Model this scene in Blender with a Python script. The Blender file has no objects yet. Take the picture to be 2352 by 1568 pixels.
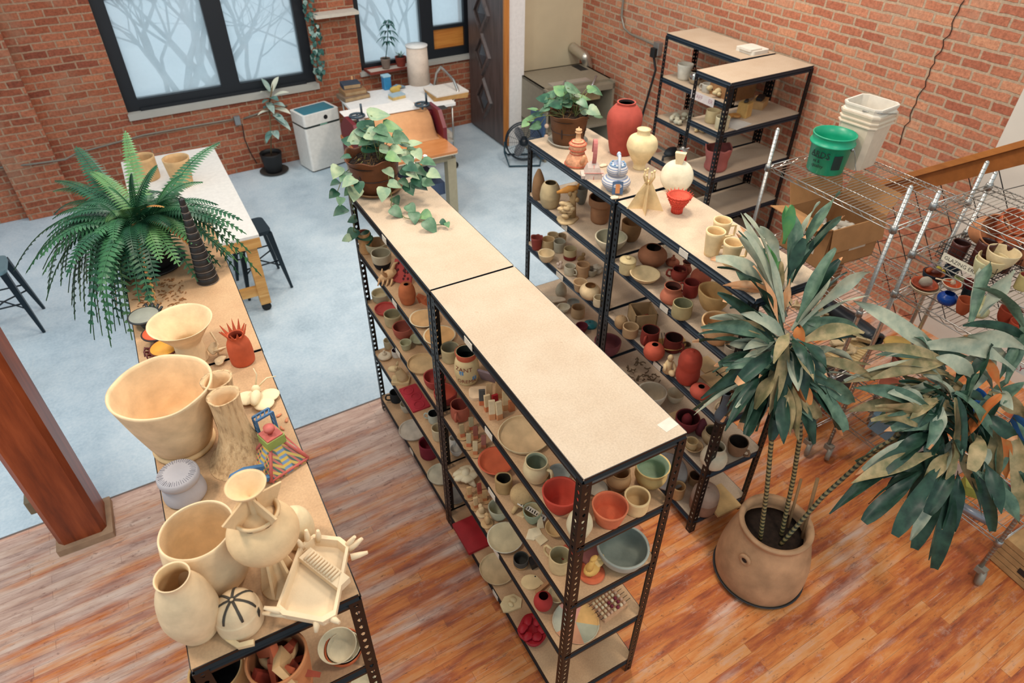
import bpy, math, random
from mathutils import Vector, Matrix, Quaternion
random.seed(11)
SC = bpy.context.scene
COL = SC.collection
PI = math.pi
def V(*a): return Vector(a)

# ---------------------------------------------------------------- camera
CAM = V(-0.956, -1.1862, 3.6337); FPX = 1530.0
YAW, PITCH, ROLL = math.radians(29.3838), math.radians(-38.5026), math.radians(0.4706)
FW = V(math.sin(YAW)*math.cos(PITCH), math.cos(YAW)*math.cos(PITCH), math.sin(PITCH))
_r = V(math.cos(YAW), -math.sin(YAW), 0); _u = _r.cross(FW)
RT = _r*math.cos(ROLL) + _u*math.sin(ROLL); UP = -_r*math.sin(ROLL) + _u*math.cos(ROLL)
def ray(u, v): return FW + RT*((u-1176)/FPX) - UP*((v-784)/FPX)
def at(u, v, z):            # point on the horizontal plane z
    r = ray(u, v); return CAM + r*((z-CAM.z)/r.z)
def aty(u, v, y):
    r = ray(u, v); return CAM + r*((y-CAM.y)/r.y)
def atx(u, v, x):
    r = ray(u, v); return CAM + r*((x-CAM.x)/r.x)
def atd(u, v, d): return CAM + ray(u, v)*d
def depth(p): return (p-CAM).dot(FW)
def away(p):
    d = V(p.x-CAM.x, p.y-CAM.y, 0); return d.normalized()
def hsolve(p, v, u=1176):   # height of the point straight above p.xy seen at image row v
    # iterate on the row
    lo, hi = -1.0, 2.5
    for _ in range(40):
        m = (lo+hi)/2; q = V(p.x, p.y, m) - CAM
        vv = 784 - FPX*q.dot(UP)/q.dot(FW)
        if vv > v: lo = m
        else: hi = m
    return lo

# ---------------------------------------------------------------- materials
def s2l(h):
    h = h.lstrip('#'); c = [int(h[i:i+2], 16)/255 for i in (0, 2, 4)]
    return tuple((x/12.92 if x <= .04045 else ((x+.055)/1.055)**2.4) for x in c)
MATS = {}
def newmat(name):
    m = bpy.data.materials.new(name); m.use_nodes = True
    nt = m.node_tree; b = nt.nodes['Principled BSDF']
    return m, nt, b
def lk(nt, a, b): nt.links.new(a, b)
def ramp(nt, fac, stops):
    r = nt.nodes.new('ShaderNodeValToRGB'); e = r.color_ramp.elements
    while len(e) < len(stops): e.new(.5)
    for i, (p, c) in enumerate(stops):
        e[i].position = p; e[i].color = (*c, 1)
    lk(nt, fac, r.inputs['Fac']); return r.outputs['Color']
def noise(nt, vec, scale, detail=4, rough=.55):
    n = nt.nodes.new('ShaderNodeTexNoise'); n.inputs['Scale'].default_value = scale
    n.inputs['Detail'].default_value = detail; n.inputs['Roughness'].default_value = rough
    if vec: lk(nt, vec, n.inputs['Vector'])
    return n
def mixc(nt, fac, a, b, mode='MIX'):
    m = nt.nodes.new('ShaderNodeMix'); m.data_type = 'RGBA'; m.blend_type = mode
    for s, x in ((m.inputs['Factor'], fac), (m.inputs[6], a), (m.inputs[7], b)):
        if hasattr(x, 'is_output'): lk(nt, x, s)
        else: s.default_value = x if isinstance(x, (int, float)) else (*x[:3], 1)
    return m.outputs[2]
def mathn(nt, op, a, b=None):
    m = nt.nodes.new('ShaderNodeMath'); m.operation = op
    for i, x in enumerate((a, b)):
        if x is None: continue
        if hasattr(x, 'is_output'): lk(nt, x, m.inputs[i])
        else: m.inputs[i].default_value = x
    return m.outputs[0]
def bump(nt, b, h, strength=.3, dist=.01):
    bp = nt.nodes.new('ShaderNodeBump'); bp.inputs['Strength'].default_value = strength
    bp.inputs['Distance'].default_value = dist
    lk(nt, h, bp.inputs['Height']); lk(nt, bp.outputs[0], b.inputs['Normal'])
def objco(nt): return nt.nodes.new('ShaderNodeTexCoord').outputs['Object']
def clay(hexc, rough=.82, var=.16, speck=0, bstr=.15, scale=14):
    key = ('clay', hexc, rough, var, speck, bstr, scale)
    if key in MATS: return MATS[key]
    m, nt, b = newmat('clay_'+hexc.lstrip('#')); c = s2l(hexc); co = objco(nt)
    n = noise(nt, co, scale, 5); n2 = noise(nt, co, scale*9, 2)
    dk = tuple(x*(1-var) for x in c); lt = tuple(min(1, x*(1+var)) for x in c)
    col = ramp(nt, n.outputs['Fac'], [(.3, dk), (.7, lt)])
    if speck:
        sp = ramp(nt, noise(nt, co, 160, 1).outputs['Fac'], [(.66, (0, 0, 0)), (.7, (1, 1, 1))])
        col = mixc(nt, mathn(nt, 'MULTIPLY', sp, speck), col, tuple(x*.25 for x in c))
    lk(nt, col, b.inputs['Base Color']); b.inputs['Roughness'].default_value = rough
    b.inputs['Specular IOR Level'].default_value = .3
    if bstr: bump(nt, b, n2.outputs['Fac'], bstr, .004)
    MATS[key] = m; return m
def plain(hexc, rough=.5, metal=0, spec=.5, name=None, trans=0):
    key = ('plain', hexc, rough, metal, spec, trans)
    if key in MATS: return MATS[key]
    m, nt, b = newmat(name or 'paint_'+hexc.lstrip('#')); c = s2l(hexc); co = objco(nt)
    n = noise(nt, co, 25, 3)
    lk(nt, ramp(nt, n.outputs['Fac'], [(.3, tuple(x*.93 for x in c)), (.7, tuple(min(1, x*1.05) for x in c))]), b.inputs['Base Color'])
    b.inputs['Roughness'].default_value = rough; b.inputs['Metallic'].default_value = metal
    b.inputs['Specular IOR Level'].default_value = spec
    if trans: b.inputs['Transmission Weight'].default_value = trans
    MATS[key] = m; return m
def leafmat(hexc, hex2, rough=.4, key2=''):
    key = ('leaf', hexc, hex2, key2)
    if key in MATS: return MATS[key]
    m, nt, b = newmat('leaf_'+hexc.lstrip('#')); co = objco(nt)
    n = noise(nt, co, 18, 4)
    lk(nt, ramp(nt, n.outputs['Fac'], [(.35, s2l(hexc)), (.68, s2l(hex2))]), b.inputs['Base Color'])
    b.inputs['Roughness'].default_value = rough
    b.inputs['Specular IOR Level'].default_value = .28
    MATS[key] = m; return m

# ---------------------------------------------------------------- mesh builder
class MB:
    def __init__(s): s.v = []; s.f = []; s.m = []; s.sm = []
    def add(s, vs, fs, mi=0, smooth=False, M=None):
        o = len(s.v)
        for p in vs:
            p = Vector(p); s.v.append(M @ p if M else p)
        for f in fs: s.f.append(tuple(i+o for i in f)); s.m.append(mi); s.sm.append(smooth)
        return s
    def box(s, x0, x1, y0, y1, z0, z1, mi=0, M=None):
        vs = [(x, y, z) for z in (z0, z1) for y in (y0, y1) for x in (x0, x1)]
        return s.add(vs, [(0, 2, 3, 1), (4, 5, 7, 6), (0, 1, 5, 4), (2, 6, 7, 3), (0, 4, 6, 2), (1, 3, 7, 5)], mi, False, M)
    def rbox(s, x0, x1, y0, y1, z0, z1, r=.01, mi=0, M=None, n=4, taper=1.0):
        pts = []
        for cx, cy, a in ((x1-r, y1-r, 0), (x0+r, y1-r, 90), (x0+r, y0+r, 180), (x1-r, y0+r, 270)):
            for i in range(n+1):
                t = math.radians(a+90*i/n); pts.append((cx+r*math.cos(t), cy+r*math.sin(t)))
        return s.prism(pts, z0, z1, mi, M, taper)
    def prism(s, pts, z0, z1, mi=0, M=None, taper=1.0, smooth=False):
        n = len(pts); cx = sum(p[0] for p in pts)/n; cy = sum(p[1] for p in pts)/n
        vs = [(cx+(x-cx)*taper, cy+(y-cy)*taper, z0) for x, y in pts] + [(x, y, z1) for x, y in pts]
        fs = [tuple(range(n-1, -1, -1)), tuple(range(n, 2*n))]
        s.add(vs, fs, mi, False, M)
        o = len(s.v)-2*n
        for i in range(n):
            j = (i+1) % n; s.f.append((o+i, o+j, o+n+j, o+n+i)); s.m.append(mi); s.sm.append(smooth)
        return s
    def lathe(s, prof, seg=28, mi=0, M=None, wob=0, ph=0, sq=(1, 1), rimwob=0, smooth=True, mis=None, cap=True):
        n = len(prof); vs = []
        hm = max(p[1] for p in prof) or 1
        for k, (r, z) in enumerate(prof):
            for i in range(seg):
                a = 2*PI*i/seg
                w = 1 + wob*(math.sin(2*a+ph)+.6*math.sin(3*a+1.7*ph+z*20)+.4*math.sin(5*a+ph*3+z*31))
                dz = rimwob*(math.sin(3*a+ph)+.7*math.sin(5*a+2*ph)+.5*math.sin(8*a+ph))*max(0, (z/hm-.6)/.4)
                vs.append((r*w*math.cos(a)*sq[0], r*w*math.sin(a)*sq[1], z+dz))
        o = len(s.v); s.add(vs, [], mi, smooth, M)
        for k in range(n-1):
            for i in range(seg):
                j = (i+1) % seg
                s.f.append((o+k*seg+i, o+k*seg+j, o+(k+1)*seg+j, o+(k+1)*seg+i))
                s.m.append(mis[k] if mis else mi); s.sm.append(smooth)
        if cap and prof[0][0] > 1e-5: s.f.append(tuple(o+i for i in range(seg-1, -1, -1))); s.m.append(mis[0] if mis else mi); s.sm.append(False)
        if cap and prof[-1][0] > 1e-5:
            s.f.append(tuple(o+(n-1)*seg+i for i in range(seg))); s.m.append(mis[-1] if mis else mi); s.sm.append(False)
        return s
    def tube(s, path, r, n=8, mi=0, M=None, closed=False, flat=1.0, up=None):
        path = [Vector(p) for p in path]; k = len(path)
        rr = r if isinstance(r, (list, tuple)) else [r]*k
        vs = []; prev = None
        for i, p in enumerate(path):
            if closed: t = path[(i+1) % k]-path[i-1]
            else: t = path[min(i+1, k-1)]-path[max(i-1, 0)]
            t = t.normalized() if t.length > 1e-9 else V(0, 0, 1)
            if prev is None:
                a = up or (V(0, 0, 1) if abs(t.z) < .9 else V(1, 0, 0))
                x = t.cross(a).normalized()
            else:
                x = prev - t*prev.dot(t); x = x.normalized() if x.length > 1e-6 else t.orthogonal().normalized()
            prev = x; y = t.cross(x)
            for j in range(n):
                a = 2*PI*j/n + (PI/4 if n == 4 else 0); vs.append(p + x*(rr[i]*math.cos(a)) + y*(rr[i]*flat*math.sin(a)))
        o = len(s.v); s.add(vs, [], mi, True, M)
        for i in range(k if closed else k-1):
            i2 = (i+1) % k
            for j in range(n):
                j2 = (j+1) % n
                s.f.append((o+i*n+j, o+i2*n+j, o+i2*n+j2, o+i*n+j2)); s.m.append(mi); s.sm.append(n > 4)
        if not closed:
            s.f.append(tuple(o+j for j in range(n))); s.m.append(mi); s.sm.append(False)
            s.f.append(tuple(o+(k-1)*n+j for j in range(n-1, -1, -1))); s.m.append(mi); s.sm.append(False)
        return s
    def ball(s, c, r, seg=16, rings=10, mi=0, sq=(1, 1, 1), M=None, wob=0, ph=0):
        prof = []
        T = Matrix.Translation(Vector(c)) @ Matrix.Diagonal((sq[0], sq[1], sq[2], 1))
        if M: T = M @ T
        for i in range(rings+1):
            a = -PI/2+PI*i/rings; prof.append((max(1e-6, r*math.cos(a)), r*math.sin(a)))
        return s.lathe(prof, seg, mi, T, wob, ph)
    def ring(s, c, R, r, n=24, k=8, mi=0, M=None, ax='z', flat=1):
        pts = []
        for i in range(n):
            a = 2*PI*i/n; x, y = R*math.cos(a), R*math.sin(a)
            pts.append({'z': (c[0]+x, c[1]+y, c[2]), 'x': (c[0], c[1]+x, c[2]+y), 'y': (c[0]+x, c[1], c[2]+y)}[ax])
        return s.tube(pts, r, k, mi, M, closed=True, flat=flat)
    def quad(s, a, b, c, d, mi=0, M=None): return s.add([a, b, c, d], [(0, 1, 2, 3)], mi, False, M)

def obj(name, mb, mats, parent=None, loc=None, rz=0, mods=()):
    me = bpy.data.meshes.new(name)
    me.from_pydata([tuple(p) for p in mb.v], [], mb.f)
    if not isinstance(mats, (list, tuple)): mats = [mats]
    for m in mats: me.materials.append(m)
    me.polygons.foreach_set('material_index', [min(i, len(mats)-1) for i in mb.m])
    me.polygons.foreach_set('use_smooth', mb.sm)
    me.update()
    import bmesh
    bm = bmesh.new(); bm.from_mesh(me); bmesh.ops.recalc_face_normals(bm, faces=bm.faces); bm.to_mesh(me); bm.free()
    o = bpy.data.objects.new(name, me); COL.objects.link(o)
    if parent: o.parent = parent
    if loc is not None: o.location = loc
    if rz: o.rotation_euler = (0, 0, rz)
    for typ, kw in mods:
        md = o.modifiers.new(typ.lower(), typ)
        for k, val in kw.items(): setattr(md, k, val)
    return o
def tag(o, label, cat, group=None):
    o['label'] = label; o['category'] = cat
    if group: o['group'] = group
    return o
def thing(name, label, cat, loc=(0, 0, 0), rz=0, group=None):
    o = bpy.data.objects.new(name, None); o.empty_display_size = .05; COL.objects.link(o)
    o.location = loc; o.rotation_euler = (0, 0, rz); return tag(o, label, cat, group)
def struct(name, mb, mats, loc=None, rz=0, parent=None, mods=()):
    o = obj(name, mb, mats, parent, loc, rz, mods)
    if not parent: o['kind'] = 'structure'
    return o
def single(name, label, cat, mb, mats, loc=(0, 0, 0), rz=0, group=None, mods=()):
    return tag(obj(name, mb, mats, None, loc, rz, mods), label, cat, group)
def text_mb(mb, txt, size, M, mi=0, depth=.0, bend=None):
    cu = bpy.data.curves.new('lettering', 'FONT'); cu.body = txt; cu.size = size; cu.extrude = depth
    cu.align_x = 'CENTER'; cu.align_y = 'CENTER'; cu.resolution_u = 2
    to = bpy.data.objects.new('lettering', cu); COL.objects.link(to)
    bpy.context.view_layer.update()
    me = bpy.data.meshes.new_from_object(to.evaluated_get(bpy.context.evaluated_depsgraph_get()))
    vs = [Vector(v.co) for v in me.vertices]
    if bend: vs = [bend(v) for v in vs]
    mb.add(vs, [tuple(p.vertices) for p in me.polygons], mi, False, M)
    bpy.data.objects.remove(to); bpy.data.meshes.remove(me); bpy.data.curves.remove(cu)
def rot(ax, deg): return Matrix.Rotation(math.radians(deg), 4, ax)
def tr(*a): return Matrix.Translation(Vector(a))
def bez(a, c, b, n):
    a, b, c = Vector(a), Vector(b), Vector(c)
    return [a*(1-t)**2 + c*(2*t*(1-t)) + b*t*t for t in [i/n for i in range(n+1)]]
# ================================================================ world, lights, camera
w = bpy.data.worlds.new('World'); SC.world = w; w.use_nodes = True
bg = w.node_tree.nodes['Background']; bg.inputs['Color'].default_value = (.70, .84, .93, 1); bg.inputs['Strength'].default_value = 1.0
def lamp(name, loc, energy, size, col, target=None):
    l = bpy.data.lights.new(name, 'AREA'); l.shape = 'DISK'; l.size = size; l.energy = energy; l.color = col
    o = bpy.data.objects.new(name, l); COL.objects.link(o); o.location = loc
    if target: o.rotation_euler = (Vector(target)-Vector(loc)).to_track_quat('-Z', 'Y').to_euler()
    return o
WARM = (1, .85, .70)
lamp('ceiling_or_fill_lamp', (1.25, 1.7, 4.5), 62, .55, WARM)
lamp('ceiling_or_fill_lamp', (-2.2, 1.0, 4.6), 60, .6, WARM)
lamp('ceiling_or_fill_lamp', (3.3, 3.6, 4.6), 74, .6, WARM)
lamp('ceiling_or_fill_lamp', (1.0, -1.6, 4.6), 56, .6, WARM)
lamp('ceiling_or_fill_lamp', (-.55, 2.7, 4.6), 36, .6, WARM)  # unseen fill lamp added to brighten the floor near the concrete
lamp('ceiling_or_fill_lamp', (0.2, 5.4, 4.6), 45, .7, (1, .90, .80))
cd = bpy.data.cameras.new('camera'); cam = bpy.data.objects.new('camera', cd); COL.objects.link(cam)
cd.sensor_width = 36; cd.lens = FPX*36/2352; cd.clip_start = .05; cd.clip_end = 200
cam.matrix_world = Matrix.Translation(CAM) @ Matrix((RT, UP, -FW)).transposed().to_4x4()
cd.dof.use_dof = True; cd.dof.focus_distance = 2.75; cd.dof.aperture_fstop = 3.2
SC.camera = cam
SC.view_settings.view_transform = 'Standard'; SC.view_settings.look = 'None'
SC.view_settings.exposure = 0.0; SC.view_settings.gamma = 1; SC.view_settings.use_curve_mapping = False

# ================================================================ surfaces
def brickmat(name, cols, mortar, bw=.215, rh=.074, ms=.009, dirt=.25):
    m, nt, b = newmat(name); co = objco(nt)
    sx = nt.nodes.new('ShaderNodeSeparateXYZ'); lk(nt, co, sx.inputs[0])
    cb = nt.nodes.new('ShaderNodeCombineXYZ'); lk(nt, mathn(nt, 'ADD', sx.outputs[0], sx.outputs[1]), cb.inputs[0]); lk(nt, sx.outputs[2], cb.inputs[1])
    nn = noise(nt, co, 7, 4); vm = nt.nodes.new('ShaderNodeVectorMath'); vm.operation = 'MULTIPLY_ADD'
    lk(nt, nn.outputs['Color'], vm.inputs[0]); vm.inputs[1].default_value = (.022, .026, 0); lk(nt, cb.outputs[0], vm.inputs[2])
    br = nt.nodes.new('ShaderNodeTexBrick'); lk(nt, vm.outputs[0], br.inputs['Vector'])
    br.inputs['Color1'].default_value = (0, 0, 0, 1); br.inputs['Color2'].default_value = (1, 1, 1, 1); br.inputs['Mortar'].default_value = (.5, .5, .5, 1)
    br.inputs['Scale'].default_value = 1; br.inputs['Brick Width'].default_value = bw; br.inputs['Row Height'].default_value = rh
    br.inputs['Mortar Size'].default_value = ms; br.inputs['Mortar Smooth'].default_value = .25
    n = len(cols); bc = ramp(nt, br.outputs['Color'], [(i/(n-1), s2l(c)) for i, c in enumerate(cols)])
    fine = noise(nt, co, 38, 5, .7)
    bc = mixc(nt, .55, bc, ramp(nt, fine.outputs['Fac'], [(.3, (.18, .18, .18)), (.7, (.85, .85, .85))]), 'OVERLAY')
    big = noise(nt, co, 2.3, 5, .65)
    bc = mixc(nt, mathn(nt, 'MULTIPLY', ramp(nt, big.outputs['Fac'], [(.52, (0, 0, 0)), (.68, (1, 1, 1))]), dirt), bc, s2l(mortar))
    mo = mixc(nt, .4, s2l(mortar), ramp(nt, fine.outputs['Fac'], [(.3, (.2, .2, .2)), (.7, (.8, .8, .8))]), 'OVERLAY')
    lk(nt, mixc(nt, br.outputs['Fac'], bc, mo), b.inputs['Base Color'])
    b.inputs['Roughness'].default_value = 1.0; b.inputs['Specular IOR Level'].default_value = .2
    h = mathn(nt, 'SUBTRACT', mathn(nt, 'MULTIPLY', fine.outputs['Fac'], .5), br.outputs['Fac'])
    bump(nt, b, h, .6, .012); return m
BRICK_B = brickmat('brick_back', ['#7e4434', '#98573e', '#a5644a', '#8a4c3a', '#ad6d50'], '#a08068', dirt=.45)
BRICK_R = brickmat('brick_right', ['#a9674f', '#b97a5e', '#c48a6a', '#a2604a', '#b57559'], '#b39b82', bw=.225, rh=.079, ms=.011, dirt=.3)

def woodfloor():
    m, nt, b = newmat('floor_boards'); co = objco(nt)
    br = nt.nodes.new('ShaderNodeTexBrick'); lk(nt, co, br.inputs['Vector'])
    br.inputs['Color1'].default_value = (0, 0, 0, 1); br.inputs['Color2'].default_value = (1, 1, 1, 1); br.inputs['Mortar'].default_value = (.5, .5, .5, 1)
    br.inputs['Scale'].default_value = 1; br.inputs['Brick Width'].default_value = 1.1; br.inputs['Row Height'].default_value = .058
    br.inputs['Mortar Size'].default_value = .0014; br.offset = .37; br.offset_frequency = 2; br.squash_frequency = 3; br.squash = .7
    def stretch(sc, rz=0):
        st = nt.nodes.new('ShaderNodeMapping'); lk(nt, co, st.inputs[0]); st.inputs['Scale'].default_value = sc; st.inputs['Rotation'].default_value = (0, 0, rz); return st.outputs[0]
    n1 = noise(nt, stretch((1.3, 8, 1)), 1.9, 6, .66)
    mixv = mathn(nt, 'ADD', mathn(nt, 'MULTIPLY', br.outputs['Color'], .22), mathn(nt, 'MULTIPLY', n1.outputs['Fac'], .85))
    base = ramp(nt, mixv, [(.28, s2l('#7c3e2e')), (.42, s2l('#b05d36')), (.54, s2l('#d07c40')), (.66, s2l('#d89258')), (.8, s2l('#d0a084'))])
    n2 = noise(nt, stretch((.8, 5.5, 1)), 1.5, 5, .6); n3 = noise(nt, co, .8, 4, .6)
    sy = nt.nodes.new('ShaderNodeSeparateXYZ'); lk(nt, co, sy.inputs[0])
    grad = mathn(nt, 'MULTIPLY', sy.outputs[1], .085)           # boards nearer the concrete are more worn
    wear = mathn(nt, 'ADD', mathn(nt, 'ADD', mathn(nt, 'MULTIPLY', n2.outputs['Fac'], .6), mathn(nt, 'MULTIPLY', n3.outputs['Fac'], .4)), grad)
    wm = ramp(nt, wear, [(.545, (0, 0, 0)), (.68, (1, 1, 1))])
    base = mixc(nt, mathn(nt, 'MULTIPLY', wm, .78), base, ramp(nt, n1.outputs['Fac'], [(.33, s2l('#ab9488')), (.47, s2l('#c4ada0')), (.60, s2l('#d8c6ba'))]))
    nd = noise(nt, stretch((2.2, 9, 1)), 1.9, 6, .75)
    base = mixc(nt, mathn(nt, 'MULTIPLY', ramp(nt, nd.outputs['Fac'], [(.57, (0, 0, 0)), (.68, (1, 1, 1))]), .65), base, s2l('#70483e'))
    spn = noise(nt, stretch((2.5, 5, 1)), 7, 5, .7)
    base = mixc(nt, mathn(nt, 'MULTIPLY', ramp(nt, spn.outputs['Fac'], [(.60, (0, 0, 0)), (.70, (1, 1, 1))]), .7), base, s2l('#5b3630'))
    pal = noise(nt, stretch((1.6, 3, 1)), 3.3, 7, .8)
    base = mixc(nt, mathn(nt, 'MULTIPLY', ramp(nt, pal.outputs['Fac'], [(.55, (0, 0, 0)), (.68, (1, 1, 1))]), .45), base, s2l('#cfae9a'))
    for rz, sc, th in ((.9, (1.5, 55, 1), .66), (-.5, (1.2, 70, 1), .67), (0, (1.2, 60, 1), .62)):
        ns = noise(nt, stretch(sc, rz), 2.1, 4, .65)
        base = mixc(nt, mathn(nt, 'MULTIPLY', ramp(nt, ns.outputs['Fac'], [(th, (0, 0, 0)), (th+.06, (1, 1, 1))]), .45), base, s2l('#dcc0a8'))
    base = mixc(nt, mathn(nt, 'MULTIPLY', br.outputs['Fac'], .4), base, s2l('#5e3a2e'))
    lk(nt, base, b.inputs['Base Color'])
    lk(nt, ramp(nt, n1.outputs['Fac'], [(.3, (.42,)*3), (.7, (.62,)*3)]), b.inputs['Roughness'])
    b.inputs['Specular IOR Level'].default_value = .22
    bump(nt, b, mathn(nt, 'SUBTRACT', mathn(nt, 'MULTIPLY', n1.outputs['Fac'], .3), br.outputs['Fac']), .25, .004); return m
def concrete():
    m, nt, b = newmat('daylit_concrete'); co = objco(nt)
    n1 = noise(nt, co, 1.1, 6, .6); n2 = noise(nt, co, 5, 6, .7); n3 = noise(nt, co, 45, 3)
    c = ramp(nt, mathn(nt, 'ADD', mathn(nt, 'MULTIPLY', n1.outputs['Fac'], .6), mathn(nt, 'MULTIPLY', n2.outputs['Fac'], .4)),
             [(.3, s2l('#9fb3bf')), (.5, s2l('#bccdd7')), (.7, s2l('#d2dee4'))])  # cool window daylight is put into this blue base tone
    c = mixc(nt, .2, c, ramp(nt, n3.outputs['Fac'], [(.3, (.2,)*3), (.7, (.8,)*3)]), 'OVERLAY')
    st = nt.nodes.new('ShaderNodeMapping'); lk(nt, co, st.inputs[0]); st.inputs['Scale'].default_value = (9, 1.2, 1); st.inputs['Rotation'].default_value = (0, 0, .5)
    ns = noise(nt, st.outputs[0], 1.5, 5, .7)
    c = mixc(nt, mathn(nt, 'MULTIPLY', ramp(nt, ns.outputs['Fac'], [(.6, (0, 0, 0)), (.72, (1, 1, 1))]), .35), c, s2l('#cdd3d6'))
    lk(nt, c, b.inputs['Base Color']); b.inputs['Roughness'].default_value = .38; b.inputs['Specular IOR Level'].default_value = .4
    bump(nt, b, n2.outputs['Fac'], .08, .01); return m
def plaster(name, hexc, scale=3):
    m, nt, b = newmat(name); co = objco(nt); c = s2l(hexc)
    n = noise(nt, co, scale, 5); n2 = noise(nt, co, 60, 3)
    lk(nt, ramp(nt, n.outputs['Fac'], [(.3, tuple(x*.94 for x in c)), (.7, tuple(min(1, x*1.04) for x in c))]), b.inputs['Base Color'])
    b.inputs['Roughness'].default_value = .85; bump(nt, b, n2.outputs['Fac'], .1, .004); return m
def boardmat(name, hexc, hex2, hex3):
    m, nt, b = newmat(name); co = objco(nt)
    n = noise(nt, co, 5, 5, .6); n2 = noise(nt, co, 130, 2, .6); n3 = noise(nt, co, 30, 3)
    c = ramp(nt, n.outputs['Fac'], [(.35, s2l(hex2)), (.62, s2l(hexc))])
    c = mixc(nt, .18, c, ramp(nt, n2.outputs['Fac'], [(.3, (.25,)*3), (.7, (.75,)*3)]), 'OVERLAY')
    c = mixc(nt, mathn(nt, 'MULTIPLY', ramp(nt, n3.outputs['Fac'], [(.7, (0, 0, 0)), (.76, (1, 1, 1))]), .35), c, s2l(hex3))
    lk(nt, c, b.inputs['Base Color']); b.inputs['Roughness'].default_value = .75; b.inputs['Specular IOR Level'].default_value = .25; return m
def woodmat(name, stops, sc=(1, 12, 12), scale=2.2, rough=.5):
    m, nt, b = newmat(name); co = objco(nt)
    st = nt.nodes.new('ShaderNodeMapping'); lk(nt, co, st.inputs[0]); st.inputs['Scale'].default_value = sc
    n = noise(nt, st.outputs[0], scale, 6, .65)
    lk(nt, ramp(nt, n.outputs['Fac'], [(p, s2l(c)) for p, c in stops]), b.inputs['Base Color']); b.inputs['Roughness'].default_value = rough
    bump(nt, b, n.outputs['Fac'], .12, .004); return m
WOODF = woodfloor(); CONC = concrete()
PLASTER = plaster('plaster_beige', '#cbbd9e'); PLASTER_W = plaster('plaster_white', '#d8d0c2'); SILL = plaster('stone_sill', '#a9a59c')
BOARD = boardmat('fibreboard', '#bca992', '#b6a189', '#a08468'); BOARD_DIM = boardmat('fibreboard_dim', '#bd9b76', '#b18d69', '#9a7450'); BOARD_D = boardmat('fibreboard_dusty', '#c6b096', '#b5a088', '#d8cbb8')  # brown copy of the same board, dim warm light put into its colour
PLY = woodmat('pine_wood', [(.3, '#b07a3e'), (.5, '#cd9650'), (.7, '#dcae6c')])
BLACK = plain('#0d0e11', .4, 0, .3, name='black_steel'); BLACK_M = plain('#101113', .6, name='black_plastic')
CHROME = plain('#b8b5ae', .3, .9, name='chrome_wire'); STEEL = plain('#9a9a97', .38, .85, name='steel')
DARKMETAL = plain('#1d2a36', .45, .2, name='navy_steel')
WHITE_P = plain('#e6e3dc', .45, name='white_plastic'); PAPER = plain('#d9cfbd', .8, name='paper'); SOIL = clay('#2a1d14', .95, .4, 0, .6, 40)
INK = plain('#26211e', .7, name='ink'); REDINK = plain('#a51f28', .6, name='red_ink')
SUNK = plain('#0c0a09', .9, name='black_glaze')

# ================================================================ floor and walls
FR = math.radians(1.7)
struct('floor', MB().box(-7, 9, -7, 2.662, -.2, 0), WOODF, (0, 0, 0), FR)
struct('floor', MB().box(-7, 9, 2.67, 9, -.2, -.002), CONC, (0, 0, 0), FR)
struct('trim_1', MB().box(-7, 9, 2.658, 2.672, -.1, .0015), plain('#6d5f58', .8), (0, 0, 0), FR)
WR = math.radians(2.69); WY = 7.5
WM = Matrix.Translation((0, WY, 0)) @ Matrix.Rotation(WR, 4, 'Z')
def wallpt(u, v, off=.03):          # a point of the photograph on the back wall's face
    n = WM.to_3x3() @ V(0, -1, 0); p0 = WM @ V(0, 0, 0) + n*off
    r = ray(u, v); return CAM + r*((p0-CAM).dot(n)/r.dot(n))
bw = MB()
for x0, x1, z0, z1 in ((-7, -1.09, 0, 4.2), (-1.09, 1.11, 0, .86), (1.11, 1.71, 0, 4.2), (1.71, 3.35, 0, .92), (3.35, 5.4, 0, 4.2), (-1.09, 1.11, 2.95, 4.2), (1.71, 3.35, 2.95, 4.2)):
    bw.box(x0, x1, 0, .38, z0, z1)
bw.box(-2.42, -1.93, -.09, .01, 0, 4.2)
struct('wall_back', bw, BRICK_B, (0, WY, 0), WR)
struct('wall_right', MB().box(1.28, 7.3, -.25, 0, 0, 4.2), BRICK_R, (4.65, 0, 0), PI/2)
struct('wall_right_plaster', MB().box(-5, 1.28, -.25, .02, 0, 4.2), PLASTER_W, (4.65, 0, 0), PI/2).name = 'wall_right'
struct('wall_partition', MB().box(3.575, 4.75, 6.9, 7.12, 0, 4.2), PLASTER)
struct('trim_2', MB().box(3.352, 3.575, 6.60, 7.12, 0, 4.2), plain('#e2dedb', .6))
# a long crack in the right brick wall
cr = MB(); pth = []
random.seed(3)
for i in range(26):
    t = i/25; q = atx(2212-150*t, 0+330*t, 4.645); pth.append(q+V(0, random.uniform(-.018, .018), 0))
cr.tube(pth, .0035, 5); struct('trim_3', cr, plain('#2c1d16', .9))
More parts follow.
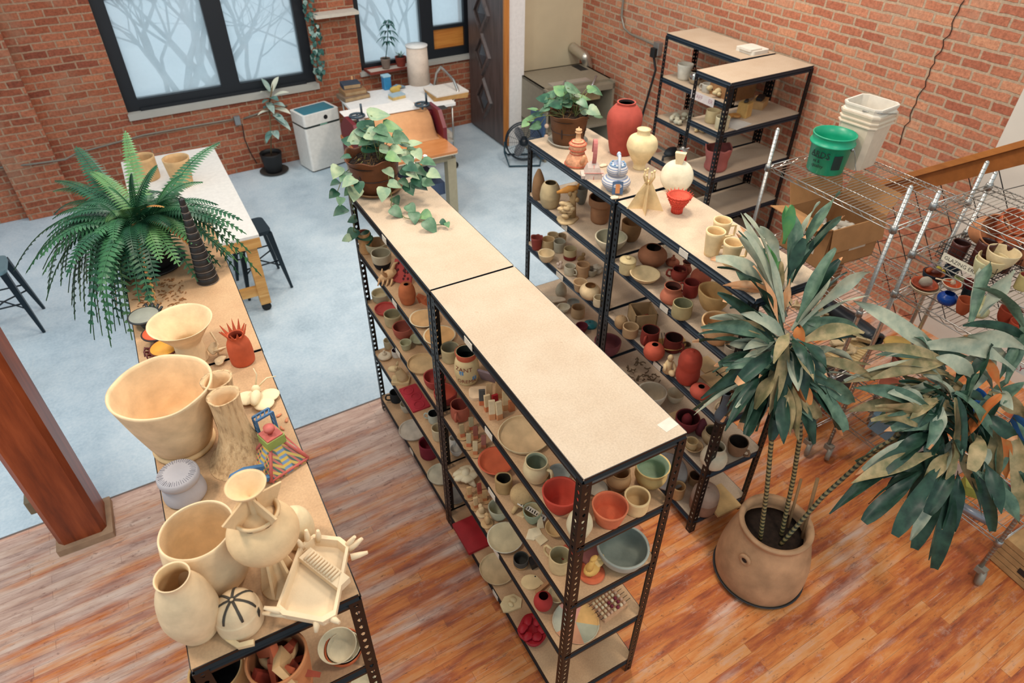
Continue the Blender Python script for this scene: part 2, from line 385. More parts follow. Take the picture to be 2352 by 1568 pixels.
# ---------------- windows
def glassmat():
    m = bpy.data.materials.new('hazy_glass'); m.use_nodes = True; nt = m.node_tree; nt.nodes.clear()
    out = nt.nodes.new('ShaderNodeOutputMaterial'); t = nt.nodes.new('ShaderNodeBsdfTransparent'); t.inputs[0].default_value = (.93, .98, 1, 1)
    d = nt.nodes.new('ShaderNodeBsdfTranslucent'); d.inputs[0].default_value = (.95, .97, .97, 1)
    g = nt.nodes.new('ShaderNodeBsdfGlossy'); g.inputs[1].default_value = .05
    co = objco(nt); n = noise(nt, co, 3, 4)
    mx = nt.nodes.new('ShaderNodeMixShader'); lk(nt, ramp(nt, n.outputs['Fac'], [(.3, (.38,)*3), (.7, (.52,)*3)]), mx.inputs[0])
    lk(nt, t.outputs[0], mx.inputs[1]); lk(nt, d.outputs[0], mx.inputs[2])
    m2 = nt.nodes.new('ShaderNodeMixShader'); m2.inputs[0].default_value = .04; lk(nt, mx.outputs[0], m2.inputs[1]); lk(nt, g.outputs[0], m2.inputs[2])
    lk(nt, m2.outputs[0], out.inputs[0]); return m
GLASS = glassmat(); FRAME = plain('#12181f', .5, name='window_black')
def window(name, bars, panes, sill):
    f = MB()
    for b_ in bars: f.box(*b_)
    o = struct(name, f, FRAME, (0, WY, 0), WR)
    for x0, x1, z0, z1 in panes: obj('window_pane', MB().box(x0, x1, .115, .121, z0, z1), GLASS, o)
    for s_ in sill: obj('window_sill', MB().box(*s_), SILL, o)
    return o
window('window_1', [(-1.09, -.95, .06, .17, .93, 2.95), (.98, 1.11, .06, .17, .93, 2.95), (-.95, .98, .06, .17, .93, 1.05), (-.02, .19, .06, .17, 1.05, 2.95), (-.95, .98, .07, .16, 2.07, 2.13), (-.95, .98, .03, .06, .93, .965)],
       [(-.95, -.02, 1.05, 2.07), (.19, .98, 1.05, 2.07), (-.95, -.02, 2.13, 2.95), (.19, .98, 2.13, 2.95)], [(-1.1, 1.12, -.03, .36, .86, .93)])
w2 = window('window_2', [(1.71, 1.79, .06, .17, .97, 2.95), (2.62, 2.80, .06, .17, .97, 2.95), (3.27, 3.35, .06, .17, .97, 2.95), (1.79, 2.62, .06, .17, .97, 1.04), (2.80, 3.27, .06, .17, .97, 1.08), (2.80, 3.27, .07, .16, 1.33, 1.37)],
       [(1.79, 2.62, 1.04, 2.95), (2.80, 3.27, 1.37, 2.95)], [(1.68, 3.38, -.04, .36, .92, .97)])
obj('wood_panel', MB().box(2.80, 3.27, .1, .13, 1.08, 1.33), woodmat('orange_ply', [(.3, '#b56a28'), (.7, '#cf8a3e')]), w2)
# ---------------- bare trees outside
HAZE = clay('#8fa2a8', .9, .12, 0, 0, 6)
def tree(x, y, z0, hgt, rad, seed, label):
    random.seed(seed); t = thing('bare_tree', label, 'tree', (x, y, z0), 0, 'bare trees outside the windows')
    tm, bm_ = MB(), MB()
    def grow(mb, p, d, ln, r, lev):
        pts = [p]; q = p.copy(); dd = d.copy()
        for i in range(4):
            dd = (dd+V(random.uniform(-.22, .22), random.uniform(-.12, .12), random.uniform(-.05, .12))).normalized(); q = q+dd*(ln/4); pts.append(q.copy())
        mb.tube(pts, [r*(1-.14*i) for i in range(5)], 6 if lev < 2 else 4)
        if lev >= 5: return
        for k in range(3 if lev else 5):
            j = random.choice((2, 3, 4)) if k else 4
            nd = (dd+V(random.uniform(-.95, .95), random.uniform(-.5, .5), random.uniform(-.25, .55))).normalized()
            grow(bm_, pts[j], nd, ln*random.uniform(.55, .8), r*random.uniform(.42, .6), lev+1)
    grow(tm, V(0, 0, 0), V(random.uniform(-.1, .1), 0, 1), hgt, rad, 0)
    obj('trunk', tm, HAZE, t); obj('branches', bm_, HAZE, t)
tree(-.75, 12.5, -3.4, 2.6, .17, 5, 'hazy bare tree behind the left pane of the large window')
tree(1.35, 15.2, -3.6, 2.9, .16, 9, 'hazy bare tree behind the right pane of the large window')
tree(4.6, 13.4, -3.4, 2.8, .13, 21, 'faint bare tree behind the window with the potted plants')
# ---------------- timber column
RUST = woodmat('oxblood_timber', [(.25, '#5a2413'), (.5, '#8a3d1c'), (.72, '#a5502a'), (.85, '#8d3a1c')], (6, 6, .7), 2.4, .38)
t = thing('timber_column', 'thick reddish-brown timber column with chamfered corners by the edge of the board floor', 'column', (-2.07, 2.43, 0))
c = .03; x0, x1, y0, y1 = -.135, .135, -.135, .135
obj('shaft', MB().prism([(x0+c, y0), (x1-c, y0), (x1, y0+c), (x1, y1-c), (x1-c, y1), (x0+c, y1), (x0, y1-c), (x0, y0+c)], .045, 4.2), RUST, t)
obj('base_plate', MB().rbox(-.15, .168, -.17, .15, 0, .05, .006), clay('#a3856a', .9), t)
ob = obj('outlet_box', MB().rbox(-.205, -.135, .0, .09, .26, .36, .008), plain('#7d7058', .5), t)
obj('conduit_stub', MB().tube([(-.15, .1, .33), (-.15, .1, 1.6)], .012), STEEL, t)
# ---------------- door leaf with diamonds
DW = woodmat('weathered_door', [(.3, '#3f3532'), (.55, '#5a4c48'), (.8, '#6a5450')], (12, 12, 1), 1.6, .42)
dm = thing('door_1', 'dark weathered door leaf carved with raised diamonds, standing open', 'door'); dm['kind'] = 'structure'
obj('door_leaf', MB().box(3.28, 3.34, 6.62, 7.62, .02, 2.6), DW, dm)
obj('door_edge', MB().box(3.275, 3.345, 6.585, 6.62, .02, 2.6), woodmat('raw_pine_edge', [(.3, '#a8642c'), (.7, '#c5823f')], (12, 12, 1)), dm)
for (u, v) in ((1108, -62), (1106, 28), (1109, 124), (1113, 226)):
    q = atx(u, v, 3.28); d = MB(); hy, hz = .24, .29
    o4 = [(0, hz), (hy, 0), (0, -hz), (-hy, 0)]
    for k in range(4):
        (ya, za), (yb, zb) = o4[k], o4[(k+1) % 4]
        s_ = .72
        d.add([(3.28, q.y+ya, q.z+za), (3.28, q.y+yb, q.z+zb), (3.245, q.y+yb*.92, q.z+zb*.92), (3.245, q.y+ya*.92, q.z+za*.92),
               (3.245, q.y+ya*s_, q.z+za*s_), (3.245, q.y+yb*s_, q.z+zb*s_), (3.272, q.y+yb*s_, q.z+zb*s_), (3.272, q.y+ya*s_, q.z+za*s_)],
              [(0, 1, 2, 3), (3, 2, 5, 4), (4, 5, 6, 7)])
        e = .5
        d.add([(3.275, q.y+ya*e, q.z+za*e), (3.275, q.y+yb*e, q.z+zb*e), (3.23, q.y, q.z)], [(0, 1, 2)], 1)
    obj('diamond_moulding', d, [DW, plain('#4b4c50', .25)], dm)
# ================================================================ slotted steel shelving
Z = [1.83, 1.427, 1.015, .572, .13]
POSTC = {}
def postmesh(H):
    if H in POSTC: return POSTC[H]
    p = MB(); fw = .040; pit = .041; n = int((H+.012)/pit); th = .0022
    hexa = [(.5, .76), (.68, .66), (.70, .5), (.57, .26), (.43, .26), (.30, .5), (.32, .66)]
    for fl in (0, 1):
        def P(s, z, o=0): return (s, o, z) if fl == 0 else (o, s, z)
        for k in range(n):
            z0 = k*pit+.006*0; z1 = z0+pit
            outer = [(1, 1), (1, .5), (1, 0), (0, 0), (0, .5), (0, 1)]
            hs = [(.5+(a-.5)*.9, b_) for a, b_ in hexa]
            ov = [P(a*fw, z0+b_*pit) for a, b_ in outer]; hv = [P(a*fw, z0+b_*pit) for a, b_ in hs]
            o = len(p.v); p.add(ov+hv, [])
            F = [(0, 7, 6, 5), (0, 1, 8, 7), (1, 2, 9, 8), (2, 3, 10, 9), (3, 4, 11, 10), (4, 5, 12, 11), (5, 6, 12)]
            for f in F: p.f.append(tuple(o+i for i in f)); p.m.append(0); p.sm.append(False)
    me = obj('post', p, BLACK); d = me.data; bpy.data.objects.remove(me); POSTC[H] = d; return d
BEAMC = {}
def beammesh(L, mat):
    key = (round(L, 3), mat.name)
    if key in BEAMC: return BEAMC[key]
    prof = [(-.014, -.0118), (-.0008, -.0118), (-.0008, -.0004), (.002, -.0004), (.002, -.010), (-.004, -.013), (-.002, -.017), (.0045, -.025), (-.002, -.034), (-.004, -.038), (.002, -.042), (.001, -.054), (-.012, -.054), (-.012, -.050), (-.006, -.046), (-.006, -.015), (-.014, -.015)]
    b = MB(); n = len(prof); x0, x1 = .006, L-.006      # runs along +x, outward is -y
    b.add([(x0, -y, z) for y, z in prof]+[(x1, -y, z) for y, z in prof], [(i, (i+1) % n, n+(i+1) % n, n+i) for i in range(n)]+[tuple(range(n)), tuple(range(2*n-1, n-1, -1))])
    me = obj('beam', b, mat); d = me.data; bpy.data.objects.remove(me); BEAMC[key] = d; return d
def inst(name, data, parent, loc, rz=0):
    o = bpy.data.objects.new(name, data); COL.objects.link(o); o.parent = parent; o.location = loc; o.rotation_euler = (0, 0, rz); return o
def shelving(label, x, y, deg, W, L, levels, bmat, topmat=None, H=1.83, group='black slotted steel shelving units', papers=(), steel=BLACK):
    t = thing('shelving_unit', label, 'shelving', (x, y, 0), math.radians(deg), group)
    pd = postmesh(H)
    for px, py, a in ((0, 0, 0), (W, 0, 90), (W, L, 180), (0, L, 270)):
        o = inst('post', pd, t, (px, py, 0), math.radians(a))
        if not pd.users > 1: pass
        md = o.modifiers.new('solidify', 'SOLIDIFY'); md.thickness = .0022; md.offset = 1
    for k, z in enumerate(levels):
        a = inst('beam', beammesh(W, steel), t, (0, .002, z), 0)
        b_ = inst('beam', beammesh(L, steel), t, (W-.002, 0, z), PI/2)
        c_ = inst('beam', beammesh(W, steel), t, (W, L-.002, z), PI)
        d_ = inst('beam', beammesh(L, steel), t, (.002, L, z), -PI/2)
        obj('shelf_board', MB().box(.003, W-.003, .003, L-.003, z-.011, z), (topmat or bmat) if k == 0 else bmat, t)
        for (lv, side, pos, ln) in papers:
            if lv == k:
                pr_ = MB().box(pos-ln/2, pos+ln/2, -.0065, -.0035, -.045, -.008)
                obj('paper_label', pr_, PAPER, d_ if side == 'L' else a)
    return t
# ================================================================ pottery
PF = {
 'bowl': [(.45, 0), (.55, .02), (.80, .35), (.94, .7), (1, 1)],
 'shallow': [(.42, 0), (.5, .05), (.78, .45), (.93, .8), (1, 1)],
 'deep': [(.55, 0), (.72, .08), (.90, .35), (.98, .7), (1, 1)],
 'plate': [(.84, 0), (.93, .2), (.98, .6), (1, 1)],
 'cup': [(.86, 0), (.94, .05), (.98, .5), (1, 1)],
 'flower': [(.72, 0), (.86, .5), (1, 1)],
 'mug': [(.85, 0), (.95, .08), (1, .4), (.97, .8), (.97, 1)],
 'belly': [(.55, 0), (.8, .12), (1, .45), (.93, .72), (.80, .88), (.86, 1)],
 'round': [(.55, 0), (.85, .2), (1, .48), (.9, .76), (.62, .95), (.58, 1)],
 'closed': [(.6, 0), (.88, .18), (1, .48), (.86, .78), (.5, .96), (.36, 1)],
 'egg': [(.62, 0), (.82, .1), (.98, .38), (1, .52), (.88, .82), (.66, .98), (.60, 1)],
 'bottle': [(.8, 0), (.98, .15), (1, .4), (.8, .7), (.4, .92), (.22, 1)],
 'flare': [(.62, 0), (.74, .1), (.90, .35), (.92, .5), (.84, .72), (.90, .86), (1, 1)],
 'tall': [(.62, 0), (.72, .1), (.92, .45), (1, .66), (.92, .8), (.62, .93), (.5, .95), (.54, 1)],
}
def smoothprof(p, n=3):
    out = []
    for i in range(len(p)-1):
        p0 = p[max(i-1, 0)]; p1 = p[i]; p2 = p[i+1]; p3 = p[min(i+2, len(p)-1)]
        for k in range(n):
            t = k/n; q = []
            for d in (0, 1):
                q.append(.5*((2*p1[d])+(-p0[d]+p2[d])*t+(2*p0[d]-5*p1[d]+4*p2[d]-p3[d])*t*t+(-p0[d]+3*p1[d]-3*p2[d]+p3[d])*t**3))
            out.append((max(q[0], .001), min(max(q[1], 0), 1)))
    out.append(p[-1]); return out
def vessel(mb, kind, R, H, th=.09, mi=0, mo=1, seg=28, wob=0, ph=0, rimwob=0, split=None, M=None, sq=(1, 1)):
    pr = smoothprof(PF[kind] if isinstance(kind, str) else kind)
    t = max(.003, th*R); prof = [(r*R, z*H) for r, z in pr]; mis = []
    for r, z in pr[:-1]: mis.append(split[1] if split and z < split[0] else mi)
    mis.append(mi)
    inner = [(max(.001, r*R-t), z*H) for r, z in pr[::-1] if z*H > t*1.2]
    inner[0] = (inner[0][0], H-.001)
    mis += [mo]*len(inner)
    inner.append((1e-6, t*1.1)); mis.append(mo)
    mb.lathe(prof+inner, seg, mi, M, wob, ph, sq, rimwob, True, mis)
def place(u, vlo, vhi, w, z, rb, rr):
    p0 = at(u, vlo, z); d = depth(p0); R = w/2*d/FPX; h = .08
    for _ in range(5):
        c = p0 + away(p0)*(R*rb); R = w/2*depth(c+V(0, 0, max(.02, h*.75)))/FPX/math.sqrt(1+((u-1176)/FPX)**2)
        far = c + away(c)*(R*rr); h = hsolve(far, vhi)-z
    return V(c.x, c.y, z), R, max(h, .012)
def handle(mb, R, z0, z1, out, ang, r=.006, mi=0, square=False, flat=1.0):
    a = math.radians(ang); d = RT.copy(); d.z = 0; d.normalize(); b = V(-d.y, d.x, 0)
    dr = d*math.cos(a)+b*math.sin(a)
    zs = [(0, z1), (.7, z1+.004), (1, z1-(z1-z0)*.25), (1, z0+(z1-z0)*.3), (.6, z0+.005), (0, z0)]
    if square: zs = [(0, z1), (.5, z1), (1, z1), (1, (z0+z1)/2), (1, z0), (.5, z0), (0, z0)]
    mb.tube([dr*(R*.93+out*k)+V(0, 0, zz) for k, zz in zs], r, 4 if square else 8, mi, flat=flat)
HCOL = {}
def pot(kind, u, vlo, vhi, w, z, col, label, name='bowl', cat=None, grp=None, inner=None, hd=None, lid=None, th=.09, wob=.012, rimwob=0, split=None, speck=0, hmax=None, seg=28, sq=(1, 1), rough=.82, hmul=1, dz=0, hcol=None):
    pf = PF[kind] if isinstance(kind, str) else kind
    c, R, H = place(u, vlo, vhi, w, z, {'plate': .97, 'shallow': .82}.get(kind, pf[0][0]) if isinstance(kind, str) else pf[0][0], pf[-1][0] if kind != 'closed' else .8)
    if kind == 'plate': H = min(H, .024)
    if kind == 'shallow': H = min(H, R*.55)
    if lid: H = H/(1.0+lid.get('k', .28))
    H *= hmul
    if hmax: H = min(H, hmax)
    m = clay(col, rough, speck=speck); mi_ = clay(inner, rough) if inner else m
    mats = [m, mi_]
    if split: mats.append(clay(split[1])); split = (split[0], 2)
    ph = random.uniform(0, 6)
    b = MB(); vessel(b, kind, R, H, th, 0, 1, seg, wob, ph, rimwob, split, None, sq)
    loc = c+V(0, 0, dz)
    cat = cat or name.replace('_', ' ').split(' ')[-1]
    if not (hd or lid):
        o = single(name, label, cat, b, mats, loc, 0, grp); return o, loc, R, H
    t = thing(name, label, cat, loc, 0, grp); obj('body', b, mats, t)
    if hd:
        for ang in (hd[0] if isinstance(hd[0], (list, tuple)) else [hd[0]]):
            hb = MB(); handle(hb, R*pf[2][0], H*(hd[2] if len(hd) > 2 else .2), H*(hd[3] if len(hd) > 3 else .8), R*hd[1], ang, max(.004, R*.13), square=len(hd) > 4)
            obj('handle', hb, clay(hcol or col, rough), t)
    if lid:
        rr = pf[-1][0]*R; lb = MB(); k = lid.get('h', .3)*R
        lb.lathe([(rr*1.04, H-.002), (rr*1.06, H+.006), (rr*.8, H+.006+k*.55), (rr*.3, H+.006+k), (1e-6, H+.008+k)], seg, 0)
        lo = obj('lid', lb, m, t)
        kb = MB(); kb.ball((0, 0, H+k+.012), R*lid.get('kn', .18), 12, 8, sq=(1, 1, .8)); obj('knob', kb, m, lo)
    return t, loc, R, H
def paths_disc(n, r0, r1, z): pass

# ---------------------------------------------------------------- the shelving rows
LT = 'steel shelving unit '
shelving(LT+'at the near end of the left row, under big raw vessels', -1.287, -.035, -.4, .472, 1.287, Z, BOARD_DIM)
shelving(LT+'at the far end of the left row, under the big fern', -1.277, 1.262, -.4, .472, 1.30, Z, BOARD_DIM)
shelving(LT+'at the near end of the middle row, with an empty top board', 0, 0, 0, .467, 1.318, Z, BOARD_DIM, BOARD, papers=((0, 'L', .42, .075), (1, 'L', .60, .07), (2, 'L', .62, .07), (3, 'L', .66, .06), (4, 'L', .64, .06)))
shelving(LT+'at the far end of the middle row, under the trailing pothos', 0, 1.325, .2, .467, 1.225, Z, BOARD_DIM, BOARD, papers=((0, 'L', .62, .06), (1, 'L', .66, .07), (2, 'L', .6, .07), (4, 'L', .62, .06)))
shelving(LT+'at the near end of the right row, topped by three pale mugs', 1.325, .512, -1.45, .445, 1.145, Z, BOARD_D, steel=DARKMETAL, papers=((0, 'L', .62, .07), (1, 'L', .55, .07), (2, 'L', .58, .07), (3, 'L', .5, .05)))
shelving(LT+'at the far right row end, topped by a tall red vase', 1.354, 1.675, -.2, .50, 1.04, Z, BOARD_D, steel=DARKMETAL, papers=((1, 'L', .52, .07), (2, 'L', .50, .09)))
ZB = [1.83, 1.39, .955, .50, .09]
shelving(LT+'flat against the right brick wall, a white cloth on top', 4.10, 3.47, 0, .46, 1.08, ZB, BOARD, steel=DARKMETAL)
shelving(LT+'jutting from the right brick wall, holding a crumpled pink bucket', 3.52, 2.985, 1.5, 1.05, .43, ZB, BOARD, steel=DARKMETAL)
pp = MB().box(-.034, .034, -.024, .024, 0, .0006)
single('paper_slip', 'blank white paper slip taped near the front corner of the empty middle board', 'paper', pp, plain('#cbbfae', .7), at(1534, 975, 1.8302), .15)

# ---------------------------------------------------------------- middle row, far unit
CR, TAN, GRN, RED, TER, BUF, WHT = '#d9c7a4', '#bf9c70', '#a9a083', '#b2463e', '#b8683f', '#c4ab84', '#d3cfc4'
GM2, GM3, GM4, GM5 = ('pottery on the second shelf of the middle row', 'pottery on the third shelf of the middle row', 'pottery on the fourth shelf of the middle row', 'pottery on the bottom shelf of the middle row')
z2, z3, z4, z5 = Z[1:]
pot('cup', 842, 585, 526, 30, z2, '#b98c5c', 'small tan cup with red spots under the trailing vine', 'cup', grp=GM2, speck=.6, inner='#a8574a')
pot('deep', 868, 587, 543, 52, z2, GRN, 'wide grey-tan bowl beside the spotted cup', 'bowl', grp=GM2, inner='#a38866')
pot('deep', 880, 621, 568, 47, z2, '#b8ad92', 'cream rimmed bowl with a black lower half and black inside', 'bowl', grp=GM2, inner='#9a9076', split=(.45, '#17171a'))
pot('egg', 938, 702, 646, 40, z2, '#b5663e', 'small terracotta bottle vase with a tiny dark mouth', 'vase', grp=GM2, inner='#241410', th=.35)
pot('shallow', 977, 754, 709, 72, z2, CR, 'broad cream bowl just left of the middle junction post', 'bowl', grp=GM2, inner='#d2a774')
pot('shallow', 1011, 793, 746, 76, z2, CR, 'broad cream bowl behind the middle junction post', 'bowl', grp=GM2, inner='#d2a26a')
pot('cup', 877, 697, 660, 42, z3, GRN, 'cream footed bowl at the far end of the third middle shelf', 'bowl', grp=GM3, inner='#b5a888')
pot('plate', 887, 727, 692, 50, z3, RED, 'flat red dish beside the cream footed bowl', 'dish', grp=GM3)
pot('cup', 906, 754, 708, 41, z3, '#b7a67e', 'olive-tan straight cup standing between two red dishes', 'cup', grp=GM3, inner='#99906f')
pot('deep', 928, 779, 735, 47, z3, '#a85a48', 'dull red rounded bowl beside the olive-tan straight cup', 'bowl', grp=GM3, inner='#8d4a3c')
pot('flower', 934, 806, 777, 28, z3, '#a9a684', 'tiny greenish cup in front of the dull red bowl', 'cup', grp=GM3)
pot('shallow', 964, 795, 760, 42, z3, '#aeb092', 'pale greenish bowl half hidden by the beam', 'bowl', grp=GM3)
pot('plate', 973, 862, 797, 72, z3, '#c8a97c', 'large flat tan plate behind the beam of the third middle shelf', 'plate', grp=GM3, th=.04)
pot('deep', 1001, 894, 846, 53, z3, '#a6473f', 'red bowl left of the middle junction post', 'bowl', grp=GM3)
pot('deep', 1025, 931, 881, 55, z3, '#a8443c', 'red bowl with a pinched rim right of the junction post', 'bowl', grp=GM3, rimwob=.004, inner='#b9543f')
pot('closed', 885, 827, 801, 31, z4, '#cbbba0', 'small cream lidded pot with a pointed knob', 'jar', grp=GM4, lid={'h': .3, 'k': .5})
pot('cup', 894, 803, 774, 22, z4, '#b9ad90', 'slim buff tumbler behind the small lidded pot', 'cup', grp=GM4)
pot('mug', 912, 823, 797, 22, z4, WHT, 'little white cup with a purple inside', 'cup', grp=GM4, inner='#4a2436')
pot('mug', 998, 975, 939, 28, z4, '#b8bfb2', 'white mug with a black inside beside the red tray', 'mug', grp=GM4, inner='#15191a', hd=(170, .7))
pot('cup', 1009, 1014, 970, 31, z4, '#c7b998', 'cream beaker behind the junction post', 'cup', grp=GM4)
pot('mug', 1043, 1032, 998, 20, z4, WHT, 'white beaker at the near end of the fourth far shelf', 'cup', grp=GM4)
pot('bowl', 1050, 1047, 1016, 32, z4, WHT, 'small white bowl in front of the white beaker', 'bowl', grp=GM4)
pot('mug', 912, 927, 891, 28, z5, '#25292b', 'black mug on the bottom shelf', 'mug', grp=GM5, hd=(200, .8))
pot('bowl', 935, 949, 917, 27, z5, '#c3bda8', 'small pale bowl beside the black mug', 'bowl', grp=GM5)
pot('plate', 953, 1014, 958, 68, z5, '#d2cab9', 'white plate beside the small pale bowl', 'plate', grp=GM5, th=.04)
pot('cup', 987, 1057, 1000, 43, z5, '#7d2633', 'burgundy cup between two white plates', 'cup', grp=GM5)
pot('plate', 1016, 1116, 1053, 64, z5, '#cfcab2', 'white plate beside the burgundy cup', 'plate', grp=GM5, th=.04)
pot('plate', 1049, 1158, 1118, 50, z5, '#9a968a', 'grey plate with a pale rim behind the junction post', 'plate', grp=GM5, th=.05, inner='#85827a')
# ---------------------------------------------------------------- middle row, near unit
pot('cup', 1036, 836, 783, 43, z2, '#b5a279', 'plain tan beaker beside the jar lettered in brown', 'cup', grp=GM2, inner='#928a70')
pot('plate', 1203, 1048, 944, 122, z2, '#cbb68e', 'very large flat cream plate', 'plate', grp=GM2, th=.035, inner='#cfae82')
pot('belly', 1230, 1111, 1037, 63, z2, '#c9b48a', 'cream mug with a pale green inside', 'mug', grp=GM2, inner='#94977c', hd=(-35, .45))
pot('bowl', 1285, 1181, 1093, 88, z2, '#b2402f', 'big bright red bowl by the front corner post', 'bowl', grp=GM2, inner='#c24a36', seg=40)
pot('flower', 1393, 1216, 1127, 85, z2, '#c9704c', 'salmon orange bowl facing the end of the middle row', 'bowl', grp=GM2, inner='#c4603f', seg=40)
pot('cup', 1455, 1186, 1115, 62, z2, '#d6b683', 'pale cup with a thick rolled rim at the end of the middle row', 'cup', grp=GM2, inner='#c09d6c', th=.14)
pot('belly', 1416, 1129, 1062, 58, z2, '#a98056', 'brown banded jar behind the salmon orange bowl', 'jar', grp=GM2, split=(.45, '#8a6848'))
pot('flare', 1488, 1123, 1038, 84, z2, '#c4a468', 'flared ochre vase with a celadon inside', 'vase', grp=GM2, inner='#8fa084', seg=36)
pot('egg', 1327, 1238, 1168, 62, z2, '#c9bb98', 'cream pot pierced with small crosses behind the corner post', 'pot', grp=GM2, inner='#5a564a')
pot('bowl', 1370, 1133, 1100, 50, z2, '#9a9180', 'low grey bowl behind the salmon orange bowl', 'bowl', grp=GM2)
pot('bowl', 1284, 1099, 1064, 52, z2, '#8f948c', 'grey bowl with a black brushed patch', 'bowl', grp=GM2, split=(.3, '#22262a'))
pot('shallow', 1141, 1098, 1024, 87, z3, '#c05a3e', 'salmon red shallow bowl on the third shelf', 'bowl', grp=GM3, inner='#c5623f')
pot('cup', 1157, 1137, 1082, 39, z3, '#ad9062', 'carved tan beaker with a dark inside beside the salmon shallow bowl', 'cup', grp=GM3, inner='#2a241b', th=.2, wob=.05)
pot('bowl', 1222, 1203, 1152, 45, z3, '#8f9a80', 'small green bowl holding a printed paper strip', 'bowl', grp=GM3, inner='#b3a27a')
pot('bowl', 1276, 1230, 1188, 52, z3, '#cba873', 'tan bowl half hidden behind the beam near the corner post', 'bowl', grp=GM3)
pot('mug', 1283, 1322, 1252, 52, z3, '#d0b585', 'cream mug with a big loop handle', 'mug', grp=GM3, hd=(140, .8, .25, .95), inner='#b5a57d')
pot('bowl', 1421, 1308, 1204, 122, z3, '#a3a597', 'big grey bowl at the end of the third middle shelf', 'bowl', grp=GM3, inner='#7d8478', seg=44)
pot('bowl', 1146, 1196, 1142, 49, z4, '#b4b59c', 'pale celadon bowl beside the sculpted flower', 'bowl', grp=GM4)
pot('shallow', 1161, 1270, 1197, 86, z4, '#cdc8b5', 'wide white shallow bowl on the fourth shelf', 'bowl', grp=GM4, inner='#c2b592', th=.05)
pot('cup', 1196, 1309, 1265, 36, z4, '#4b4740', 'charcoal cup with a tan foot beside the fish dish', 'cup', grp=GM4, inner='#37352f', split=(.2, '#b08a5c'))
pot('round', 1246, 1404, 1356, 44, z4, '#a8342f', 'round crimson pot beside the fish dish', 'pot', grp=GM4, inner='#5b0f14')
pot('bowl', 1278, 1381, 1343, 44, z4, '#c2ad85', 'tan bowl resting on a red foot behind the crimson pot', 'bowl', grp=GM4, split=(.3, '#a13a33'))
o, l_, R_, H_ = pot('plate', 1316, 1479, 1380, 108, z4, '#d3a88a', 'big plate quartered in peach and grey-green washes', 'plate', grp=GM4, th=.035)
for hx in ('#cf9674', '#a9aa92', '#d6a868', '#d49484', '#b4b29c'): o.data.materials.append(clay(hx))
for p_ in o.data.polygons:
    if p_.normal.z > .5: p_.material_index = 2+int((math.atan2(p_.center.y, p_.center.x)+PI)/(2*PI)*4.99)
pot('plate', 1143, 1346, 1258, 84, z5, '#cdb48a', 'big tan plate between the red slab and the half mask', 'plate', grp=GM5, th=.04)
pot('mug', 1058, 970, 913, 44, z3, '#b0604a', 'terracotta red mug with its handle facing the aisle beside the junction post', 'mug', grp=GM3, hd=(255, .5), inner='#8a4036')
# jar with brown lettering
pf = [(.78, 0), (.86, .04), (1, .3), (1, .5), (.9, .72), (.78, .8), (.80, .86), (.88, 1)]
c, R, H = place(1074, 886, 790, 58, z2, .78, .88)
t = thing('jar', 'decorated jar lettered in brown with blue window marks and a terracotta neck', 'jar', c, 0, GM2)
b = MB(); vessel(b, pf, R, H, .12, 0, 1, 36);
obj('body', b, [clay('#c9b283'), clay('#1c211d')], t)
nb = MB(); nb.lathe([(R*.79, H*.82), (R*.80, H*.85), (R*.90, H*1.0), (R*.84, H*1.01)], 36, cap=False); obj('neck_band', nb, clay('#b3553a'), t)
base = -PI/2-math.radians(29.4)+.15
def cyl(rad, zc, a0):
    return lambda v: V(rad*math.cos(a0+v.x/rad), rad*math.sin(a0+v.x/rad), zc+v.y)
tx = MB()
text_mb(tx, 'ZANT', .034, Matrix(), bend=cyl(R*1.005, H*.60, base-.35)); text_mb(tx, 'OREMA', .03, Matrix(), bend=cyl(R*1.0, H*.20, base-.1))
obj('lettering', tx, plain('#7a3524', .7), t)
bl = MB()
for a_, z_ in ((-.62, .38), (-.42, .38), (.45, .24), (.66, .24)):
    f = cyl(R*1.012, H*z_, base+a_); bl.quad(f(V(-.005, 0, 0)), f(V(.005, 0, 0)), f(V(.004, H*.17, 0)), f(V(-.006, H*.17, 0)))
obj('window_marks', bl, plain('#5d86a8', .6), t, mods=[('SOLIDIFY', {'thickness': .002})])
ob_ = MB(); f = cyl(R*1.008, H*.41, base+.35)
ob_.add([f(V(.04*math.cos(i*.5236), .013*math.sin(i*.5236), 0)) for i in range(12)], [tuple(range(12))]); obj('orange_patch', ob_, clay('#cf7c4c'), t, mods=[('SOLIDIFY', {'thickness': .002})])
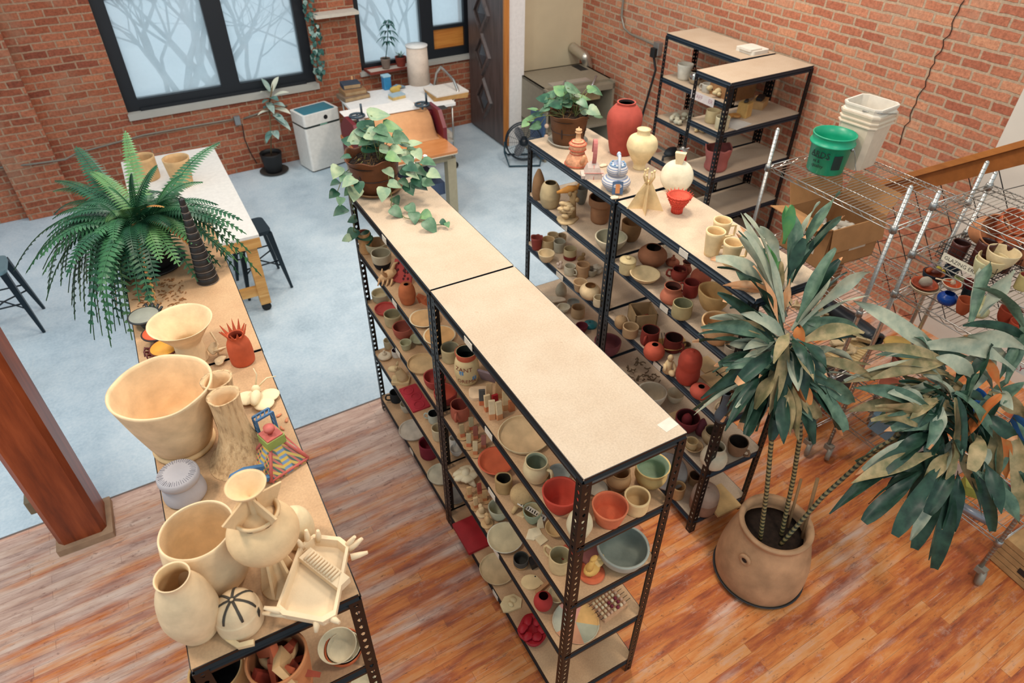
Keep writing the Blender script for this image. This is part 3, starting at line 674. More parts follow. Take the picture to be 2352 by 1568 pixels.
# carved tiles, test tiles
def tile(u, v, z, h, w, d, col, foot, label, grp, az=0, lean=8, disc=False):
    p = at(u, v, z); t = thing('test_tile', label, 'tile', p, math.radians(az), grp); b = MB()
    M = rot('X', -lean); b.rbox(-w/2, w/2, -d/2, d/2, h*.3, h, .003, 0, M); obj('slab', b, clay(col), t)
    b = MB(); b.rbox(-w/2, w/2, -d/2, d*1.1, 0, h*.3, .003, 0, M) if not disc else b.rbox(-w/2, w/2, -d/2, d/2, .002, h*.3, .003, 0, M); obj('bare_foot', b, clay(foot), t)
    if disc: b = MB(); b.lathe([(w*1.0, 0), (w*1.25, .006), (w*1.15, .007), (w*.9, .003), (1e-6, .003)], 18); obj('dish', b, clay('#b08c62'), t)
TG = ('clay test tiles on the second middle shelf', 'clay test tiles on the third middle shelf', 'clay test tiles on the fourth middle shelf')
for (u, v, col, ft, lb, h) in ((1108, 929, '#4d4b47', '#c26a43', 'charcoal test tile with an orange foot, leftmost of the upper cluster', .085), (1121, 943, '#d2b98f', '#c8764a', 'cream test tile with a red line beside the charcoal one', .09), (1131, 962, '#d8c29c', '#c98a5c', 'pale test tile standing frontmost in the upper cluster', .105), (1148, 962, '#d5bf98', '#c98a5c', 'pale test tile right beside the frontmost one', .10), (1162, 941, '#cbb084', '#b98658', 'tan test tile at the right of the upper cluster', .105), (1138, 926, '#a11f24', '#c98a5c', 'small bright red test tile among the cream ones', .05), (1124, 916, '#c3a176', '#b98658', 'tan test tile standing behind the charcoal one', .09), (1146, 913, '#b99368', '#b98658', 'brownish test tile at the back of the upper cluster', .09), (1176, 943, '#b06a42', '#b06a42', 'brick red test tile under the beam end', .06)):
    tile(u, v, z2, h, .030, .014, col, ft, lb, TG[0], random.uniform(-30, 0))
for (u, v, col, ft, lb) in ((1063, 1003, '#a5906a', '#bd6c48', 'olive test tile on a dish, leftmost of the third-shelf cluster'), (1084, 987, '#a79a78', '#b56043', 'greenish test tile at the back of the third-shelf cluster'), (1093, 1008, '#94594a', '#b9684a', 'dull red test tile in the third-shelf cluster'), (1077, 1025, '#b3a684', '#c0704c', 'pale green test tile in the middle of the third-shelf cluster'), (1092, 1043, '#c6b48e', '#c27d52', 'cream test tile standing frontmost of the third-shelf cluster'), (1111, 1029, '#9a6256', '#b96f50', 'mauve test tile at the right of the third-shelf cluster')):
    tile(u, v, z3, .078, .026, .014, col, ft, lb, TG[1], random.uniform(-35, -10), 14, True)
for (u, v, col, ft, lb) in ((1079, 1141, '#c9a676', '#c27850', 'tan test tile on a dish beside the sculpted flower'), (1102, 1133, '#9c4a3c', '#b8674a', 'brick red test tile at the back of the lower cluster'), (1114, 1149, '#c4a273', '#bf7c50', 'sandy test tile at the right of the lower cluster'), (1094, 1165, '#cbb186', '#c27d52', 'pale test tile in the middle of the lower cluster')):
    tile(u, v, z4, .075, .026, .014, col, ft, lb, TG[2], random.uniform(-30, 0), 8, True)
def lumps(name, label, cat, u, v, z, spec, col, grp=None, disc=0, wob=.08):
    p = at(u, v, z); b = MB()
    for (x, y, zz, r, sx, sy, sz) in spec: b.ball((x, y, zz), r, 14, 9, 0, (sx, sy, sz), None, wob, random.uniform(0, 6))
    if disc: b.lathe([(disc, 0), (disc*1.06, .006), (disc*.9, .009), (1e-6, .008)], 22, 0)
    return single(name, label, cat, b, clay(col), p, 0, grp)
lumps('finger_sculpture', 'pale clay finger shape lying on a disc in the lower cluster', 'sculpture', 1107, 1179, z4, [(0, 0, .032, .018, 1, 1, 1.5), (0, .012, .05, .014, 1, 1, 1.4)], '#cdb38a', TG[2], .032)
lumps('finger_sculpture', 'tan clay finger shape on a disc, nearest of the lower cluster', 'sculpture', 1119, 1203, z4, [(0, 0, .035, .018, 1, 1, 1.7), (.006, .014, .058, .013, 1, 1, 1.4)], '#c2a073', TG[2], .034)
b = MB(); b.rbox(-.048, .048, -.042, .042, 0, .014, .022); single('clay_slab', 'rounded cream clay slab lying before the upper tile cluster', 'slab', b, clay('#d8b995'), at(1100, 905, z2), -.4, GM2)
b = MB(); b.rbox(-.03, .05, -.006, .006, 0, .10, .004, 0, rot('X', 25)); single('clay_slab', 'lilac-grey slab leaning under the top board beside the lettered jar', 'slab', b, clay('#8d7a7e'), at(1118, 872, z2), -.9, GM2)
# bone-like creature, red pierced mask, shard
b = MB(); b.tube([(-.05, -.01, .012), (-.02, 0, .03), (.02, .01, .05), (.05, .0, .075)], [.012, .026, .03, .016], 10); b.tube([(.0, -.01, .05), (-.02, -.03, .085), (-.015, -.03, .11)], [.014, .009, .003], 8); b.tube([(.03, .01, .07), (.05, .03, .11), (.07, .03, .12)], [.014, .009, .003], 8)
for k in range(4): b.tube([(-.04+.025*k, -.015, .03), (-.05+.025*k, -.05, .004)], [.008, .004], 6)
single('creature_figurine', 'bone coloured creature figurine with horns and tail', 'figurine', b, clay('#cfa77a'), at(890, 647, z2), -.5, GM2)
b = MB(); b.rbox(-.065, .065, -.010, .010, 0, .135, .008, 0, rot('X', -28)); hm = MB()
for k in range(14): hm.ball((random.uniform(-.05, .05), -.0115, random.uniform(.02, .12)), .007, 8, 6, 0, (1, .25, 1.2), rot('X', -28))
t = thing('pierced_slab', 'rose red slab dotted with holes leaning beside the creature figurine', 'slab', at(922, 650, z2), -.9, GM2); obj('slab', b, clay('#b24a44'), t); obj('hole_marks', hm, plain('#4a1517', .8), t)
b = MB(); b.rbox(-.03, .03, -.007, .007, 0, .07, .02, 0, rot('X', 20)); single('clay_shard', 'orange disc standing on edge behind the junction post', 'shard', b, clay('#c9714a'), at(976, 698, z2), -1.1, GM2)
# animal bust on a plinth
b = MB(); b.rbox(-.075, .075, -.05, .05, 0, .03, .01); b.tube([(.02, 0, .02), (.01, 0, .07), (-.01, 0, .12), (-.03, -.005, .15)], [.05, .045, .036, .03], 12); b.ball((-.045, -.01, .15), .034, 12, 8, 0, (1.5, .9, .85))
b.tube([(-.02, .02, .17), (-.01, .03, .205)], [.014, .003], 6); b.tube([(-.02, -.03, .17), (-.01, -.04, .205)], [.014, .003], 6)
b.v = [p*.8 for p in b.v]
single('animal_bust', 'cream animal head bust on a block base', 'sculpture', b, clay('#d1b98c'), at(921, 876, z4), -.5, GM4)
# red tray with three ring recesses
t = thing('tray', 'crimson tray with three round recesses on the fourth shelf', 'tray', at(952, 915, z4), math.radians(0), GM4)
b = MB(); b.rbox(-.062, .062, -.125, .125, 0, .012, .008); obj('slab', b, clay('#a92f3a'), t)
for k, (x, y) in enumerate(((-.012, .078), (.012, .0), (-.0, -.08))): obj('ring', MB().ring((x, y, .013), .033, .005, 24, 8), clay('#a92f3a'), t)
# bird vessel
t = thing('bird_vessel', 'lumpy tan clay bird shaped vessel with a round mouth on its side', 'vessel', at(1200, 1158, z3), -.6, GM3)
b = MB(); b.ball((0, 0, .07), .062, 22, 14, 0, (1, .9, 1.05), None, .04); b.tube([(-.02, -.03, .04), (-.045, -.06, .003)], [.014, .009], 8); b.tube([(.02, -.035, .04), (.01, -.065, .003)], [.014, .009], 8); obj('body', b, clay('#c0a172', .9, .2, .3, .5), t)
obj('mouth', MB().ring((.035, .01, .128), .02, .006, 18, 6), clay('#3a2f22'), t)
b = MB(); M_ = rot('Z', 35) @ rot('X', 18); b.box(-.014, .014, -.075, .075, -.0008, .0008, 0, M_)
t = thing('paper_strip', 'printed paper strip lying across the small green bowl', 'paper', at(1222, 1172, z3+.052), 0); obj('strip', b, plain('#ddd6c8', .8), t)
b = MB()
for k in range(11): b.box(-.010, random.uniform(0, .010), -.066+k*.012, -.061+k*.012, .0009, .0016, 0, M_)
obj('print_lines', b, INK, t)
def shard(label, u, v, z, pts, col, rz=0, th=.005, name='clay_shard', grp=None, tilt=0, dz=0):
    b = MB(); b.prism(pts, 0, th, 0, rot('X', tilt)); return single(name, label, 'shard', b, clay(col), at(u, v, z)+V(0, 0, dz), rz, grp)
shard('pointed pale shard under the green bowl', 1200, 1182, z3, [(-.03, 0), (0, -.02), (.05, .0), (.01, .025)], '#d2b78e', -.4, grp=GM3)
shard('broad white folded shard before the tan bowl', 1224, 1226, z3, [(-.045, 0), (-.02, -.03), (.03, -.03), (.045, .01), (0, .03)], '#d8c7a5', .2, .006, grp=GM3)
shard('upright white leaf shaped shard beside the broad folded one', 1240, 1212, z3, [(-.015, 0), (.02, 0), (.012, .06), (-.005, .085)], '#d6c4a0', -.3, .006, grp=GM3, tilt=70)
shard('small square white shard nearest the beam', 1241, 1240, z3, [(-.025, -.02), (.02, -.03), (.03, .01), (-.01, .03)], '#d4bf98', .4, .006, grp=GM3)
shard('red slab corner behind the cream loop-handled mug', 1301, 1268, z3, [(-.04, -.03), (.04, -.03), (.04, .03), (-.04, .03)], '#b3503c', 0, .012, grp=GM3)
# duck on a disc
t = thing('duck_figurine', 'yellow-tan duck figurine sitting on an orange disc', 'figurine', at(1358, 1316, z3), .2, GM3)
obj('disc', MB().lathe([(.056, 0), (.06, .006), (.05, .008), (1e-6, .008)], 28), clay('#c4623f'), t)
b = MB(); b.ball((0, 0, .035), .036, 16, 10, 0, (1.2, .85, .75)); b.tube([(-.02, 0, .04), (-.012, -.002, .08), (.0, 0, .105)], [.018, .012, .012], 10); b.ball((.004, 0, .108), .014, 10, 8, 0, (1.5, .9, .9)); obj('body', b, clay('#d8a95c'), t)
b = MB(); b.ball((.035, 0, .05), .03, 12, 8, 0, (1.1, .8, .45)); b.ball((.055, .005, .06), .018, 10, 8, 0, (1.2, .8, .4)); obj('wings', b, clay('#dcb878'), t)
shard('purple-brown slab lying behind the duck figurine', 1350, 1272, z3, [(-.05, -.04), (.06, -.04), (.06, .04), (-.05, .04)], '#7d4c48', .2, .012, grp=GM3)
# sculpted flower, fish dish, wedge, bar
b = MB()
for k in range(6):
    a = k*PI/3+.3; b.ball((.035*math.cos(a), .035*math.sin(a), .045), .034, 12, 8, 0, (1.3, .8, .6), None, .12, k)
b.ball((0, 0, .05), .03, 12, 8, 0, (1, 1, 1.3), None, .1); b.tube([(0, 0, .04), (.01, -.05, .02), (.02, -.08, .005)], [.025, .02, .008], 8)
single('flower_sculpture', 'crumpled white sculpted flower on the fourth shelf', 'sculpture', b, clay('#d6c9a8'), at(1071, 1100, z4), 0, GM4)
b = MB(); fp = [(.052*math.cos(a), .042*math.sin(a)) for a in [i*PI/9 for i in range(-6, 9)]]+[(-.075, .02), (-.06, 0)]
b.prism(fp, 0, .01); b2 = MB().ball((-.02, -.03, .011), .004, 8, 6)
t = thing('fish_dish', 'flat cream fish shaped dish beside the charcoal cup', 'dish', at(1220, 1338, z4), 2.6, GM4); obj('body', b, clay('#d4ba8a'), t); obj('eye', b2, INK, t)
b = MB(); b.prism([(-.05, -.02), (.03, -.02), (.05, .03), (-.04, .03)], 0, .05, 0, None, .8); single('dark_block', 'black wedge of fired clay behind the charcoal cup', 'block', b, plain('#15181a', .5), at(1234, 1296, z4), 0, GM4)
b = MB(); b.rbox(-.05, .05, -.009, .009, 0, .018, .005); single('clay_bar', 'tan clay bar lying before the crimson pot', 'bar', b, clay('#b98b60'), at(1247, 1350, z4), .25, GM4)
# bead rack
t = thing('bead_rack', 'small ceramic bead rack with rows of cream and burgundy beads', 'bead rack', at(1398, 1392, z4), .12, GM4)
obj('stand', MB().rbox(-.075, .075, -.055, .055, 0, .018, .004), clay('#cfa17a'), t)
for r_ in range(5):
    wire = MB().tube([(-.095, -.042+.021*r_, .034), (.10, -.042+.021*r_, .034)], .0013, 5); obj('wire', wire, BLACK_M, t)
    for k in range(7):
        cc = '#7a2f3c' if (r_ in (1, 2) and k in (3, 5)) or (r_ == 0 and k == 4) else random.choice(('#d9c5a3', '#cfb48c', '#c8a183'))
        obj('bead', MB().ball((-.066+.021*k, -.042+.021*r_, .034), .0098, 9, 6, 0, (.9, 1, 1)), clay(cc), t)
# red slab, half mask, red flower dish
b = MB(); b.rbox(-.085, .085, -.12, .12, 0, .022, .006); single('clay_slab', 'flat crimson slab by the junction post on the bottom shelf', 'slab', b, clay('#9a1f25', .6), at(1086, 1228, z5), .0, GM5)
b = MB(); pts = [(-.07, 0), (-.05, -.02), (.02, -.05), (.06, -.02), (.05, .035), (0, .06), (-.05, .045)]; b.prism(pts, 0, .012); b.ball((-.01, 0, .016), .014, 10, 8, 0, (1, 1.4, .8)); b.ball((.02, .01, .012), .02, 10, 8, 0, (1, 1, .6))
single('half_mask', 'broken cream half mask on the bottom shelf', 'mask', b, clay('#d2bd90'), at(1176, 1388, z5), .3, GM5)
b = MB(); b.lathe([(.05, 0), (.08, .012), (.085, .03), (.07, .022), (1e-6, .014)], 36, 0, None, .12, .5, (1, 1), .004)
for k in range(6): b.ball((.05*math.cos(k*1.05), .05*math.sin(k*1.05), .03), .026, 12, 8, 0, (1.2, .9, .5), None, .1, k)
single('flower_dish', 'bright crimson flower shaped dish on the bottom shelf', 'dish', b, clay('#a51d27', .5), at(1223, 1450, z5), .5, GM5)
# ================================================================ right row: far unit
G2, G3, G4, G5 = ('pottery on the second shelf of the right row', 'pottery on the third shelf of the right row', 'pottery on the fourth shelf of the right row', 'pottery on the bottom shelf of the right row')
BIS = '#c8ab7f'
pot('bottle', 1236, 461, 387, 31, z2, '#8a6848', 'tall brown cone bottle at the far corner post', 'bottle', grp=G2, th=.3)
pot('egg', 1262, 481, 413, 48, z2, '#b5a27c', 'smooth beige egg-shaped vase beside the brown cone bottle', 'vase', grp=G2, inner='#6e5a3c')
pot('deep', 1334, 470, 425, 27, z2, '#6f6d64', 'dark grey pot behind the coral sculpture', 'pot', grp=G2)
pot([(.60, 0), (.72, .1), (.78, .5), (.80, .66), (.96, .72), (1, .84), (.98, 1)], 1376, 516, 439, 60, z2, '#94694a', 'big brown pot with a wide collar', 'pot', grp=G2, inner='#3b2819')
pot('bowl', 1400, 577, 524, 76, z2, '#c9bda0', 'large pale bowl behind the right row junction post', 'bowl', grp=G2, inner='#a9a389', seg=36)
pot('flower', 1232, 576, 537, 28, z3, '#8c3f36', 'brick red pail with a wavy rim at the far post', 'pail', grp=G3, rimwob=.004)
_, l_, R_, H_ = pot('bowl', 1254, 603, 570, 39, z3, '#d0bb95', 'cream bowl turned upside down under a mug', 'bowl', grp=G3)
pot('mug', 1258, 576, 541, 31, z3, BIS, 'cream mug stacked on the upturned bowl', 'mug', grp=G3, hd=(190, .7), dz=0)
pot('cup', 1269, 561, 531, 26, z3, '#bda986', 'buff cup behind the stacked cream mug', 'cup', grp=G3)
pot('cup', 1289, 562, 534, 22, z3, '#a58f6e', 'brownish cup behind the faceted grey cup', 'cup', grp=G3)
pot('cup', 1284, 582, 546, 29, z3, '#a69f8b', 'faceted grey cup beside the stacked mug', 'cup', grp=G3, wob=.03)
pot('mug', 1308, 600, 563, 30, z3, '#bfae86', 'yellowish cup with a dark red blot', 'cup', grp=G3, split=(.35, '#7a2f2a'))
pot('mug', 1308, 635, 603, 27, z3, '#bdb49c', 'pale cup painted with blue flowers', 'cup', grp=G3, hd=(-50, .7), speck=.5)
pot('flower', 1331, 672, 637, 34, z3, '#b59873', 'upturned pinkish tumbler at the front of the shelf', 'cup', grp=G3)
pot('cup', 1337, 640, 598, 31, z3, '#b8926c', 'tall pinkish tumbler stacked on the upturned one', 'cup', grp=G3)
pot('bowl', 1358, 636, 610, 26, z3, '#a9a18d', 'small grey bowl behind the tall pinkish tumbler', 'bowl', grp=G3)
pot('belly', 1370, 630, 604, 24, z3, '#cbc4b2', 'little white teapot near the junction post', 'teapot', grp=G3, hd=((10, 190), .6), lid={'h': .3})
pot('round', 1353, 690, 647, 50, z3, '#ccb28a', 'wide cream bowl with an inward rim', 'bowl', grp=G3, inner='#b98d5c')
pot('mug', 1374, 707, 675, 27, z3, '#c8b796', 'cream mug tucked against the junction post', 'mug', grp=G3, hd=(-10, .7))
pot('bottle', 1288, 683, 647, 26, z4, '#b3a78f', 'grey-white gourd figurine on the lower shelf', 'figurine', grp=G4, th=.4)
pot('cup', 1316, 706, 684, 29, z4, '#9b9c93', 'grey cup behind the tan cup on the lower shelf', 'cup', grp=G4)
pot('mug', 1326, 734, 696, 32, z4, '#b99871', 'tan cup on the lower far shelf', 'cup', grp=G4)
pot('bowl', 1294, 718, 695, 30, z4, '#cfc4ab', 'white bowl beside the tan cup on the lower far shelf', 'bowl', grp=G4)
pot('bowl', 1335, 764, 738, 28, z4, '#6d2731', 'dark pink bowl on the lower far shelf', 'bowl', grp=G4)
pot('deep', 1392, 818, 764, 62, z4, '#82474a', 'big mauve-red pot behind the junction post', 'pot', grp=G4)
lumps('bird_figurine', 'small tan bird figurine behind the yellowish cup', 'figurine', 1334, 600, z3, [(0, 0, .025, .024, 1.2, .8, 1), (.02, 0, .055, .014, 1, 1, 1)], '#9a7d55', G3)
lumps('flower_figurine', 'little white and pink flower figurine before the faceted cup', 'figurine', 1285, 616, z3, [(0, 0, .02, .02, 1, 1, 1), (.015, .008, .04, .014, 1, 1, 1), (-.014, .0, .042, .012, 1, 1, 1)], '#c9b3a2', G3)
b = MB(); b.lathe([(1e-6, 0), (.035, .01), (.06, .035), (.055, .035), (.03, .016), (1e-6, .008)], 24, 0, None, .1, 1, (1.5, .7))
single('shell_dish', 'pale shell shaped dish on the lower far shelf', 'dish', b, clay('#cdbca4'), at(1272, 695, z4), -.5, G4)
t = thing('lid', 'bright teal lid with a hole on the lower far shelf', 'lid', at(1356, 748, z4), 0, G4)
obj('disc', MB().lathe([(.05, 0), (.052, .02), (.03, .034), (.014, .036), (.013, .02), (1e-6, .02)], 24), plain('#1f7c86', .4), t)
# coral like flower sculpture with orange bird
t = thing('coral_sculpture', 'pale coral sculpture of flowers and trunk with an orange-yellow bird on top', 'sculpture', at(1303, 505, z2), -.5, G2)
b = MB(); random.seed(4)
b.lathe([(.075, 0), (.07, .012), (1e-6, .014)], 20, 0, None, .1)
for k in range(26):
    a = random.uniform(0, 6.28); r = random.uniform(.005, .04); z = random.uniform(.03, .13)
    b.ball((r*math.cos(a)-.02, r*math.sin(a)-.02, z), .022, 9, 6, 0, (1.2, .7, .7), rot('Z', random.uniform(-20, 20)))
obj('flowers', b, clay('#c9ae83'), t)
b = MB(); b.tube([(.03, .03, 0), (.035, .03, .1), (.03, .03, .2)], [.035, .022, .026], 10)
for k in range(12): b.ball((.03+random.uniform(-.03, .03), .03+random.uniform(-.02, .02), random.uniform(.08, .2)), .016, 8, 6, 0, (1, .7, 1.2))
obj('trunk', b, clay('#a98a5f'), t)
b = MB(); b.tube([(-.08, .03, .19), (.0, .03, .215), (.06, .03, .23)], [.008, .026, .014], 10); b.tube([(.05, .03, .225), (.07, .03, .26)], [.014, .004], 8); obj('bird', b, clay('#cf8f45'), t)
# ================================================================ right row: near unit
pot('deep', 1446, 556, 497, 48, z2, '#8d6844', 'large brown pot just right of the junction post', 'pot', grp=G2)
pot('cup', 1438, 633, 583, 38, z2, '#c3b083', 'cream cylinder jar with a flat knobbed lid', 'jar', grp=G2, lid={'h': .15, 'k': .2, 'kn': .28})
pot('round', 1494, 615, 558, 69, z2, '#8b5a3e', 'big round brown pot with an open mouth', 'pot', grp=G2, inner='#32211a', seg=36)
pot('shallow', 1477, 659, 608, 72, z2, '#cbb389', 'cream flaring bowl in front of the round brown pot', 'bowl', grp=G2, inner='#c2ac84', seg=36)
pot('closed', 1543, 613, 584, 33, z2, '#8f5038', 'reddish lidded sugar jar behind the dark red mugs', 'jar', grp=G2, lid={'h': .35, 'k': .4})
pot([(.6, 0), (.9, .2), (1, .4), (.7, .65), (.6, .8), (.85, 1)], 1573, 633, 595, 28, z2, '#9c5a44', 'small terracotta vase with a flared neck', 'vase', grp=G2, inner='#4a241b')
pot('belly', 1556, 646, 608, 40, z2, '#8e3a2d', 'dark red mug behind the dusty pink jar', 'mug', grp=G2, hd=(175, .5), inner='#5f1f19')
pot('closed', 1605, 659, 610, 50, z2, '#a85a42', 'round terracotta vase with a scalloped mouth', 'vase', grp=G2, inner='#2c1712')
pot('cup', 1582, 685, 638, 38, z2, '#8f362c', 'dark red mug beside the dusty pink jar', 'mug', grp=G2, hd=(165, .5), inner='#6b231c')
pot([(.75, 0), (.98, .15), (1, .35), (.84, .6), (.72, .72), (.76, .9), (.78, 1)], 1538, 701, 645, 54, z2, '#b5694e', 'dusty pink jar with a bulging base', 'jar', grp=G2, inner='#54291f')
pot('mug', 1561, 736, 683, 48, z2, '#a3946a', 'olive green bowl at the front edge of the shelf', 'bowl', grp=G2, inner='#7e7a5a')
pot('bowl', 1632, 716, 647, 78, z2, '#c8a26c', 'tan faceted bowl under the drooping leaves', 'bowl', grp=G2, inner='#cfa870', wob=.04, seg=22)
pot('bowl', 1641, 792, 715, 88, z2, '#cfa87a', 'big tan bowl with a white rim under the drooping leaves', 'bowl', grp=G2, inner='#c79a68', seg=40)
pot('cup', 1678, 818, 780, 42, z2, '#a89a86', 'grey-tan cup behind the drooping leaves', 'cup', grp=G2)
pot('closed', 1424, 756, 719, 31, z3, '#a3835d', 'round tan bottle beside the square planter', 'bottle', grp=G3, th=.4)
pot('cup', 1445, 779, 738, 37, z3, '#a58763', 'tan cup with an arched cut-out', 'cup', grp=G3, th=.1)
pot('mug', 1488, 798, 744, 43, z3, '#7e2f24', 'dark red mug with its handle towards the room', 'mug', grp=G3, hd=(235, .5), inner='#351410')
pot('mug', 1541, 812, 762, 44, z3, '#6f2a22', 'dark maroon mug with its handle to the right', 'mug', grp=G3, hd=(-50, .45), inner='#2c120e')
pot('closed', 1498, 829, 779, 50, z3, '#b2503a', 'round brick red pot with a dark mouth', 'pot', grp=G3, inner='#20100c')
pot('cup', 1574, 806, 784, 22, z3, '#8c7358', 'little glassy brown tumbler behind the maroon mug', 'cup', grp=G3)
pot([(.62, 0), (.9, .1), (1, .25), (.95, .42), (.93, .5), (.98, .62), (.92, .78), (.8, .86), (.6, .93), (.2, .97), (.10, 1)], 1573, 886, 803, 58, z3, '#a5402f', 'tall brick red gourd jar with a pointed lid', 'jar', grp=G3, th=.2)
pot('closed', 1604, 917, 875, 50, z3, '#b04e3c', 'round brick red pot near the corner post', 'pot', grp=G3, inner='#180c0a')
pot('mug', 1664, 955, 905, 40, z3, '#cbb48e', 'cream mug with a round handle by the corner post', 'mug', grp=G3, hd=(190, .6))
pot([(.6, 0), (.95, .12), (1, .25), (.6, .5), (.45, .75), (.6, 1)], 1651, 972, 896, 32, z3, '#4d5258', 'dark speckled blue-grey bottle vase by the corner post', 'vase', grp=G3, speck=.4, inner='#22242a')
t = thing('planter_box', 'square tan clay planter box with red scraps inside', 'box', at(1480, 752, z3), -.35, G3)
b = MB(); s_ = .075; h_ = .105
for x0, x1, y0, y1 in ((-s_, s_, -s_, -s_+.009), (-s_, s_, s_-.009, s_), (-s_, -s_+.009, -s_, s_), (s_-.009, s_, -s_, s_)): b.box(x0, x1, y0+.06, y1+.06, 0, h_)
b.box(-s_, s_, -s_+.06, s_+.06, 0, .01); obj('walls', b, clay('#a78a63'), t)
sc_ = MB(); [sc_.ball((random.uniform(-.04, .04), .06+random.uniform(-.04, .04), .03), .02, 8, 6) for _ in range(5)]; obj('clay_scraps', sc_, clay('#7c3a2a'), t)
t = thing('platter', 'yellow oval platter with incised lines leaning behind the mugs', 'platter', at(1534, 785, z3), -.5, G3)
M_ = rot('X', -10); b = MB(); b.lathe([(.09, 0), (.11, .014), (.105, .016), (.085, .006), (1e-6, .006)], 36, 0, M_, 0, 0, (1.0, 1.25)); obj('dish', b, clay('#cfa763'), t)
b = MB(); [b.tube([(-.05+.02*k, -.08, .018), (-.045+.02*k+.02, .09, .018-.0)], .002, 4, 0, M_) for k in range(5)]; obj('incised_lines', b, INK, t)
b = MB(); b.tube([(0, 0, 0), (0, 0, .05), (.006, -.004, .085)], [.034, .028, .018], 12, flat=.8); b.ball((.004, -.004, .105), .018, 10, 8, 0, (1, 1, 1.3)); b.ball((.01, -.04, .018), .02, 10, 8, 0, (1, 1.3, .9)); b.tube([(.02, .0, .07), (.035, -.03, .04), (.02, -.045, .02)], [.012, .01, .008], 8); b.tube([(-.02, .0, .06), (-.03, -.03, .03)], [.012, .01], 8)
single('seated_figurine', 'cream seated figurine between the brick red pots', 'figurine', b, clay('#cdb185'), at(1532, 852, z3), -.3, G3)
for k, (u, v) in enumerate(((1622, 838), (1640, 872), (1662, 850))):
    b = MB(); b.box(-.06, .06, -.06, .06, 0, .008); single('clay_tile', ('square tan tile lying behind the tall gourd jar', 'square tan tile beside the round pot near the corner post', 'square tan tile farthest under the leaves')[k], 'tile', b, clay('#c6a678'), at(u, v, z3), -.02, 'square tan tiles on the third shelf of the right row')
b = MB(); random.seed(8)
for k in range(34):
    a = random.uniform(0, 6.28); c_ = (random.uniform(-.09, .09), random.uniform(-.14, .14), random.uniform(.008, .05)); M_ = tr(*c_) @ rot('X', random.uniform(-70, 70)) @ rot('Y', random.uniform(-60, 60)) @ rot('Z', math.degrees(a))
    b.tube([(r*math.cos(r*40), r*math.sin(r*40), 0) for r in [.012+.0035*i for i in range(10)]], .0042, 5, 0, M_)
o = single('clay_coils', 'tangled pile of thin dark clay coils', 'clay coils', b, clay('#6d5a44'), at(1474, 868, z4), 0, G4); o['kind'] = 'stuff'
pot('bowl', 1492, 936, 876, 68, z4, '#c8bda7', 'large pale bowl by the pile of clay coils', 'bowl', grp=G4, inner='#bfae94', seg=36)
pot('bowl', 1547, 926, 889, 42, z4, '#cdbfa3', 'cream bowl behind the large pale bowl', 'bowl', grp=G4)
pot('deep', 1572, 993, 939, 58, z4, '#7c2f30', 'dark red bowl holding a small red bottle', 'bowl', grp=G4, inner='#4a1a1c')
b = MB(); vessel(b, 'bottle', .034, .085, .3); single('bottle', 'small red bottle standing inside the dark red bowl', 'bottle', b, clay('#8f3538'), at(1575, 975, z4)+V(0, 0, .012), 0, G4)
pot('bottle', 1606, 1002, 960, 26, z4, '#6a3038', 'plum cone bottle behind the shelf beam', 'bottle', grp=G4, th=.4)
pot('belly', 1630, 1022, 975, 49, z4, '#c8ae85', 'cream bowl with a dark inner ring', 'bowl', grp=G4, inner='#6b5a42')
pot('shallow', 1588, 1043, 1001, 46, z4, '#c0a077', 'shallow tan bowl with a cup nested inside', 'bowl', grp=G4)
b = MB(); vessel(b, 'cup', .036, .06, .1); single('cup', 'pale cup nested in the shallow tan bowl', 'cup', b, clay('#c7ab7d'), at(1586, 1030, z4)+V(0, 0, .012), 0, G4)
pot([(.5, 0), (.9, .2), (1, .42), (.86, .66), (.62, .78), (.66, 1)], 1631, 1080, 1010, 64, z4, '#cdbda0', 'round white pot with a gathered neck', 'pot', grp=G4, inner='#93856c', seg=36)
pot('deep', 1686, 1048, 998, 48, z4, '#8b6a4e', 'brown cup with a dark inside near the corner', 'mug', grp=G4, hd=(-40, .5, .15, .6), inner='#2e2119')
shard('flat square tile behind the dark red bowl', 1555, 960, z4, [(-.07, -.05), (.07, -.05), (.07, .05), (-.07, .05)], '#c9ac7f', -.1, .01, grp=G4)
b = MB(); b.lathe([(.12, 0), (.13, .012), (.12, .014), (1e-6, .008)], 36, 0, rot('X', 62)); single('platter', 'large grey platter leaning inside the near right unit', 'platter', b, clay('#8f8a83'), at(1528, 1108, z5)+V(0, 0, .115), -1.0, G5)
pot([(.94, 0), (1, .2), (.98, .6), (.9, .8), (.6, .95), (.2, 1)], 1606, 1186, 1113, 66, z5, '#9a8474', 'big domed grey-brown jar on the bottom shelf', 'jar', grp=G5, split=(.4, '#8a6753'), seg=36, th=.3)
pot('cup', 1552, 1149, 1104, 31, z5, '#b28a5c', 'tan cup at the front of the bottom shelf', 'cup', grp=G5)
pot('cup', 1563, 1112, 1082, 25, z5, '#9a7a58', 'brown cup behind the tan one on the bottom shelf', 'cup', grp=G5)
pot('cup', 1592, 1117, 1080, 33, z5, '#b5926b', 'pinkish tan mug on the bottom shelf', 'mug', grp=G5, hd=(-40, .5), inner='#5a4230')
b = MB(); b.box(-.095, .095, -.1, .1, 0, .018); single('wood_tile', 'square wooden board at the corner of the bottom shelf', 'board', b, clay('#c9a873'), at(1652, 1150, z5), -.05, G5)
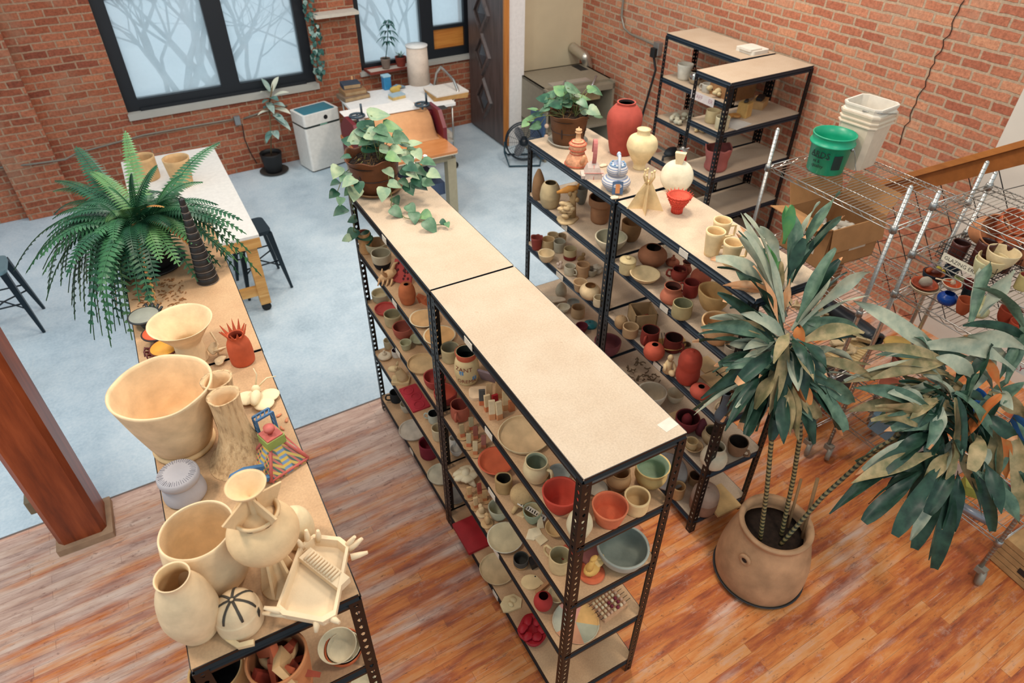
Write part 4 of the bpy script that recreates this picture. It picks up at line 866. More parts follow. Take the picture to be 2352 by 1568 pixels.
# ================================================================ on top of the right row
zt = 1.83
GT = 'clay vessels on top of the right row'
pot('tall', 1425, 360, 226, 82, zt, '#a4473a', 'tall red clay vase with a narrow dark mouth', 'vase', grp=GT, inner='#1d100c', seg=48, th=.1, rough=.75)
pot([(.42, 0), (.40, .12), (.62, .26), (.95, .5), (1, .62), (.86, .78), (.5, .86), (.42, .88), (.42, .96), (.46, 1)], 1467, 392, 290, 72, zt, '#d8c295', 'cream shouldered vase on a narrow foot', 'vase', grp=GT, th=.46, seg=40)
for (u, lo, hi, lb, sc_) in ((1631, 592, 519, 'pale clay mug with a square handle, left of the trio', 47), (1648, 563, 495, 'pale clay mug with a square handle, rear of the trio', 45), (1672, 612, 545, 'pale clay mug with a square handle, right of the trio', 48)):
    pot('flower', u, lo, hi, sc_, zt, '#dcc294', lb, 'mug', grp='pale square-handled mugs on the right row', inner='#d9b885', hd=(12, .75, .25, .7, 1), th=.12)
# pink double teapot
p = at(1324, 378, zt)
t = thing('teapot', 'coral pink two-tiered teapot with a tall stacked stopper', 'teapot', p, 0, GT)
PK = clay('#cf9470', .7, .3, 0, .2, 60)
mb_ = MB(); mb_.lathe([(.072, 0), (.078, .008), (.066, .05), (.045, .085), (.04, .092), (.052, .105), (.056, .14), (.040, .158), (.03, .165)], 26)
obj('body', mb_, PK, t)
b = MB()
for z_, r_ in ((.012, .078), (.082, .047), (.108, .0545), (.142, .056), (.158, .042)): b.ring((0, 0, z_), r_, .0028, 28, 6)
obj('red_bands', b, clay('#b5533c'), t)
b = MB(); b.lathe([(.03, .163), (.018, .17), (.014, .21), (.022, .214), (.022, .22), (.012, .224), (.02, .23), (.02, .236), (.004, .24), (.004, .25), (1e-6, .252)], 18); obj('stopper', b, clay('#d6a77c'), t)
b = MB(); q = (RT*.35-V(FW.x, FW.y, 0)); q.z = 0; q.normalize(); b.tube([q*.05+V(0, 0, .03), q*.085+V(0, 0, .06), q*.09+V(0, 0, .095)], [.02, .014, .009], 8); obj('spout', b, clay('#d29a72'), t)
# lantern shaped pitcher
p = at(1361, 404, zt); t = thing('pitcher', 'pale grey bell shaped pitcher with a flat pink handle band standing upright', 'pitcher', p, -.5, GT)
b = MB(); b.prism([(-.075, -.045), (.075, -.045), (.075, .045), (-.075, .045)], 0, .02); b.lathe([(.078, .0), (.072, .03), (.052, .07), (.02, .095), (1e-6, .098)], 4, 0, rot('Z', 45), smooth=False)
obj('body', b, clay('#c3b0a4', .8, .1, 0, .4, 80), t)
b = MB(); b.tube([(-.06, -.05, .04), (.06, -.05, .04)], .003, 5); b.tube([(0, -.056, .0), (0, -.03, .085)], .003, 5); obj('pink_lines', b, clay('#c9857a'), t)
b = MB(); b.tube([(0, -.03*math.cos(a), .16+.075*math.sin(a)) for a in [-1.2+.3*i for i in range(16)]], .008, 4, 0, None, False, 2.2, V(1, 0, 0)); obj('handle', b, clay('#b9706a'), t)
# blue-white double gourd teapot
p = at(1413, 434, zt); t = thing('teapot', 'blue and white double gourd teapot with a ribbed body', 'teapot', p, 0, GT)
def stripes(name, c1, c2, sc_, axis='Z'):
    m, nt, b_ = newmat(name); co = objco(nt); w_ = nt.nodes.new('ShaderNodeTexWave'); w_.bands_direction = axis; w_.inputs['Scale'].default_value = sc_; w_.inputs['Distortion'].default_value = 1.2; w_.inputs['Detail'].default_value = 3
    lk(nt, co, w_.inputs[0]); lk(nt, ramp(nt, w_.outputs['Color'], [(.3, s2l(c1)), (.6, s2l(c2))]), b_.inputs['Base Color']); b_.inputs['Roughness'].default_value = .6; return m
STR = stripes('blue_glaze_rows', '#7f8aa3', '#cfc7c0', 26)
b = MB(); b.lathe(smoothprof([(.05, 0), (.082, .2), (.086, .4), (.05, .6)], 4), 32, 0, Matrix.Diagonal((1, 1, .16, 1))); b.lathe([(r, z) for r, z in [(.05, .094), (.062, .115), (.064, .135), (.05, .158), (.02, .17), (1e-6, .172)]], 32)
obj('body', b, STR, t)
b = MB(); [b.ball((.04*math.cos(k*.9), .04*math.sin(k*.9), .168), .007, 8, 6) for k in range(7)]; b.ring((0, 0, .162), .046, .004, 24, 6); b.ring((0, 0, .004), .052, .005, 24, 6); obj('blue_trim', b, clay('#7f9cb8', .5), t)
q = V(-FW.x, -FW.y, 0).normalized()
b = MB(); b.tube([q*.07+V(0, 0, .12), q*.075+V(0, 0, .17), q*.03+V(0, 0, .225), V(0, 0, .215)], [.008, .008, .010, .008], 8); obj('handle', b, clay('#b9bfca', .5), t)
b = MB(); b.ball((0, 0, .22), .013, 10, 8, 0, (1, 1, 1.4)); obj('finial', b, clay('#aebfd0', .5), t)
M_ = tr(*(q*.088)) @ Matrix.Rotation(math.atan2(q.x, -q.y), 4, 'Z'); b = MB(); b.prism([(-.032, -.008), (.032, -.008), (.018, .004), (-.018, .004)], .008, .085, 0, M_ @ rot('X', -12)); obj('panel', b, clay('#4b617e', .5), t)
b = MB(); b.box(-.013, .013, -.012, -.006, .015, .07, 0, M_ @ rot('X', -12)); obj('orange_inset', b, clay('#bf7f52'), t)
# star vessel
p = at(1481, 476, zt); t = thing('star_vessel', 'cream five-pointed star vessel with a cluster of small prongs on top', 'vessel', p, .3, GT)
b = MB(); n5 = 5; lay = [(0, .112, .026), (.012, .104, .024), (.09, .062, .017), (.15, .026, .013), (.165, .02, .013)]
vs = []
for z_, ro, ri in lay:
    for k in range(10):
        a = k*PI/5; r_ = ro if k % 2 == 0 else ri; vs.append((r_*math.cos(a), r_*math.sin(a), z_))
fs = [(i*10+k, i*10+(k+1) % 10, (i+1)*10+(k+1) % 10, (i+1)*10+k) for i in range(4) for k in range(10)]+[tuple(range(9, -1, -1)), tuple(range(40, 50))]
b.add(vs, fs); obj('body', b, clay('#d6b888'), t)
b = MB()
for k in range(6):
    a = k*1.05; b.tube([(.01*math.cos(a), .01*math.sin(a), .15), (.03*math.cos(a), .03*math.sin(a), .19), (.026*math.cos(a), .026*math.sin(a), .225 if k % 3 else .205)], [.008, .006, .005], 6); b.ball((.026*math.cos(a), .026*math.sin(a), .226 if k % 3 else .206), .0075, 8, 6)
obj('prongs', b, clay('#dcc08f'), t)
# coral red openwork cup
c, R, H = place(1553, 492, 432, 62, zt, .36, 1)
t = thing('openwork_cup', 'bright coral red openwork cup with a spiky rim', 'cup', c, 0, GT); CRD = clay('#cc4532', .6)
b = MB(); vessel(b, [(.40, 0), (.40, .32), (.46, .38), (.72, .66), (.9, .95), (.9, 1)], R, H*.95, .12, 0, 1, 40)
obj('body', b, [CRD, clay('#dd6a52', .6)], t)
b = MB()
for k in range(20):
    a = k*PI/10; b.tube([(R*.41*math.cos(a), R*.41*math.sin(a), .002), (R*.41*math.cos(a), R*.41*math.sin(a), H*.34)], R*.045, 5)
    for j in range(4):
        f = .4+.15*j; aa = a+(j % 2)*PI/20; rr = R*(.44+.5*(f-.36)/.6)*1.03; b.ring((0, 0, 0), R*.085, R*.028, 8, 4, 0, tr(rr*math.cos(aa), rr*math.sin(aa), H*f) @ Matrix.Rotation(aa, 4, 'Z') @ rot('Y', 90-30))
    b.tube([(R*.9*math.cos(a), R*.9*math.sin(a), H*.9), (R*1.06*math.cos(a), R*1.06*math.sin(a), H*1.02)], [R*.05, R*.012], 5)
obj('lattice', b, CRD, t)
# disc flask
p = at(1549, 438, zt); t = thing('disc_flask', 'white disc shaped flask with a flared square neck, standing behind the coral cup', 'flask', p, -.85, GT)
b = MB(); M_ = tr(0, 0, .095) @ rot('X', 70); b.lathe([(1e-6, -.03), (.06, -.026), (.094, -.006), (.098, .004), (.092, .014), (.05, .03), (1e-6, .034)], 40, 0, M_); b.lathe([(.04, 0), (.035, .03), (1e-6, .03)], 20); obj('body', b, clay('#ddd0b4'), t)
b = MB(); b.prism([(-.032, -.022), (.032, -.022), (.032, .022), (-.032, .022)], .165, .235, 0, rot('X', -5), .55); obj('neck', b, clay('#dac49c'), t)
for (u, v, lb) in ((1411, 456, 'small cream shell lying behind the junction post'), (1385, 382, 'pale curled shard between the pitcher and the red vase')):
    b = MB(); b.ball((0, 0, .008), .024, 12, 6, 0, (1.2, .9, .35), None, .15, u); single('shell', lb, 'shell', b, clay('#d9cbb0'), at(u, v, zt), .4)
# ================================================================ left row: on top
RAW = '#dcbf98'; GL = 'raw clay vessels on top of the left row'
def big(kind, u, lo, hi, w_, col, label, name='bowl', **k): return pot(kind, u, lo, hi, w_, 1.83, col, label, name, grp=GL, seg=64, **k)
# stepped black horn
c, R, H = place(482, 656, 455, 56, zt, 1, .2)
t = thing('stacked_cone', 'tall black ringed cone of stacked sections beside the fern', 'cone sculpture', c, 0)
pr = []; n = 13
b = MB(); lines = MB()
for k in range(n):
    r0 = R*(1-.80*k/n); z0 = H*k/n; z1 = H*(k+1)/n
    pr += [(r0*.98, z0), (r0*1.0, z0+.004), (r0*.93, z1-.003), (r0*.88, z1)]; obj('pale_joint', MB().ring((0, 0, z0+.003), r0*.985, .0022, 30, 5), clay('#6d625a'), t)
pr.append((1e-6, H+.004)); b.lathe(pr, 36, 0, None, .01); obj('body', b, plain('#1b1a1a', .45), t)
# three shallow discs with dark claw stands
for (u, v, w_, cd_, cr_, lb, az) in ((340, 748, 68, '#8b8d82', '#24282a', 'grey glazed disc in a black rimmed stand, farthest of the three discs', 0), (368, 788, 62, '#cf5c38', '#2a1f1e', 'orange-red disc in a dark stand, middle of the three discs', .2), (388, 822, 66, '#e0a13f', '#5a2018', 'yellow disc in a dark red stand, nearest of the three discs', .1)):
    p = at(u, v, zt); r = w_/2*depth(p)/FPX; t = thing('disc_on_stand', lb, 'disc stand', p, az, 'glazed discs on dark claw stands')
    b = MB(); b.lathe([(r*.35, 0), (r*.4, .012), (r*.25, .03), (r*.7, .042), (r, .052), (r*1.03, .058), (r*.95, .058), (1e-6, .052)], 36); obj('stand', b, plain(cr_, .5), t)
    b = MB(); b.lathe([(r*.93, .058), (r*.9, .0605), (1e-6, .0585)], 36); obj('disc', b, clay(cd_, .45), t)
    b = MB()
    for k in range(4):
        a = .2+.35*k if cr_ != '#5a2018' else 2.6+.35*k
        b.tube([(r*.95*math.cos(a), r*.95*math.sin(a), .05), (r*1.25*math.cos(a+.1), r*1.25*math.sin(a+.1), .062), (r*1.35*math.cos(a+.3), r*1.35*math.sin(a+.3), .05)], [.007, .006, .002], 6)
    obj('claws', b, plain(cr_, .5), t)
# wide flared pedestal bowl
_, loc, R, H = big([(.50, 0), (.47, .1), (.44, .4), (.46, .5), (.62, .66), (.86, .88), (1, 1)], 452, 842, 702, 158, '#dcc097', 'wide flared cream bowl on a tall foot', th=.04)
t = thing('clay_blossom', 'small cream clay blossoms lying at the foot of the flared bowl', 'blossom', at(505, 826, zt), 0)
b = MB(); [b.lathe([(.004, .004), (.024, .014), (.02, .018), (1e-6, .008)], 16, 0, tr(x, y, z) @ rot('X', tx_), .18, x*50) for x, y, z, tx_ in ((0, -.02, .0, 10), (.012, .02, .02, -30), (-.01, .045, .03, 40))]; b.tube([(0, .02, .01), (.01, .05, .06), (0, .07, .1)], .004, 6); obj('petals', b, clay('#dcc39b'), t)
# crown vase
c, R, H = place(564, 843, 740, 60, zt, .9, .8)
t = thing('crown_vase', 'terracotta red vase with a ragged crown of spikes', 'vase', c, 0, GL); TC = clay('#b85434', .8)
b = MB(); vessel(b, [(.88, 0), (.98, .06), (1, .4), (.92, .7), (.72, .86), (.70, 1)], R, H*.80, .12, 0, 1, 40, .01); obj('body', b, [TC, clay('#a2472e')], t)
b = MB()
for k in range(13):
    a = k*2*PI/13; ra = R*.68; rb = R*random.uniform(.95, 1.2); h2 = H*random.uniform(.92, 1.05)
    b.add([(ra*math.cos(a-.22), ra*math.sin(a-.22), H*.77), (ra*math.cos(a+.22), ra*math.sin(a+.22), H*.77), (rb*math.cos(a), rb*math.sin(a), h2)], [(0, 1, 2)])
obj('spikes', b, TC, t, mods=[('SOLIDIFY', {'thickness': .004})])
# the biggest bowl on its ring bat
o, loc, R, H = big([(.50, 0), (.60, .02), (.80, .45), (.93, .8), (1, 1)], 440, 1052, 836, 246, '#dabc94', 'huge hand built cream bowl with a wavy rim, the biggest on the left row', th=.05, wob=.003, rimwob=.002, inner='#e4c49a', dz=.022)  # paler inside colour carries the light falling into the bowl
b = MB(); b.ring((0, 0, .011), R*.58, .011, 48, 8); b.lathe([(R*.5, 0), (R*.52, .012), (1e-6, .012)], 40)
single('plaster_bat', 'coiled cream clay ring lying under the huge bowl', 'ring', b, clay('#d2b284'), V(loc.x, loc.y, zt))
# tree trunk vase with two necks
c = at(574, 1080, zt)+away(at(574, 1080, zt))*.08
t = thing('trunk_vase', 'bark textured twin-necked tree trunk vase', 'vase', c, 0, GL)
def barkmat():
    m, nt, b_ = newmat('bark_clay'); co = objco(nt); st = nt.nodes.new('ShaderNodeMapping'); lk(nt, co, st.inputs[0]); st.inputs['Scale'].default_value = (45, 45, 9)
    n_ = noise(nt, st.outputs[0], 1.6, 5, .6); lk(nt, ramp(nt, n_.outputs['Fac'], [(.32, s2l('#a5845e')), (.5, s2l('#cdaa7e')), (.8, s2l('#d9bb90'))]), b_.inputs['Base Color']); b_.inputs['Roughness'].default_value = .85; bump(nt, b_, n_.outputs['Fac'], .8, .01); return m
BARK = barkmat()
def neck(b, cx, cy, ztop, r0, r1, rr, lean):
    pr_ = [(r0, 0), (r0*.90, .03), (r0*.74, .14), (r1*1.1, .45), (r1, .8), (rr, .97), (rr*1.04, 1)]
    vs = smoothprof(pr_, 4); L_ = [(r, z*ztop) for r, z in vs]; inner = [(rr*.86, ztop-.002), (rr*.78, ztop*.9), (r1*.8, ztop*.6), (1e-6, ztop*.55)]
    Sh = Matrix.Identity(4); Sh[0][2] = lean[0]; Sh[1][2] = lean[1]
    b.lathe(L_+inner, 44, 0, tr(cx, cy, 0) @ Sh, .045, cx*40+1, mis=[0]*(len(L_))+[1]*len(inner))
h1 = hsolve(c, 908)-zt
b = MB(); neck(b, 0, 0, h1, .118, .047, .050, (0, 0)); neck(b, -.005, .085, h1*.98, .065, .044, .050, (0, .06))
obj('trunk', b, [BARK, clay('#d9b990')], t)
# moth
p = at(590, 925, zt); t = thing('moth_sculpture', 'white clay moth with rounded wings and long feelers lying on the board', 'sculpture', p, -.3, GL); MOTH = clay('#dfcca6', .8, .06)
for s_, a_, l_ in ((1, 25, .085), (-1, 150, .08), (1, -35, .07)):
    b = MB(); b.ball((l_*.55, 0, .012), .05, 18, 8, 0, (l_*11, .8, .16), rot('Z', a_)); obj('wing', b, MOTH, t)
b = MB(); b.ball((0, 0, .028), .022, 14, 10, 0, (.9, 1.9, .9), None, .08); b.ball((0, .045, .032), .018, 12, 8); obj('thorax', b, MOTH, t)
b = MB(); b.tube([(0, .05, .04), (.012, .07, .085), (.004, .08, .11)], [.004, .003, .0015], 6); b.tube([(.01, .05, .04), (.045, .07, .06), (.08, .075, .06)], [.004, .003, .0015], 6); obj('feelers', b, MOTH, t)
# painted pyramid
p = at(641, 1058, zt); t = thing('painted_pyramid', 'small painted pyramid with pink ribs, blue truss and turret', 'sculpture', p, .32)
def pyr():
    m, nt, b_ = newmat('painted_ribs'); co = objco(nt); sx = nt.nodes.new('ShaderNodeSeparateXYZ'); lk(nt, co, sx.inputs[0])
    s_ = mathn(nt, 'ADD', mathn(nt, 'ABSOLUTE', sx.outputs[0]), mathn(nt, 'ABSOLUTE', sx.outputs[1]))
    w1 = mathn(nt, 'FRACT', mathn(nt, 'MULTIPLY', mathn(nt, 'ADD', sx.outputs[0], sx.outputs[1]), 62)); w2 = mathn(nt, 'FRACT', mathn(nt, 'MULTIPLY', mathn(nt, 'ADD', sx.outputs[2], mathn(nt, 'MULTIPLY', mathn(nt, 'SUBTRACT', sx.outputs[0], sx.outputs[1]), .6)), 48))
    base = mixc(nt, ramp(nt, w1, [(.45, (0, 0, 0)), (.55, (1, 1, 1))]), s2l('#bd6a60'), s2l('#4a655a'))
    base = mixc(nt, ramp(nt, w2, [(.6, (0, 0, 0)), (.68, (1, 1, 1))]), base, s2l('#c9ab5a'))
    mid = ramp(nt, mathn(nt, 'ABSOLUTE', mathn(nt, 'SUBTRACT', mathn(nt, 'ABSOLUTE', sx.outputs[0]), mathn(nt, 'ABSOLUTE', sx.outputs[1]))), [(.02, (0, 0, 0)), (.03, (1, 1, 1))])
    dm_ = ramp(nt, mathn(nt, 'FRACT', mathn(nt, 'MULTIPLY', sx.outputs[2], 55)), [(.45, s2l('#6f93b5')), (.55, s2l('#d8b44a'))])
    lk(nt, mixc(nt, mathn(nt, 'MULTIPLY', mathn(nt, 'SUBTRACT', 1, ramp(nt, mathn(nt, 'MINIMUM', mathn(nt, 'ABSOLUTE', sx.outputs[0]), mathn(nt, 'ABSOLUTE', sx.outputs[1])), [(.012, (0, 0, 0)), (.016, (1, 1, 1))])), .9), base, dm_), b_.inputs['Base Color']); b_.inputs['Roughness'].default_value = .55; return m
b = MB(); s_ = .074; k_ = .024; hp = .10
vs = [(-s_, -s_, 0), (s_, -s_, 0), (s_, s_, 0), (-s_, s_, 0), (-s_, -s_, .012), (s_, -s_, .012), (s_, s_, .012), (-s_, s_, .012), (-k_, -k_, hp), (k_, -k_, hp), (k_, k_, hp), (-k_, k_, hp)]
b.add(vs, [(3, 2, 1, 0), (8, 9, 10, 11)]+[(i, (i+1) % 4, 4+(i+1) % 4, 4+i) for i in range(4)]+[(4+i, 4+(i+1) % 4, 8+(i+1) % 4, 8+i) for i in range(4)]); obj('pyramid', b, pyr(), t)
PINK = clay('#b85f55', .6); BLU = clay('#466d92', .5); b = MB()
for i in range(4): b.tube([vs[4+i], vs[8+i]], .006, 6); b.tube([vs[4+i], vs[4+(i+1) % 4]], .005, 6)
obj('pink_edges', b, PINK, t)
b = MB(); b.rbox(-.034, .034, -.034, .034, hp, hp+.035, .004); obj('turret', b, clay('#8a9a52', .6), t)
b = MB(); b.rbox(-.03, .03, -.03, .03, hp+.034, hp+.04, .003); b.lathe([(.008, hp+.04), (.008, hp+.055), (.018, hp+.056), (.019, hp+.07), (1e-6, hp+.072)], 16); obj('turret_cap', b, PINK, t)
b = MB()
for sx_ in (-.032, .032):
    for sy_ in (.06, .085): b.tube([(sx_+.02, sy_, .03), (sx_+.02, sy_, .165)], .004, 4)
    for j in range(5): b.tube([(sx_+.02, .06, .04+.024*j), (sx_+.02, .085, .064+.024*j)], .0028, 4)
for sy_ in (.06, .085): b.tube([(-.012, sy_, .165), (.052, sy_, .165)], .005, 4)
for j in range(4): b.tube([(-.012+.016*j, .06, .165), (.004+.016*j, .085, .165)], .003, 4)
obj('truss_arch', b, BLU, t)
b = MB(); b.tube([(-.07, -.03, .05), (-.13, -.03, .085), (-.17, -.02, .08), (-.19, -.02, .05)], [.011, .011, .010, .009], 4); b.tube([(-.07, -.06, .02), (-.12, -.06, .04)], .012, 4); obj('crane_arm', b, BLU, t)
# grey-blue mushroom jar
c, R, H = place(442, 1163, 1058, 106, zt, .92, .9)
t = thing('jar', 'pale lilac-grey drum shaped jar with incised rays on its lid', 'jar', c, 0, GL); LG = clay('#a9a4a6', .85, .05)
b = MB(); b.lathe([(r*R, z*H) for r, z in [(.9, 0), (.99, .08), (1, .2), (.95, .42), (.84, .6), (.82, .66)]], 48); obj('body', b, LG, t)
b = MB(); b.lathe([(r*R, z*H) for r, z in [(.82, .64), (.93, .7), (.97, .82), (.95, .93), (.86, .99), (.5, 1.02), (1e-6, 1.03)]], 48); lo = obj('lid', b, LG, t)
b = MB()
for k in range(48):
    a = k*PI/24; r1 = .60 if k % 2 else .66; M_ = Matrix.Rotation(a, 4, 'Z'); b.add([M_ @ V(R*r1, -.0008, H*1.013), M_ @ V(R*.86, -.0012, H*.9935), M_ @ V(R*.86, .0012, H*.9935), M_ @ V(R*r1, .0008, H*1.013)], [(0, 1, 2, 3)])
obj('incised_rays', b, clay('#77757b'), lo, mods=[('SOLIDIFY', {'thickness': .0012})])
# large open bowl, jug, dome mug
big([(.62, 0), (.80, .08), (.96, .32), (1, .52), (.95, .8), (.885, 1)], 521, 1364, 1162, 198, '#dbbf98', 'large smooth cream bowl curving inward at the rim', th=.045, inner='#e6cba4')  # lit inside is painted in with a lighter clay tone
big([(.56, 0), (.72, .05), (.93, .25), (1, .42), (.86, .7), (.60, .88), (.56, .95), (.60, 1)], 475, 1470, 1297, 146, '#dbbf98', 'tall cream pot with a narrower open neck at the near end', 'pot', inner='#dcb888', th=.05)
c, R, H = place(573, 1464, 1345, 116, zt, .92, .8)
t = thing('domed_mug', 'cream mug with a domed top painted with dark radiating stripes', 'mug', c, 0, GL)
b = MB(); b.lathe(smoothprof([(r, z) for r, z in [(.9, 0), (.98, .05), (1, .3), (.97, .5), (.93, .56), (.80, .8), (.5, .95), (.001, 1)]], 4) and [(r*R, z*H) for r, z in smoothprof([(.9, 0), (.98, .05), (1, .3), (.97, .52), (.92, .58), (.78, .8), (.45, .95), (.001, 1)], 4)], 44); obj('body', b, clay('#dbbf98'), t)
b = MB()
for k in range(7):
    a = k*2*PI/7+.4; M_ = Matrix.Rotation(a, 4, 'Z'); pth = [(.06, .995), (.3, .977), (.5, .935), (.66, .875), (.79, .785), (.88, .67)]
    b.tube([M_ @ V(R*r+.001, 0, H*z+.001) for r, z in pth], [R*.06, R*.06, R*.055, R*.06, R*.065, R*.05], 8, flat=.25, up=M_ @ V(0, 0, 1))
obj('dark_stripes', b, plain('#3d362c', .7), t)
q = (RT-V(0, 0, RT.z)).normalized(); b = MB(); b.ball((0, 0, 0), R*.3, 14, 8, 0, (.8, .15, 1.1), tr(*(q*R*.94+V(0, 0, H*.40))) @ Matrix.Rotation(math.atan2(q.y, q.x)+PI/2, 4, 'Z'), .15); obj('dark_blot', b, plain('#3d362c', .7), t)
b = MB(); f_ = -away(c); b.tube([f_*R*.5+q*(-R*.85)+V(0, 0, .03), f_*R*1.1+q*(-R*.95)+V(0, 0, .012), f_*R*1.5+q*(-R*.6)+V(0, 0, .011), f_*R*1.3+q*(R*.1)+V(0, 0, .011)], .010, 4); obj('handle', b, clay('#d9bd90'), t)
# trumpet mouthed vase on a finned foot
c = at(648, 1338, zt); gd = depth(c)/FPX
t = thing('trumpet_vase', 'cream globe vase with a trumpet mouth, pierced collar and finned foot', 'vase', c, 0, GL); TV = clay('#d9b78a', .75)
hb = hsolve(c, 1222)-zt; ht = hsolve(c, 1118)-zt; rb_ = 80*gd*.93
b = MB(); b.lathe([(.02, hb-rb_*.9)]+[(rb_*math.cos(a), hb+rb_*.86*math.sin(a)) for a in [(-70+10*i)*PI/180 for i in range(14)]]+[(rb_*.32, hb+rb_*.9), (rb_*.13, hb+rb_*.95), (rb_*.12, ht-rb_*.5), (rb_*.26, ht-rb_*.2), (rb_*.5, ht), (rb_*.54, ht+.01), (rb_*.48, ht+.006), (rb_*.2, ht-rb_*.22), (1e-6, ht-rb_*.4)], 44); obj('body', b, TV, t)
b = MB(); b.lathe([(rb_*.55, hb+rb_*.72), (rb_*.66, hb+rb_*.9), (rb_*.62, hb+rb_*1.0), (rb_*.52, hb+rb_*.9)], 36, cap=False)
for k in range(4):
    M_ = Matrix.Rotation(k*PI/2+.5, 4, 'Z'); b.add([M_ @ V(rb_*.1, -.004, hb+rb_*.9), M_ @ V(rb_*.62, -.004, hb+rb_*.8), M_ @ V(rb_*.95, -.004, hb+rb_*1.3), M_ @ V(rb_*.1, -.004, ht-rb_*.4)], [(0, 1, 2, 3)])
co_ = obj('collar', b, TV, t, mods=[('SOLIDIFY', {'thickness': .006})])
b = MB()
for k in range(8):
    a = k*PI/4+.3; M_ = Matrix.Rotation(a, 4, 'Z'); b.ball((0, 0, 0), rb_*.12, 10, 6, 0, (.3, .9, .35), M_ @ tr(rb_*.61, 0, hb+rb_*.86) @ rot('Y', 15))
obj('piercings', b, plain('#3a2412', .9), t)
b = MB(); b.lathe([(rb_*.62, 0), (rb_*.6, .012), (rb_*.22, .03), (rb_*.16, hb-rb_*.9), (.02, hb-rb_*.8)], 24)
for k in range(6):
    M_ = Matrix.Rotation(k*PI/3, 4, 'Z'); b.add([M_ @ V(.01, 0, .01), M_ @ V(rb_*.62, 0, .01), M_ @ V(rb_*.25, 0, hb-rb_*.75), M_ @ V(.01, 0, hb-rb_*.75)], [(0, 1, 2, 3)])
obj('finned_foot', b, TV, t, mods=[('SOLIDIFY', {'thickness': .008})])
pot('closed', 695, 1262, 1150, 88, zt, '#dcc49b', 'pale egg shaped pot standing behind the trumpet vase', 'pot', grp=GL, th=.5, seg=40)
# spiky tray
c = at(722, 1392, zt); t = thing('spiked_tray', 'cream polygonal tray with prongs, a ridged partition and bone-like spikes', 'tray', c, 0, GL)
zc = .075; ctr = at(728, 1338, zt+zc)
PTS = [(640, 1398), (655, 1412), (742, 1428), (770, 1412), (800, 1258), (780, 1242), (722, 1236), (690, 1262)]
W_ = [at(u, v, zt+zc)-c for u, v in PTS]; cx = sum((q for q in W_), V(0, 0, 0))/len(W_)
TRY = clay('#dfc5a0', .7, .06); b = MB(); n8 = len(W_)
def ringpts(s_, z): return [V(cx.x+(q.x-cx.x)*s_, cx.y+(q.y-cx.y)*s_, z) for q in W_]
L_ = [ringpts(.9, zc-.035), ringpts(1.04, zc-.01), ringpts(1.05, zc+.012), ringpts(.94, zc+.014), ringpts(.88, zc-.014)]
b.add([q for l in L_ for q in l], [(i*n8+k, i*n8+(k+1) % n8, (i+1)*n8+(k+1) % n8, (i+1)*n8+k) for i in range(4) for k in range(n8)]+[tuple(range(n8-1, -1, -1)), tuple(range(4*n8, 5*n8))]); obj('tray_body', b, TRY, t)
b = MB(); A_ = at(700, 1268, zt+zc+.012)-c; B_ = at(790, 1338, zt+zc+.012)-c; dv = (B_-A_).normalized(); nv = V(-dv.y, dv.x, 0)
b.add([A_+nv*.022+V(0, 0, -.025), B_+nv*.022+V(0, 0, -.025), B_-nv*.022+V(0, 0, -.025), A_-nv*.022+V(0, 0, -.025), A_+nv*.022, B_+nv*.022, B_-nv*.022, A_-nv*.022], [(4, 5, 6, 7), (0, 1, 5, 4), (1, 2, 6, 5), (2, 3, 7, 6), (3, 0, 4, 7)])
for k in range(11): b.tube([A_+dv*(.02+.0115*k)+nv*.018+V(0, 0, .003), A_+dv*(.02+.0115*k)-nv*.018+V(0, 0, .003)], .0042, 6)
obj('ridged_partition', b, TRY, t)
for (u0, v0, u1, v1, dz) in ((708, 1245, 703, 1217, .05), (732, 1240, 730, 1218, .045), (695, 1258, 684, 1240, .04), (796, 1255, 815, 1232, .04), (802, 1262, 832, 1236, .03), (806, 1280, 845, 1268, .0), (655, 1405, 606, 1395, .02), (660, 1410, 604, 1408, -.02), (728, 1424, 726, 1452, -.02), (760, 1418, 780, 1430, .0), (745, 1424, 746, 1432, -.04)):
    a_ = at(u0, v0, zt+zc)-c; e_ = at(u1, v1, zt+zc+dz)-c; obj('spike', MB().tube([a_, (a_+e_)/2, e_], [.011, .009, .005], 8), TRY, t)
for (u, v) in ((668, 1392), (752, 1400), (780, 1280), (700, 1270)):
    a_ = at(u, v, zt+zc-.03)-c; obj('foot', MB().tube([a_, V(a_.x, a_.y, 0)], [.012, .009], 8), TRY, t)
for k, (u, v) in enumerate(((641, 955), (659, 966), (648, 985), (420, 838))):
    b = MB(); b.ball((0, 0, .004), .009, 8, 5, 0, (1.3, .8, .35), None, .3, k); single('clay_crumb', ('pink clay crumb farthest by the moth', 'curled pink clay crumb near the board edge', 'tiny pink clay crumb nearer the pyramid', 'tan crumb beside the huge bowl')[k], 'crumb', b, clay('#c8825e'), at(u, v, zt), k)
